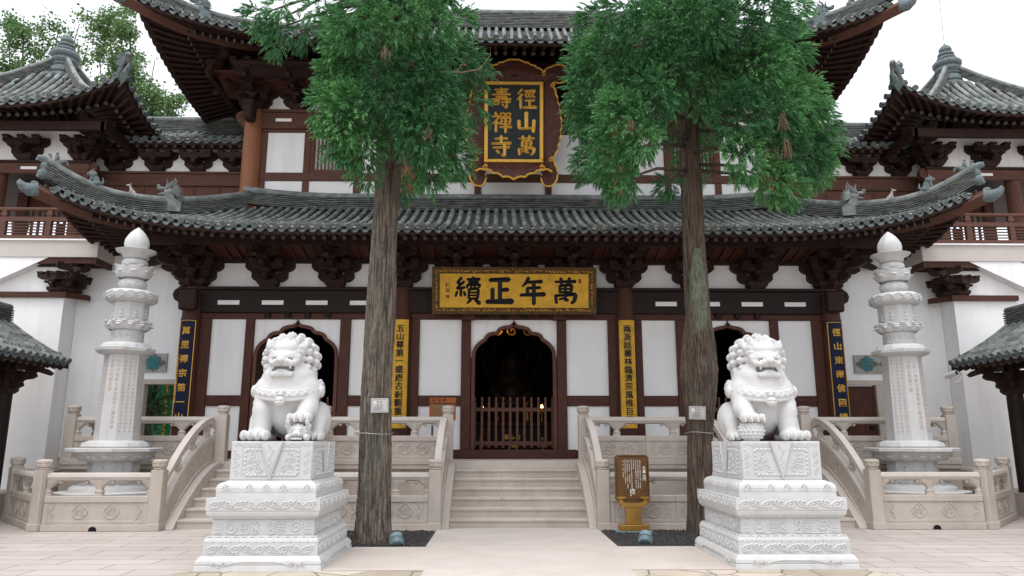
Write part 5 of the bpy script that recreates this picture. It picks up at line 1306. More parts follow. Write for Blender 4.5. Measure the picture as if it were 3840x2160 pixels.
spot(1.93, 12.25, R(-20), 'teal grey spotlight on the gravel in front of the brown information board')
cc = thing('security_camera', 'white bullet security camera on the white pier wall under the tower', 'security camera', (10.95, 18.2, 3.2))
M = T(10.72, 18.10, 3.20, R(35)) @ Matrix.Rotation(R(75), 4, 'X')
m = MB(); m.lathe([(.06, -.14), (.065, -.13), (.065, .14), (.055, .14)], 12, M=M); m.tube([(10.78, 18.16, 3.24), (10.9, 18.22, 3.28), (11.14, 18.29, 3.28)], .02, 6); m.build('housing', M_white, cc, smooth=True, angle=40)
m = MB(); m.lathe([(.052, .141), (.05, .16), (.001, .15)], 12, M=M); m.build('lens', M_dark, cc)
m = MB(); m.tube([(10.75, 18.14, 3.14), (10.82, 18.18, 3.02), (11.0, 18.26, 3.05), (11.12, 18.285, 3.2), (11.12, 18.285, 3.9)], .012, 5); m.build('cable', M_white, cc)
# ---------------------------------------------------------------- carved dharani pillars
SUTRA = '南無喝囉怛那哆囉夜耶南無阿唎耶婆盧羯帝爍缽囉耶菩提薩埵婆耶摩訶薩埵婆耶摩訶迦盧尼迦耶唵薩皤囉罰曳數怛那怛寫南無悉吉栗埵伊蒙阿唎耶婆盧吉帝室佛囉楞馱婆南無那囉謹墀醯利摩訶皤哆沙咩薩婆阿他豆輸朋阿逝孕薩婆薩哆那摩婆薩哆那摩婆伽摩罰特豆怛姪他唵阿婆盧醯盧迦帝迦羅帝夷醯唎摩訶菩提薩埵薩婆薩婆摩囉摩囉摩醯摩醯唎馱孕俱盧俱盧羯蒙度盧度盧罰闍耶帝摩訶罰闍耶帝陀囉陀囉地唎尼室佛囉耶遮囉遮囉麼麼罰摩囉穆帝隸伊醯伊醯室那室那阿囉嘇佛囉舍利'
def oct_(m, prof, c, a0=pi/8): 
    m.lathe([(r/cos(pi/8), z) for r, z in prof], 8, c, a0=a0)
def petals(m, c, r, z, n, w, h, tilt, a0=0, th=.05, up=1):
    """ring of cupped petals, tilt from vertical (outward)"""
    for k in range(n):
        a = a0+k*2*pi/n
        M = Matrix.Translation((c[0], c[1], z)) @ Matrix.Rotation(a, 4, 'Z') @ Matrix.Translation((r, 0, 0)) @ Matrix.Rotation(tilt, 4, 'Y')
        U = np.linspace(-1, 1, 7); V = 1-(1-np.linspace(0, 1, 9))**1.8; rows = []
        for v in V:
            ww = w*math.sqrt(max(0., 1-max(0., (v-.25)/.75)**2.4))*(.75+.25*min(1, v/.25))
            rows.append(np.c_[th*(1-U**2)*(.4+.6*v)-0.02*v*v+.03*(v > .9), U*ww, np.full(7, up*h*v)])
        m.grid(xf(M, np.stack(rows).reshape(-1, 3)).reshape(9, 7, 3))
def stele(sg):
    sd = 'left' if sg < 0 else 'right'; cx, cy = sg*8.16, 15.6; c = (cx, cy, 0)
    t = thing('dharani_pillar', f'tall white carved octagonal sutra pillar in front of the ' + ('green scaffold doorway' if sg < 0 else 'closed brown door'), 'carved pillar', (cx, cy, 0), 'white carved sutra pillars')
    def P_(nm, m, mt=M_marble, a=40): return m.build(nm, mt, t, smooth=True, angle=a)
    m = MB(); oct_(m, [(.80, 0), (.80, .12), (.70, .14), (.70, .30), (.86, .42), (.86, .46)], c); oct_(m, [(.94, .52), (.95, .55), (.95, .61), (.92, .63)], c); petals(m, c, .70, .46, 16, .16, .12, R(50)); m.lathe([(.7, .45), (.88, .52)], 32, c)
    m.lathe([(.78, .63), (.76, .70), (.62, .78), (.5, .80)], 32, c); petals(m, c, .66, .80, 16, .14, .22, R(40), up=-1); P_('base', m)
    m = MB(); oct_(m, [(.46, .80), (.44, .86), (.44, 1.20), (.48, 1.24)], c)
    for k in range(8):      # arched niche outlines with a seated figure
        a = k*pi/4; M = Matrix.Translation(c) @ Matrix.Rotation(a, 4, 'Z') @ Matrix.Translation((0, -.44, 0))
        q = np.linspace(0, pi, 9); relief(m, np.r_[[(.13, .87)], np.c_[.13*np.cos(q), 1.04+.11*np.sin(q)], [(-.13, .87)]], .012, M)
        m.ell((0, 0, .94), (.075, .03, .035), 8, 5, 0, M); m.ell((0, 0, 1.02), (.045, .03, .055), 8, 5, 0, M); m.ell((0, -.005, 1.095), (.025, .025, .03), 8, 5, 0, M)
    P_('niche_drum', m)
    m = MB(); m.lathe([(.46, 1.20), (.60, 1.24), (.74, 1.34), (.78, 1.385)], 32, c); petals(m, c, .58, 1.23, 14, .15, .17, R(52), th=.06)
    oct_(m, [(.82, 1.388), (.84, 1.40), (.84, 1.455), (.80, 1.47)], c); m.lathe([(.60, 1.46), (.63, 1.50), (.60, 1.57), (.48, 1.615)], 40, c, mod=lambda th, i: 1+.03*np.cos(16*th)); P_('lotus_plate', m)
    m = MB(); oct_(m, [(.392, 1.605), (.352, 3.36)], c); P_('inscribed_shaft', m, a=20)
    # inscription cut in faded red
    m = MB()
    for k in range(8):
        ang = k*pi/4          # 0 faces the viewer side (-Y)
        F = Matrix.Translation(c) @ Matrix.Rotation(ang, 4, 'Z')
        def fn(w):
            w = w.copy(); r = .393-(w[:, 2]-1.605)*.040/1.755; w[:, 1] += -r-.0012; return xf(F, w)
        if k == 0:
            for i, ch in enumerate('千手千眼觀世音菩薩廣大圓滿無礙'): put(m, ch, .062, 3.20-i*.094, .082, 0, off=.006, ext=.012, fn=fn)
            for i, ch in enumerate('大悲心陀羅尼經'): put(m, ch, -.062, 3.20-i*.094, .082, 0, off=.012, ext=.012, fn=fn)
        elif k in (1, 7, 2, 6):
            for col in range(3):
                for i in range(20):
                    j = (k*61+col*20+i) % len(SUTRA); put(m, SUTRA[j], .095-.095*col, 3.26-i*.077, .05, 0, off=.0, ext=.012, fn=fn)
    m.build('inscription', M_redch, t)
    m = MB(); oct_(m, [(.36, 3.34), (.46, 3.37), (.52, 3.42), (.53, 3.48), (.50, 3.50)], c); m.lathe([(.47, 3.50), (.47, 3.53), (.42, 3.59), (.33, 3.61)], 40, c, mod=lambda th, i: 1+.035*np.cos(16*th)); P_('octagonal_cap', m)
    m = MB(); m.lathe([(.30, 3.60), (.315, 3.64), (.30, 3.74), (.315, 3.86), (.30, 3.88)], 32, c)
    rr = random.Random(3)
    for k in range(40):
        a = rr.uniform(0, 2*pi); M = Matrix.Translation(c) @ Matrix.Rotation(a, 4, 'Z') @ Matrix.Translation((0, -.305, 0)); relief(m, spiral(0, rr.uniform(3.66, 3.82), rr.uniform(.03, .05), 1.2, rr.uniform(0, 6), rr.choice((-1, 1)), 10), .011, M)
    P_('cloud_drum', m, M_relief)
    m = MB(); m.lathe([(.28, 3.86), (.38, 3.90), (.44, 4.0), (.42, 4.03), (.33, 4.02)], 32, c); petals(m, c, .34, 3.875, 12, .115, .15, R(38), th=.06); petals(m, c, .36, 3.92, 12, .11, .16, R(26), pi/12, th=.05); P_('lotus_ring', m)
    m = MB(); oct_(m, [(.335, 4.02), (.335, 4.44)], c)
    for k in range(8):
        M = Matrix.Translation(c) @ Matrix.Rotation(k*pi/4, 4, 'Z') @ Matrix.Translation((0, -.335, 0)); q = np.linspace(0, pi, 9)
        relief(m, np.r_[[(.10, 4.08)], np.c_[.10*np.cos(q), 4.28+.10*np.sin(q)], [(-.10, 4.08)]], .010, M)
        m.ell((0, 0, 4.13), (.065, .025, .03), 8, 5, 0, M); m.ell((0, 0, 4.20), (.04, .025, .05), 8, 5, 0, M); m.ell((0, -.005, 4.275), (.022, .022, .028), 8, 5, 0, M)
    P_('niche_drum', m)
    m = MB(); q = np.linspace(-pi/2, pi/2, 9); m.lathe([(.36, 4.43)]+[(.39+.12*cos(a), 4.575+.13*sin(a)) for a in q]+[(.25, 4.71)], 40, c)
    for k in range(16):
        a = k*2*pi/16; M = Matrix.Translation(c) @ Matrix.Rotation(a, 4, 'Z') @ Matrix.Translation((0, -.507, 0)); u = np.linspace(-.11, .11, 9)
        for dz in (-.05, 0, .05): relief(m, np.c_[u, 4.575+dz+.025*np.sin(u*28+dz*20)], .008, M)
    P_('cloud_ring', m, M_relief)
    def ball(z0, z1, r, nm, lob=0):
        m = MB(); q = np.linspace(-1.1, 1.1, 10); h = (z1-z0)/2
        m.lathe([(r*cos(a)**.7 if abs(a) < 1.5 else .1, (z0+z1)/2+h*sin(a)/sin(1.1)) for a in q], 40, c, mod=(lambda th, i: 1-.05*np.exp(-((np.mod(th*lob/(2*pi)+.5, 1)-.5)/.06)**2)) if lob else None)
        if not lob:
            for k in range(8): M = Matrix.Translation(c) @ Matrix.Rotation(k*pi/4, 4, 'Z') @ Matrix.Translation((0, -r*.985, 0)); relief(m, spiral(0, (z0+z1)/2, .07, 1.5, 0, 1 if k % 2 else -1, 14), .008, M)
        P_(nm, m, M_relief if not lob else M_marble)
    ball(4.71, 4.985, .275, 'carved_ball')
    m = MB(); m.lathe([(.20, 4.97), (.30, 5.02), (.35, 5.12), (.36, 5.22), (.28, 5.23)], 32, c); petals(m, c, .26, 4.985, 8, .145, .17, R(26), pi/8, th=.07); petals(m, c, .30, 5.07, 8, .14, .19, R(14), 0, th=.05); P_('double_lotus', m)
    ball(5.22, 5.41, .26, 'lobed_cushion', 8)
    m = MB(); m.lathe([(.20, 5.40), (.24, 5.43), (.27, 5.50), (.38, 5.56), (.40, 5.585), (.36, 5.60), (.25, 5.58)], 48, c, mod=lambda th, i: 1+(.06*np.abs(np.cos(4*th))-.03 if i in (3, 4, 5) else 0)); P_('leaf_bowl', m)
    m = MB(); m.lathe([(.18, 5.57), (.23, 5.64), (.25, 5.73), (.238, 5.82), (.195, 5.91), (.14, 5.99), (.08, 6.055), (.035, 6.09), (.008, 6.115)], 40, c, mod=lambda th, i: 1-.07*np.exp(-((np.mod(th*4/(2*pi)+.3, 1)-.5)/.06)**2)); P_('lotus_bud', m, a=60)
stele(-1); stele(1)

# ---------------------------------------------------------------- lion pedestals
def pedestal(sg):
    sd = 'left' if sg < 0 else 'right'
    cx, cy = sg*3.415, 10.90
    t = thing('lion_pedestal', 'white marble stepped pedestal with carved scroll bands under the lion with the ' + ('cub' if sg < 0 else 'ball'), 'pedestal', (cx, cy, 0), 'white marble lion pedestals')
    O = np.array((cx, cy))
    def tier(m, pr):        # pr: [(half_x, half_y, z)]
        P = np.stack([np.array([(cx+a*sx, cy+b*sy, z) for sx, sy in ((-1, -1), (1, -1), (1, 1), (-1, 1))]) for a, b, z in pr]); m.grid(P, closeu=True); m.raw(P[-1], [[0, 1, 2, 3]]); m.raw(P[0], [[3, 2, 1, 0]])
    def faces(hx, hy):
        for k in range(4):
            hw, dp = (hx, hy) if k % 2 == 0 else (hy, hx)
            yield T(cx, cy, 0, k*pi/2) @ Matrix.Translation((0, -dp, 0)), hw
    HX, HY = .79, 1.0
    m = MB(); tier(m, [(HX+.01, HY+.01, 0), (HX, HY, .06), (HX-.01, HY-.01, .075), (HX+.0, HY, .085), (HX-.005, HY-.005, .12), (HX-.025, HY-.025, .155), (HX-.05, HY-.05, .175), (HX-.06, HY-.06, .18)])
    for M, hw in faces(HX, HY):
        for s in (-1, 1):
            for dx in (-.07, 0, .07): relief(m, spiral(s*(hw-.30)+dx, .085-(.0 if dx else .02), .03, 1.1, pi/2, 1 if dx > 0 else -1, 9), .009, M @ Matrix.Translation((0, -.003, 0)))
            relief(m, np.array([(s*(hw-.40), .06), (s*(hw-.47), .10), (s*(hw-.60), .115), (0, .115)]), .007, M)
    m.build('plinth', M_marble, t)
    m = MB(); tier(m, [(.725, .935, .182), (.725, .935, .335)])
    for M, hw in faces(.725, .935): vine(m, -hw+.05, hw-.05, .258, .125, M, .014)
    m.build('lower_scroll_band', M_relief, t)
    def petalrow(m, hx, hy, z, h, n, slope):
        for M, hw in faces(hx, hy):
            k = max(3, round(2*hw/n)); w = 2*hw/k
            F = M @ Matrix.Translation((0, 0, z)) @ Matrix.Rotation(slope, 4, 'X') @ Matrix.Translation((0, 0, -z)); q = np.linspace(-pi, 0, 9)
            sg_u = 1 if slope > 0 else -1
            for i in range(k):
                u = -hw+w*(i+.5); relief(m, np.r_[[(u-w*.45, z+sg_u*h*.5)], np.c_[u+w*.45*np.cos(q), z+sg_u*h*.46*np.sin(q)], [(u+w*.45, z+sg_u*h*.5)]], .0075, F)
                m.ell((u, .004, z+sg_u*h*.08), (w*.28, .012, h*.30), 8, 6, 0, F)
    m = MB(); tier(m, [(.725, .935, .337), (.722, .932, .36), (.705, .915, .39), (.665, .875, .41), (.650, .86, .418)]); petalrow(m, .708, .918, .378, .075, .105, R(-28)); m.build('lower_lotus_moulding', M_marble, t)
    m = MB(); tier(m, [(.650, .86, .42), (.650, .86, .612)])
    for M, hw in faces(.650, .86):
        w = hw-.16
        for s in (-1, 1):
            relief(m, spiral(s*(w-.07), .516, .082, 1.5, 0, s, 18), .015, M); relief(m, spiral(s*(w-.24), .545, .05, 1.3, pi, -s, 14), .012, M); relief(m, spiral(s*(w-.24), .475, .04, 1.2, pi, s, 12), .011, M)
            relief(m, np.array([(s*(w-.02), .59), (s*(w-.2), .60), (s*.1, .585)]), .010, M); relief(m, np.array([(s*(w-.02), .44), (s*(w-.2), .43), (s*.1, .45)]), .010, M)
            relief(m, spiral(s*.09, .555, .058, 1.2, -pi/2, s, 12), .015, M); relief(m, spiral(s*.09, .472, .055, 1.2, pi/2, -s, 12), .015, M); relief(m, spiral(s*(w-.38), .55, .05, 1.2, 0, s, 12), .014, M); relief(m, spiral(s*(w-.38), .475, .05, 1.2, 0, -s, 12), .014, M)
            for k in range(int((w-.34)/.115)):
                u = s*(.20+k*.115)
                for z_, hd in ((.553, 1), (.474, -1)): relief(m, spiral(u, z_, .046, 1.25, hd*pi/2, s*hd*(1 if k % 2 else -1), 11), .0125, M)
                relief(m, np.array([(u-.05, .514), (u, .514+.012*(-1)**k), (u+.05, .514)]), .010, M)
            m.box(*sorted((s*(hw-.13), s*(hw-.004))), -.006, .0, .43, .60, 0, M)
            for z in (.46, .50, .54, .57): m.box(*sorted((s*(hw-.11), s*(hw-.03))), -.014, -.0065, z-.008, z+.008, 0, M)
    m.build('carved_waist', M_relief, t)
    m = MB(); tier(m, [(.650, .86, .614), (.672, .882, .63), (.712, .922, .665), (.722, .932, .70), (.722, .932, .725)]); petalrow(m, .700, .910, .672, .08, .10, R(24)); m.build('upper_lotus_moulding', M_marble, t)
    m = MB(); tier(m, [(.730, .94, .727), (.730, .94, .878)])
    for M, hw in faces(.730, .94): vine(m, -hw+.05, hw-.05, .802, .125, M, .014)
    m.build('upper_scroll_band', M_relief, t)
    m = MB(); tier(m, [(.645, .84, .88), (.645, .84, .952), (.650, .845, .956), (.650, .845, 1.0), (.64, .835, 1.035), (.605, .80, 1.065), (.555, .75, 1.085), (.545, .74, 1.09)])
    for M, hw in faces(.648, .843):
        for u in (-hw+.12, -.22, 0, .22, hw-.12):
            for dx in (-.035, .035): relief(m, spiral(u+dx, .995, .038, 1.2, pi/2, 1 if dx > 0 else -1, 10), .012, M)
            relief(m, np.array([(u-.03, 1.02), (u, 1.05), (u+.03, 1.02)]), .009, M @ Matrix.Translation((0, .006, 0)))
        for a, b in ((-hw+.2, -.3), (.3, hw-.2)): relief(m, np.array([(a, .985), (a+.04, 1.0), (b-.04, 1.0), (b, .985)]), .006, M)
    m.build('cushion_moulding', M_marble, t)
    m = MB(); tier(m, [(.545, .70, 1.092), (.535, .685, 1.10), (.535, .685, 1.30), (.54, .69, 1.590), (.535, .685, 1.60)])
    for M, hw in faces(.538, .688):
        m.box(-hw+.01, hw-.01, -.006, .0, 1.525, 1.59, 0, M); m.box(-hw+.01, hw-.01, -.006, 0, 1.105, 1.13, 0, M)
        for s in (-1, 1): m.box(*sorted((s*(hw-.012), s*(hw-.15))), -.006, 0, 1.1305, 1.5245, 0, M)
        vine(m, -hw+.03, hw-.03, 1.557, .05, M @ Matrix.Translation((0, -.006, 0)), .005)
        for s in (-1, 1):
            Ms = M @ Matrix.Translation((0, -.007, 0))
            for z in (1.20, 1.31, 1.42): relief(m, spiral(s*(hw-.08), z, .042, 1.4, 0, s, 12), .007, Ms); relief(m, spiral(s*(hw-.05), z+.055, .02, 1, 0, -s, 8), .006, Ms)
            for z in np.linspace(1.19, 1.47, 6): m.ell((s*(hw-.19), 0, z), (.02, .016, .022), 7, 5, 0, M)
        for u in np.linspace(-hw+.22, hw-.22, 12):
            for z in (1.16, 1.49): m.ell((u, 0, z), (.028, .016, .02), 7, 5, 0, M)
        for s in (-1, 1):
            for k, z in enumerate((1.24, 1.33, 1.42)): relief(m, spiral(s*(.17+.045*k), z, .055, 1.3, k, s, 12), .010, M); relief(m, spiral(s*(.25+.02*k), z-.07, .035, 1.2, k+2, -s, 10), .009, M)
        m.prism([(-.155, 1.598), (0, 1.112), (.155, 1.598)], -.034, -.0065, 'y', 0, M)
        relief(m, np.array([(-.13, 1.59), (0, 1.165), (.13, 1.59)]), .011, M @ Matrix.Translation((0, -.034, 0)))
        for k in range(9): relief(m, spiral(random.Random(k).uniform(-.05, .05)*(k/9+.2), 1.25+k*.037, .022, 1.1, k, 1, 7), .006, M @ Matrix.Translation((0, -.034, 0)))
    m.build('carved_block', M_relief, t)
pedestal(-1); pedestal(1)

# ---------------------------------------------------------------- the lions: signed-distance sculpting, one continuous surface each
class SDF:
    def __init__(s, lo, hi, h):
        s.lo = np.array(lo, np.float32); s.h = h
        s.n = np.ceil((np.array(hi)-s.lo)/h).astype(int)+1
        s.ax = [s.lo[i]+h*np.arange(s.n[i], dtype=np.float32) for i in range(3)]
        s.d = np.full(s.n, 1.0, np.float32)
    def win(s, lo, hi):
        a = np.clip(np.floor((np.array(lo)-s.lo)/s.h).astype(int), 0, s.n-1); b = np.clip(np.ceil((np.array(hi)-s.lo)/s.h).astype(int)+1, 1, s.n)
        sl = tuple(slice(a[i], b[i]) for i in range(3))
        return sl, np.meshgrid(*[s.ax[i][sl[i]] for i in range(3)], indexing='ij')
    def comb(s, sl, dd, k, sub=False):
        a = s.d[sl]
        if sub:
            h = np.clip(.5-.5*(a+dd)/k, 0, 1); s.d[sl] = a*(1-h)-dd*h+k*h*(1-h)
        else:
            h = np.clip(.5+.5*(a-dd)/k, 0, 1); s.d[sl] = a*(1-h)+dd*h-k*h*(1-h)
    def ell(s, c, r, k=.03, rot=None, sub=False):
        c = np.array(c, np.float32); r = np.broadcast_to(np.array(r, np.float32), (3,)); b = max(r)+k*1.2+.02 if rot is not None else r+k*1.2+.02
        sl, (X, Y, Z) = s.win(c-b, c+b); X, Y, Z = X-c[0], Y-c[1], Z-c[2]
        if rot is not None:
            Mx = np.array(Matrix.Rotation(rot[2], 3, 'Z') @ Matrix.Rotation(rot[1], 3, 'Y') @ Matrix.Rotation(rot[0], 3, 'X')).T.astype(np.float32)
            X, Y, Z = (Mx[i, 0]*X+Mx[i, 1]*Y+Mx[i, 2]*Z for i in range(3))
        k0 = np.sqrt((X/r[0])**2+(Y/r[1])**2+(Z/r[2])**2); k1 = np.sqrt((X/r[0]**2)**2+(Y/r[1]**2)**2+(Z/r[2]**2)**2)+1e-6
        s.comb(sl, k0*(k0-1)/k1, k, sub)
    def cap(s, pts, rad, k=.03, sub=False):
        pts = np.array(pts, np.float32); rad = np.broadcast_to(np.array(rad, np.float32), (len(pts),))
        for a, b, ra, rb in zip(pts[:-1], pts[1:], rad[:-1], rad[1:]):
            m = max(ra, rb)+k*1.2+.02; sl, (X, Y, Z) = s.win(np.minimum(a, b)-m, np.maximum(a, b)+m)
            ab = b-a; t = np.clip(((X-a[0])*ab[0]+(Y-a[1])*ab[1]+(Z-a[2])*ab[2])/(ab@ab+1e-9), 0, 1)
            s.comb(sl, np.sqrt((X-a[0]-t*ab[0])**2+(Y-a[1]-t*ab[1])**2+(Z-a[2]-t*ab[2])**2)-(ra+(rb-ra)*t), k, sub)
    def box(s, c, r, k=.02, e=.02, sub=False):
        c = np.array(c, np.float32); r = np.array(r, np.float32); sl, (X, Y, Z) = s.win(c-r-k-.04, c+r+k+.04)
        q = [np.abs(v-c[i])-(r[i]-e) for i, v in enumerate((X, Y, Z))]
        s.comb(sl, np.sqrt(sum(np.maximum(v, 0)**2 for v in q))+np.minimum(np.maximum(np.maximum(q[0], q[1]), q[2]), 0)-e, k, sub)
    def cut_below(s, z): s.d = np.maximum(s.d, (z-s.ax[2])[None, None, :])
    def mesh(s):
        d = s.d; n = s.n; neg = d < 0
        c = np.zeros(n-1, int)
        for i in (0, 1):
            for j in (0, 1):
                for k in (0, 1): c += neg[i:n[0]-1+i, j:n[1]-1+j, k:n[2]-1+k]
        act = (c > 0) & (c < 8); idx = np.full(n-1, -1); I = np.argwhere(act); idx[act] = np.arange(len(I))
        acc = np.zeros((len(I), 3)); cnt = np.zeros(len(I))
        cs = [(i, j, k) for i in (0, 1) for j in (0, 1) for k in (0, 1)]
        for a in cs:
            for b in cs:
                if sum(abs(p-q) for p, q in zip(a, b)) == 1 and a < b:
                    da = d[I[:, 0]+a[0], I[:, 1]+a[1], I[:, 2]+a[2]]; db = d[I[:, 0]+b[0], I[:, 1]+b[1], I[:, 2]+b[2]]
                    m = (da < 0) != (db < 0); t = np.where(m, da/(da-db+1e-12), 0)
                    p = np.array(a)+t[:, None]*(np.array(b)-np.array(a)); acc[m] += p[m]; cnt[m] += 1
        v = s.lo+s.h*(I+acc/cnt[:, None]); F = []
        for ax in range(3):
            o = [np.array((1, 0, 0)), np.array((0, 1, 0)), np.array((0, 0, 1))]; u, w = o[(ax+1) % 3], o[(ax+2) % 3]
            sh = [slice(0, n[i]-1) if i == ax else slice(1, n[i]-1) for i in range(3)]; s2 = [slice(1, n[i]) if i == ax else slice(1, n[i]-1) for i in range(3)]
            A, B = neg[tuple(sh)], neg[tuple(s2)]; E = np.argwhere(A != B); off = np.array([0 if i == ax else 1 for i in range(3)]); E2 = E+off
            q = np.stack([idx[tuple((E2-x).T)] for x in (0*u, u, u+w, w)], 1); fl = A[tuple(E.T)]; q[~fl] = q[~fl][:, ::-1]; F.append(q)
        return v, np.concatenate(F)

def paw(S, x, y, z, sc=1., drop=0., k=.02):
    """four rounded toes with claws, pointing +y"""
    for i, dx in enumerate((-.135, -.045, .045, .135)):
        yy = y+.02*(1-abs(dx)/.135)
        S.ell((x+dx*sc, yy, z+.012), (.054*sc, .085*sc, .068*sc), k)
        S.cap([(x+dx*sc, yy+.065*sc, z+.045-drop*.2), (x+dx*sc*1.02, yy+.10*sc, z-.01-drop)], [.026*sc, .012*sc], .008)
def lion_sdf():
    S = SDF((-.68, -.80, -.02), (.68, .82, 1.60), .0115)
    # body
    S.ell((0, -.10, .58), (.36, .44, .40), .08); S.ell((0, .14, .72), (.37, .30, .30), .08); S.ell((0, -.30, .34), (.40, .34, .33), .08); S.ell((0, .02, .40), (.27, .30, .32), .06)
    S.ell((0, .06, .90), (.385, .36, .22), .06); S.ell((-.24, .10, .72), (.20, .22, .22), .06); S.ell((.24, .10, .72), (.20, .22, .22), .06)
    # planted left foreleg (-x), raised right foreleg (+x)
    S.cap([(-.27, .14, .70), (-.29, .24, .42), (-.29, .30, .10)], [.19, .145, .125], .05); S.ell((-.30, .42, .075), (.185, .16, .085), .04); paw(S, -.30, .54, .065, 1.05)
    S.cap([(.28, .14, .70), (.33, .26, .46), (.31, .42, .34)], [.19, .135, .11], .05); S.ell((.305, .48, .32), (.155, .12, .075), .03); paw(S, .30, .57, .30, .95, .03)
    # haunches and hind feet
    for s in (-1, 1):
        S.ell((s*.40, -.16, .30), (.165, .29, .27), .05); S.cap([(s*.43, .02, .28), (s*.44, .12, .10)], [.11, .085], .04); S.ell((s*.44, .14, .07), (.115, .20, .085), .03)
        for dx in (-.08, 0, .08): S.ell((s*.44+dx, .30, .06), (.042, .07, .055), .015); S.cap([(s*.44+dx, .35, .07), (s*.44+dx, .385, .02)], [.02, .01], .008)
        S.ell((s*.27, .02, .055), (.09, .12, .06), .02)
        for dz in (.34, .42, .50): S.ell((s*.40, .20+(dz-.34)*.3, dz+.03), (.045, .05, .045), .012)
    # tail curling up the back
    S.cap([(0, -.62, .15), (0, -.70, .45), (.03, -.66, .75), (.0, -.55, .92)], [.07, .075, .085, .05], .03)
    for i in range(4): S.ell((.06*(-1)**i, -.70, .45+i*.12), .075, .02)
    # head
    hx = -.02; H = lambda x, y, z: (x+hx, y, z)
    S.ell(H(0, .06, 1.20), (.27, .30, .27), .05); S.ell(H(0, .28, 1.14), (.215, .20, .17), .05)
    S.ell(H(0, .265, 1.285), (.185, .165, .125), .02)                       # domed brow
    S.ell(H(0, .38, 1.075), (.20, .13, .07), .03)                           # upper muzzle
    S.ell(H(0, .33, .935), (.185, .15, .062), .03); S.box(H(0, .385, .912), (.155, .085, .03), .03, .02)    # lower jaw
    S.box(H(0, .46, 1.002), (.152, .18, .038), .010, .012, sub=True)           # open mouth
    S.ell(H(0, .40, .972), (.09, .09, .022), .012)                           # tongue
    for dx in np.linspace(-.105, .105, 8): S.ell(H(dx, .475-abs(dx)*.35, 1.030), (.011, .014, .016), .004)
    for dx in np.linspace(-.10, .10, 8): S.ell(H(dx, .458-abs(dx)*.3, .962), (.010, .012, .014), .004)
    for s in (-1, 1): S.ell(H(s*.118, .44, 1.02), (.016, .02, .034), .005)
    S.ell(H(0, .51, 1.105), (.062, .056, .050), .015); S.cap([H(0, .47, 1.15), H(0, .37, 1.21)], [.045, .04], .03)
    for s in (-1, 1):
        S.ell(H(s*.060, .485, 1.090), (.044, .044, .036), .010); S.ell(H(s*.032, .540, 1.075), (.016, .024, .012), .005, sub=True)
        S.cap([H(s*.05, .475, 1.065), H(s*.13, .43, 1.075), H(s*.185, .35, 1.115), H(s*.20, .27, 1.13)], [.036, .038, .034, .03], .012)
        for j, dz in enumerate((.0, .025, .05)): S.cap([H(s*.10, .468-.01*j, 1.068+dz), H(s*.17, .39, 1.09+dz), H(s*.215, .28, 1.125+dz)], [.008, .010, .008], .004)
        S.ell(H(s*.10, .405, 1.132), (.055, .03, .022), .006, rot=(0, s*.25, 0)); S.ell(H(s*.10, .432, 1.118), (.055, .02, .008), .003, sub=True); S.ell(H(s*.11, .435, 1.143), (.075, .03, .008), .004, sub=True)    # eyes under lids
        S.ell(H(s*.175, .31, 1.17), (.06, .07, .06), .03)
        for j in range(6):                                                     # curled eyebrows
            a = j/5; S.ell(H(s*(.024+.155*a), .445-.14*a*a, 1.172+.080*a*a), (.034, .034, .033), .006)
        S.cap([H(s*.21, .22, 1.26), H(s*.255, .20, 1.36), H(s*.275, .19, 1.43)], [.055, .05, .022], .012); S.cap([H(s*.225, .26, 1.29), H(s*.262, .24, 1.39)], [.018, .012], .01, sub=True)
        # mane: strands from the cheek ending in curls
        for ring, (rr_, yy, n, sz, ln) in enumerate(((.305, .15, 8, .056, .15), (.352, .0, 9, .064, .13), (.34, -.16, 8, .068, .10))):
            for j in range(n):
                a = R(62-j*(150/(n-1))+ring*6); ex, ez = rr_*1.03*cos(a), 1.165+rr_*1.0*sin(a)
                c = H(s*ex, yy, ez); i_ = H(s*(ex-ln*1.25*cos(a)), yy+.06, ez-ln*.8*sin(a)+.02)
                if ring < 2:
                    S.cap([i_, c], [.020, .046], .010)
                S.ell(c, (sz, sz*.95, sz), .010)
                v = np.array((s*cos(a)*.55, .75, sin(a)*.45)); v /= np.linalg.norm(v); p = np.array(c)+v*sz*.88
                S.ell(p, .020, .004)
                e1 = np.cross(v, (0, 0, 1)); e1 /= np.linalg.norm(e1)+1e-6; e2 = np.cross(v, e1)
                for q in np.linspace(0, 2*pi, 9)[:-1]: S.ell(np.array(c)+v*sz*.80+(e1*cos(q)+e2*sin(q))*sz*.60, .0065, .004, sub=True)
    # crown curls
    for row, (z, y, w, n) in enumerate(((1.42, .22, .22, 5), (1.485, .10, .24, 5), (1.515, -.04, .24, 5), (1.47, -.18, .26, 5))):
        for j in range(n):
            x = (j-(n-1)/2)/((n-1)/2)*w; c = H(x*1.05, y, z-abs(x)*.35*(1+abs(x)))
            S.ell(c, .062, .010); S.ell(np.array(c)+np.array((0, .035, .048)), .022, .004)
    for z in np.linspace(1.3, .8, 5):
        for x in (-.22, -.08, .08, .22): S.ell(H(x, -.30-.06*sin((z-.8)*4), z), .085, .012)
    # collar with bells, tassel mask
    th = np.linspace(0, 2*pi, 41)
    for dz, r_, rad in ((.03, .95, .022), (-.02, .98, .036), (-.07, 1.0, .038), (-.125, 1.015, .026)):
        S.cap(np.c_[.455*r_*np.cos(th), .03+.415*r_*np.sin(th), .86+dz-.15*np.sin(th)*(np.sin(th) > 0)-.03], rad, .012)
    for a in np.linspace(.18, pi-.18, 13):
        if abs(a-pi/2) > .22: S.ell((.478*cos(a), .03+.438*sin(a), .78-.15*sin(a)), (.028, .028, .030), .006)
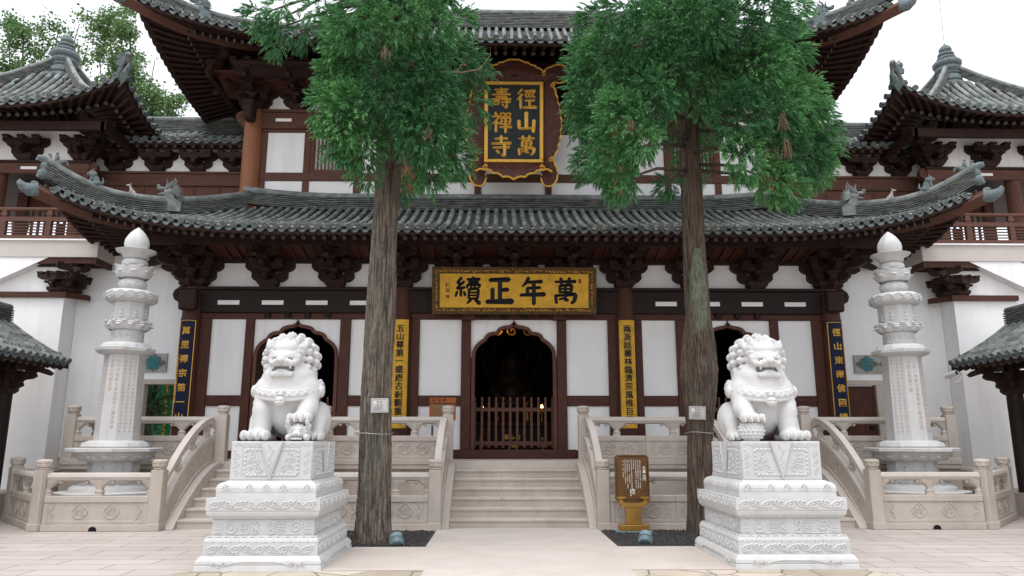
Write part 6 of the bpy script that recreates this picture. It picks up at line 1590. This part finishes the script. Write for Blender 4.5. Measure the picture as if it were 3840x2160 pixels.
    S.ell((0, .445, .65), (.08, .05, .06), .012); S.ell((-.038, .488, .67), .024, .006); S.ell((.038, .488, .67), .024, .006); S.ell((0, .495, .635), (.055, .02, .02), .006)
    S.ell((0, .51, .535), .074, .006); S.cap([(-.08, .53, .543), (0, .588, .543), (.08, .53, .543)], .008, .004, sub=True)
    for s in (-1, 1): S.ell((s*.475, .12, .70), (.05, .08, .09), .008)
    for s in (-1, 1): S.cap([(s*.06, .42, .80), (s*.10, .40, .86), (s*.07, .36, .90)], [.018, .016, .01], .008)
    S.cut_below(0.0)
    return S.mesh()
def ball_sdf():
    S = SDF((.05, .20, -.02), (.46, .72, .34), .009)
    c = np.array((.25, .475, .140)); S.ell(c, (.175, .165, .150), .01)
    for lat in np.linspace(-1.0, 1.0, 7):
        for k in range(18):
            a = 2*pi*(k+.5*(int(round(lat*3)) % 2))/18; v = np.array((cos(a)*cos(lat), sin(a)*cos(lat), sin(lat))); S.ell(c+v*np.array((.176, .166, .151)), .0165, .004)
            a += pi/18; v = np.array((cos(a)*cos(lat+.16), sin(a)*cos(lat+.16), sin(lat+.16))); S.ell(c+v*np.array((.178, .168, .153)), .009, .004, sub=True)
    S.cut_below(0); return S.mesh()
def cub_sdf():
    S = SDF((.02, .15, -.02), (.48, .80, .36), .008)
    S.ell((.25, .42, .10), (.14, .20, .105), .03); S.ell((.25, .60, .115), (.10, .085, .10), .02); S.ell((.25, .68, .085), (.06, .04, .042), .015)
    S.ell((.25, .715, .10), .022, .008); S.box((.25, .70, .062), (.042, .03, .008), .004, .004, sub=True)
    for s in (-1, 1):
        S.ell((.25+s*.045, .668, .135), (.024, .02, .018), .006); S.ell((.25+s*.05, .67, .165), (.032, .02, .014), .008); S.ell((.25+s*.105, .60, .18), (.025, .02, .03), .008)
        S.cap([(.25+s*.11, .52, .10), (.25+s*.14, .60, .20), (.25+s*.13, .64, .245)], [.045, .036, .03], .015)
        for dx in (-.02, 0, .02): S.ell((.25+s*.13+dx, .655, .262), (.012, .016, .018), .005)
        S.ell((.25+s*.12, .60, .05), (.045, .09, .05), .02)
        for k in range(5): a = -.9+k*.45; S.ell((.25+s*(.10+.02*cos(a)), .58-.02*k, .09+.09*sin(a)), .028, .008)
    for k in range(7): a = pi*k/6; S.ell((.25+.095*cos(a), .60, .125+.085*sin(a)), .028, .008)
    for dx in np.linspace(-.06, .06, 5): S.ell((.25+dx, .70-abs(dx)*.4, .03), (.018, .02, .016), .006)
    S.cut_below(0); return S.mesh()
LV, LF = lion_sdf()
def place(v, sg, dx=0.):      # lion looks along +y locally; turn it to face -Y; +x local is its inner side for the left lion after the turn
    w = v.copy(); w[:, 1] *= -1; w[:, 0] += dx
    if sg > 0: w[:, 0] *= -1
    return w+np.array((sg*3.415, 10.92, 1.601))
for sg in (-1, 1):
    w = place(LV, sg); f = LF if sg > 0 else LF[:, ::-1]
    t = thing('stone_lion', ('white marble guardian lion on a stepped pedestal, paw resting on a small cub', 'white marble guardian lion on a stepped pedestal, paw resting on a woven ball')[sg > 0], 'lion statue', (sg*3.415, 10.92, 1.601))
    MB().raw(w, f.tolist()).build('body', M_marble, t, smooth=True)
    v, f = cub_sdf() if sg < 0 else ball_sdf()
    w = place(v, sg, .05); f = f if sg > 0 else f[:, ::-1]
    MB().raw(w, f.tolist()).build('lion_cub' if sg < 0 else 'woven_ball', M_marble, t, smooth=True)
# ---------------------------------------------------------------- the two cedars
CL = [(-4.89, 12.41, 9.22, 0.2), (-4.47, 12.44, 9.4, 0.22), (-4.5, 12.37, 8.93, 0.18), (-3.95, 12.06, 8.72, 0.22), (-3.65, 12.04, 9.15, 0.25), (-3.28, 11.59, 8.55, 0.22), (-2.68, 10.87, 8.3, 0.49), (-2.06, 10.94, 8.42, 0.5), (-1.55, 11.1, 8.17, 0.48), (-2.55, 11.64, 8.1, 0.59), (-1.76, 11.31, 7.71, 0.57), (-1.2, 11.81, 8.0, 0.40), (-0.85, 12.05, 8.0, 0.28), (-3.08, 11.72, 7.59, 0.47), (-3.06, 11.01, 6.82, 0.35), (-2.76, 10.99, 6.64, 0.47), (-2.14, 10.93, 7.09, 0.53), (-1.52, 11.08, 6.93, 0.5), (-1.08, 11.91, 8.81, 0.25), (-2.09, 11.54, 6.83, 0.46), (-2.66, 11.19, 6.26, 0.42), (-2.97, 11.16, 6.41, 0.33), (-2.65, 12.1, 6.13, 0.26), (-1.62, 10.95, 6.36, 0.47), (-1.51, 11.88, 6.3, 0.41), (-1.12, 11.5, 6.16, 0.31), (-1.48, 11.24, 5.75, 0.24), (-1.23, 11.54, 6.69, 0.31), (-2.97, 11.43, 8.05, 0.37)]
CR = [(1.4, 12.94, 9.4, 0.38), (1.15, 12.63, 8.54, 0.30), (1.71, 11.75, 8.9, 0.44), (1.23, 12.58, 7.88, 0.47), (1.61, 12.54, 8.49, 0.57), (1.65, 11.74, 6.95, 0.5), (1.3, 12.61, 7.3, 0.36), (1.52, 11.89, 6.37, 0.48), (1.63, 11.83, 5.89, 0.28), (2.17, 12.03, 8.61, 0.58), (2.77, 12.07, 8.95, 0.58), (3.28, 11.83, 8.97, 0.57), (2.58, 12.06, 8.01, 0.58), (3.28, 12.43, 8.61, 0.53), (3.93, 12.34, 8.89, 0.59), (4.42, 12.06, 8.96, 0.55), (5.29, 13.09, 9.94, 0.42), (3.83, 12.64, 8.17, 0.61), (4.32, 12.15, 8.16, 0.55), (5.12, 12.87, 8.88, 0.41), (3.79, 12.03, 7.1, 0.55), (4.6, 12.43, 7.6, 0.56), (5.38, 13.04, 7.86, 0.52), (5.72, 13.13, 7.62, 0.33), (5.86, 13.32, 7.22, 0.32), (5.52, 13.27, 7.0, 0.40), (4.73, 12.71, 6.88, 0.51), (3.78, 11.91, 6.39, 0.38), (4.47, 12.54, 6.2, 0.37), (4.86, 12.66, 6.02, 0.26), (2.19, 11.68, 7.29, 0.44), (2.72, 13.0, 6.2, 0.19), (1.93, 12.04, 7.69, 0.45), (1.94, 11.55, 6.52, 0.31), (3.26, 12.52, 7.87, 0.4)]
def bark_mat(name, c1, c2, moss, mossamt):
    m = mat(name, c1, .95, col2=c2, scale=5, stretch=(7, 7, .45), bump=1.0, bscale=14, detail=7, stain=[(1.6, mossamt, moss, (3, 3, .5)), (2.1, .5, (.14, .08, .052), (5, 5, .22)), (3.0, .6, (.035, .025, .02), (6, 6, .3))], speck=(14, .25, (.03, .022, .018)))
    for n in m.node_tree.nodes:
        if n.type == 'BUMP': n.inputs['Distance'].default_value = .05
        if n.type == 'VALTORGB': n.color_ramp.elements[0].position = .40; n.color_ramp.elements[1].position = .62
    return m
M_bark1 = bark_mat('grey_cedar_bark', (.07, .052, .04), (.34, .29, .235), (.25, .29, .22), .5)
M_bark2 = bark_mat('brown_cedar_bark', (.06, .042, .031), (.22, .165, .125), (.18, .215, .16), .45)
M_moss = mat('mossy_scar', (.19, .225, .165), .95, col2=(.06, .05, .03), scale=5, stretch=(6, 6, 1.2), bump=1.0, bscale=20, detail=7)
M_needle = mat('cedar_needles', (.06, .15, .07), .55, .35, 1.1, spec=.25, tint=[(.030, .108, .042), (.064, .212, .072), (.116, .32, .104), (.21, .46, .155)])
M_deadn = mat('dead_needles', (.14, .10, .06), .9, .3, 8)
def trunk(par, pts, rad, mt, seed, zmax):
    """pts/rad sampled along z; ridged bark"""
    r_ = np.random.default_rng(seed); z = np.linspace(0, zmax, 260); nA = 128; th = np.arange(nA)*2*pi/nA
    px = np.interp(z, [p[2] for p in pts], [p[0] for p in pts]); py = np.interp(z, [p[2] for p in pts], [p[1] for p in pts]); rr = np.interp(z, rad[0], rad[1])
    f = np.zeros((260, nA))
    for k in range(26):
        n = r_.integers(5, 34); ph = r_.uniform(0, 6.28); dr = np.cumsum(r_.normal(0, .07, 260)); am = .012/(1+n*.03)
        f += am*np.abs(np.sin(.5*(n*th[None]+ph+dr[:, None])))*(.6+.4*np.sin(z[:, None]*r_.uniform(.5, 3)+ph))
    f += r_.normal(0, .0025, (260, nA))
    f -= f.mean(); fl = .05*np.exp(-z/.25)[:, None]*(1+.5*np.cos(5*th+seed))[None]
    RR = rr[:, None]*(.90+f*4.2)+fl*.35
    G = np.stack([px[:, None]+RR*np.cos(th), py[:, None]+RR*np.sin(th), np.broadcast_to(z[:, None], RR.shape)], -1)
    m = MB(); m.grid(G, closeu=True); return m.build('trunk', mt, par, smooth=True)
def foliage(par, clumps, base, seed, zt, extra):
    r_ = np.random.default_rng(seed); V = []; F = []; TI = []; nb = 0; br = MB()
    allc = [(c, 1. if c[3] > .36 else .7) for c in clumps]
    for (x, y, z, r) in clumps[::2]:
        if z > 6.9: allc.append(((x+r_.normal(0, .12), 2*base[1]-y+r_.normal(0, .2), z+r_.normal(0, .15), r*.95), .55))
    for i in range(extra): a = r_.uniform(0, 6.28); q = r_.uniform(.2, 1.05); zz = r_.uniform(zt+.3, zt+3.4); q *= 1-(zz-zt)/6; allc.append(((base[0]+q*cos(a), base[1]+q*sin(a), zz, .5), .6))
    for (x, y, z, r), dens in allc:
        r *= .86
        c = np.array((x, y, z)); q = np.array((base[0], base[1], z+.25+.25*hypot(x-base[0], y-base[1]))); mid = (c+q)/2+np.array((0, 0, .12)); br.tube([q, mid, c], [.045, .03, .012], 5)
        out = c-np.array((base[0], base[1], z)); out /= np.linalg.norm(out)+1e-6
        N = int(dens*(32+290*r*r/.25)); B = 14; tone0 = r_.normal(.38, .25)
        nrm = lambda a: a/(np.linalg.norm(a, axis=-1, keepdims=True)+1e-9)
        d = nrm(r_.normal(0, 1, (N, 3))); p = c+d*r*np.array((.88, .88, 1.28))*r_.uniform(.55, 1.0, (N, 1))**.6
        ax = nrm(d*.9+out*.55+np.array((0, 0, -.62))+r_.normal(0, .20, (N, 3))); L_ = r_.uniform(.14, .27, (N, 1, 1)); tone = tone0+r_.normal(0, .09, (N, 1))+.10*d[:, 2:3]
        e1 = nrm(np.cross(ax, np.array((.13, .2, 1.)))); e2 = np.cross(ax, e1)
        t0 = np.linspace(0, 1, B)[None, :, None]; a = r_.uniform(0, 6.28, (N, B, 1)); sp = r_.uniform(.35, .75, (N, B, 1))*(1.1-t0*.75)
        dv = nrm(ax[:, None]+(e1[:, None]*np.cos(a)+e2[:, None]*np.sin(a))*sp); b0 = p[:, None]+ax[:, None]*L_*t0*.75; ln = L_*r_.uniform(.40, .62, (N, B, 1))
        dn = np.array((0, 0, -1.)); tip = b0+dv*ln+dn*.12*ln; md = b0+dv*ln*.55
        w = nrm(np.cross(dv, nrm(r_.normal(0, 1, (N, B, 3)))))*r_.uniform(.0064, .0096, (N, B, 1))
        V.append(np.stack([b0-w*.6, b0+w*.6, md+w, md-w, tip], 2).reshape(-1, 3)); k = nb+5*np.arange(N*B)
        F.append(k); nb += 5*N*B
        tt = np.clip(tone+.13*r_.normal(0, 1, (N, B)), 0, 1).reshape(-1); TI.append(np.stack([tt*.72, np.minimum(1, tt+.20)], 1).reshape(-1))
    V = np.concatenate(V); F = np.concatenate(F); TI = np.concatenate(TI); n = len(F)
    li = np.stack([F, F+1, F+2, F+3, F+3, F+2, F+4], 1).reshape(-1).astype(np.int32)
    me = bpy.data.meshes.new('crown'); me.vertices.add(len(V)); me.vertices.foreach_set('co', V.astype(np.float32).reshape(-1)); me.loops.add(len(li)); me.loops.foreach_set('vertex_index', li)
    me.polygons.add(2*n); me.polygons.foreach_set('loop_start', (np.repeat(np.arange(n)*7, 2)+np.tile((0, 4), n)).astype(np.int32)); me.update(calc_edges=True); me.materials.append(M_needle)
    at = me.attributes.new('tint', 'FLOAT', 'FACE'); at.data.foreach_set('value', TI); me.update(); link('crown', me, par)
    br.build('branch', M_bark2, par, smooth=True)
def dead_sprays(par, spots, seed):
    r_ = np.random.default_rng(seed)
    for x, y, z, h in spots:
        m = MB()
        for k in range(16):
            p = np.array((x, y, z))+r_.normal(0, .03, 3); e = p+np.array((r_.normal(0, .06), r_.normal(0, .05), -h*r_.uniform(.5, 1))); m.tube([p, (p+e)/2+r_.normal(0, .015, 3), e], [.008, .010, .003], 4)
        m.build('dead_twigs', M_deadn, par)
t = thing('cedar_tree', 'tall cedar with grey peeling trunk left of the middle stairs', 'tree', (-2.41, 12.6, 0), 'cedars before the hall')
trunk(t, [(-2.41, 12.6, 0), (-2.44, 12.6, 2.3), (-2.40, 12.6, 5.1), (-2.37, 12.6, 6.6), (-2.3, 12.65, 13)], ([0, .4, 2.3, 5.1, 6.6, 13], [.325, .305, .275, .235, .22, .08]), M_bark1, 3, 13)
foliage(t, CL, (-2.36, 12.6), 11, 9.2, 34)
dead_sprays(t, [(-2.2, 10.62, 7.55, .28), (-1.5, 10.7, 6.3, .22)], 3)
m = MB(); m.tube([(-1.35, 10.9, 7.35), (-1.0, 11.1, 7.45), (-.72, 11.3, 7.62), (-.55, 11.35, 7.9), (-.56, 11.35, 8.05)], [.014, .012, .010, .007, .004], 5); m.tube([(-1.1, 11.0, 7.40), (-.95, 11.0, 7.62)], [.008, .003], 4); m.build('bare_twig', M_deadn, t)
t = thing('cedar_tree', 'tall cedar with brown trunk, mossy burl and wide crown right of the stairs', 'tree', (3.11, 13.5, 0), 'cedars before the hall')
trunk(t, [(3.11, 13.5, 0), (3.21, 13.5, 1.67), (3.29, 13.5, 3.83), (3.28, 13.5, 5.35), (3.3, 13.5, 7.8), (3.25, 13.5, 14)], ([0, .3, 1.67, 2.4, 2.8, 3.3, 3.83, 4.5, 5.35, 7.8, 14], [.235, .225, .225, .30, .34, .31, .245, .255, .215, .20, .08]), M_bark2, 8, 14)
m = MB()
rg = np.random.default_rng(2)
z = np.linspace(3.35, 5.1, 24); a = np.linspace(-2.35, -.95, 16); ww = np.sin(np.linspace(0.05, pi-.05, 24))
G = np.stack([np.stack([3.285+(.245+.035*w_*np.sin((u+2.35)/1.4*pi)+rg.normal(0, .004))*cos(-pi/2+(u+pi/2)*(.35+.65*w_)), 13.5+(.24+.045*w_*np.sin((u+2.35)/1.4*pi))*sin(-pi/2+(u+pi/2)*(.35+.65*w_)), zz]) for zz, w_ in zip(z, ww) for u in a]).reshape(24, 16, 3)
m.grid(G); m.build('mossy_scar', M_moss, t, smooth=True)
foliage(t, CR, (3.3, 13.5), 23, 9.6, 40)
dead_sprays(t, [(4.55, 12.0, 7.2, .38), (4.6, 12.1, 6.75, .36), (1.75, 11.35, 6.75, .25)], 4)
for x, y, r_, z, lab in ((-2.44, 12.6, .29, 1.72, 'thin metal wire looped round the grey-barked cedar trunk'), (3.2, 13.5, .245, 1.75, 'thin metal wire looped round the brown-barked cedar trunk')):
    q = np.linspace(0, 2*pi, 40); m = MB(); m.tube(np.c_[x+r_*1.03*np.cos(q), y+r_*1.03*np.sin(q), z+.02*np.sin(q*2)+.015*np.cos(q)], .006, 5); tag(m.build('wire', M_wire), lab, 'wire', 'wires round the cedar trunks')

# ---------------------------------------------------------------- broadleaf trees behind
M_leaf = mat('broad_leaves', (.08, .15, .05), .6, .3, 1, spec=.3, tint=[(.05, .115, .04), (.10, .20, .065), (.165, .28, .10), (.24, .36, .15)])
M_tw = mat('pale_branch', (.12, .10, .08), .9, .2, 5)
def broadleaf(name, label, base, height, limbs, seed, nleaf, ls=.085, spread=.5):
    r_ = np.random.default_rng(seed); t = thing(name, label, 'tree', base)
    m = MB(); b = np.array(base); m.tube([b, b+(0, 0, height*.5), b+(r_.normal(0, .2), 0, height*.75)], [.26, .18, .10], 8); m.build('trunk', M_tw, t, smooth=True)
    tips = []; m = MB()
    for (x, y, z) in limbs:
        e = np.array((x, y, z)); s = b+np.array((0, 0, height*r_.uniform(.35, .7))); md = (s+e)/2+np.array((0, 0, .4)); m.tube([s, md, e], [.08, .05, .02], 6)
        for k in range(9):
            u = r_.uniform(.35, 1.05); p = (1-u)**2*s+2*u*(1-u)*md+u*u*e; q = p+r_.normal(0, spread, 3)*np.array((1, 1, .8)); m.tube([p, (p+q)/2+(0, 0, .05), q], [.02, .014, .006], 4); tips.append((p, q))
    m.build('branch', M_tw, t)
    V, F, TI, nb = [], [], [], 0
    for p, q in tips:
        tone = r_.normal(.5, .18)
        for k in range(nleaf):
            u = r_.uniform(.1, 1.1); c = p+(q-p)*u+r_.normal(0, .20, 3)
            d = r_.normal(0, 1, 3); d[2] = d[2]*.5-.3; d /= np.linalg.norm(d); w = np.cross(d, r_.normal(0, 1, 3)); w /= np.linalg.norm(w)+1e-6
            s = ls*r_.uniform(.6, 1.3); a = c+d*s; V += [c, c+d*s*.5+w*s*.38, a, c+d*s*.5-w*s*.38]; F.append((nb, nb+1, nb+2, nb+3)); nb += 4; TI.append(min(1, max(0, tone+r_.normal(0, .15))))
    me = bpy.data.meshes.new('crown'); me.from_pydata(np.array(V).tolist(), [], F); me.materials.append(M_leaf)
    at = me.attributes.new('tint', 'FLOAT', 'FACE'); at.data.foreach_set('value', TI); me.update(); link('crown', me, t)

def translucent(m, f, col):
    t = m.node_tree; N = t.nodes; b = N['Principled BSDF']; o = N['Material Output']; tr = N.new('ShaderNodeBsdfTranslucent'); mx = N.new('ShaderNodeMixShader'); mx.inputs[0].default_value = f
    t.links.new(b.inputs['Base Color'].links[0].from_socket, tr.inputs[0]); t.links.new(b.outputs[0], mx.inputs[1]); t.links.new(tr.outputs[0], mx.inputs[2]); t.links.new(mx.outputs[0], o.inputs[0])
translucent(M_needle, .18, 0); translucent(M_leaf, .4, 0)
broadleaf('broadleaf_tree', 'light green broadleaf tree rising in two spires behind the tower roof', (-17.6, 33, 0), 20,
          [(-18.29, 33.0, 22.44), (-18.38, 32.5, 21.37), (-19.33, 33.0, 21.36), (-19.57, 33.0, 20.1), (-18.08, 33.0, 20.32), (-16.86, 33.0, 19.5), (-17.51, 33.6, 18.47), (-16.52, 33.0, 17.86), (-15.53, 33.0, 17.26), (-16.77, 33.0, 16.65), (-15.86, 32.6, 16.86), (-18.54, 33.0, 19.28), (-18.53, 33.4, 17.44), (-19.2, 33.0, 18.45), (-16.1, 33.3, 15.6), (-17.2, 33, 15.2)], 5, 190, .15, .62)
broadleaf('broadleaf_tree', 'light green broadleaf tree with sparse crown at the far left edge of the photo', (-22.6, 33.5, 0), 19,
          [(-20.13, 33.0, 20.09), (-21.6, 33.0, 21.33), (-23.36, 33.0, 21.74), (-24.06, 33.0, 21.3), (-23.19, 33.0, 20.47), (-22.28, 33.0, 20.69), (-23.56, 33.0, 19.02), (-22.44, 33.0, 19.03), (-20.65, 33.0, 21.35), (-20.15, 33.0, 18.64), (-24.2, 33.2, 17.8), (-21.5, 33, 17.5)], 9, 150, .15, .62)
broadleaf('garden_tree', 'small green tree in front of the netted scaffold beyond the left doorway', (-11.4, 24, 0), 3.5,
          [(-11.6, 23.8, 3.6), (-11.1, 23.8, 3.9), (-12.0, 24, 3.0), (-10.8, 24, 3.0), (-11.5, 23.6, 3.3), (-12.2, 24.2, 4.0), (-11.0, 23.7, 1.9)], 4, 34, .09, .4)
broadleaf('garden_tree', 'green garden tree outside the lattice window at the back of the hall', (-4.9, 27.5, 0), 4,
          [(-5.3, 27.3, 3.6), (-4.6, 27.2, 3.9), (-4.9, 27.4, 3.0), (-5.6, 27.5, 3.1), (-4.2, 27.5, 3.2)], 14, 160, .12, .35)
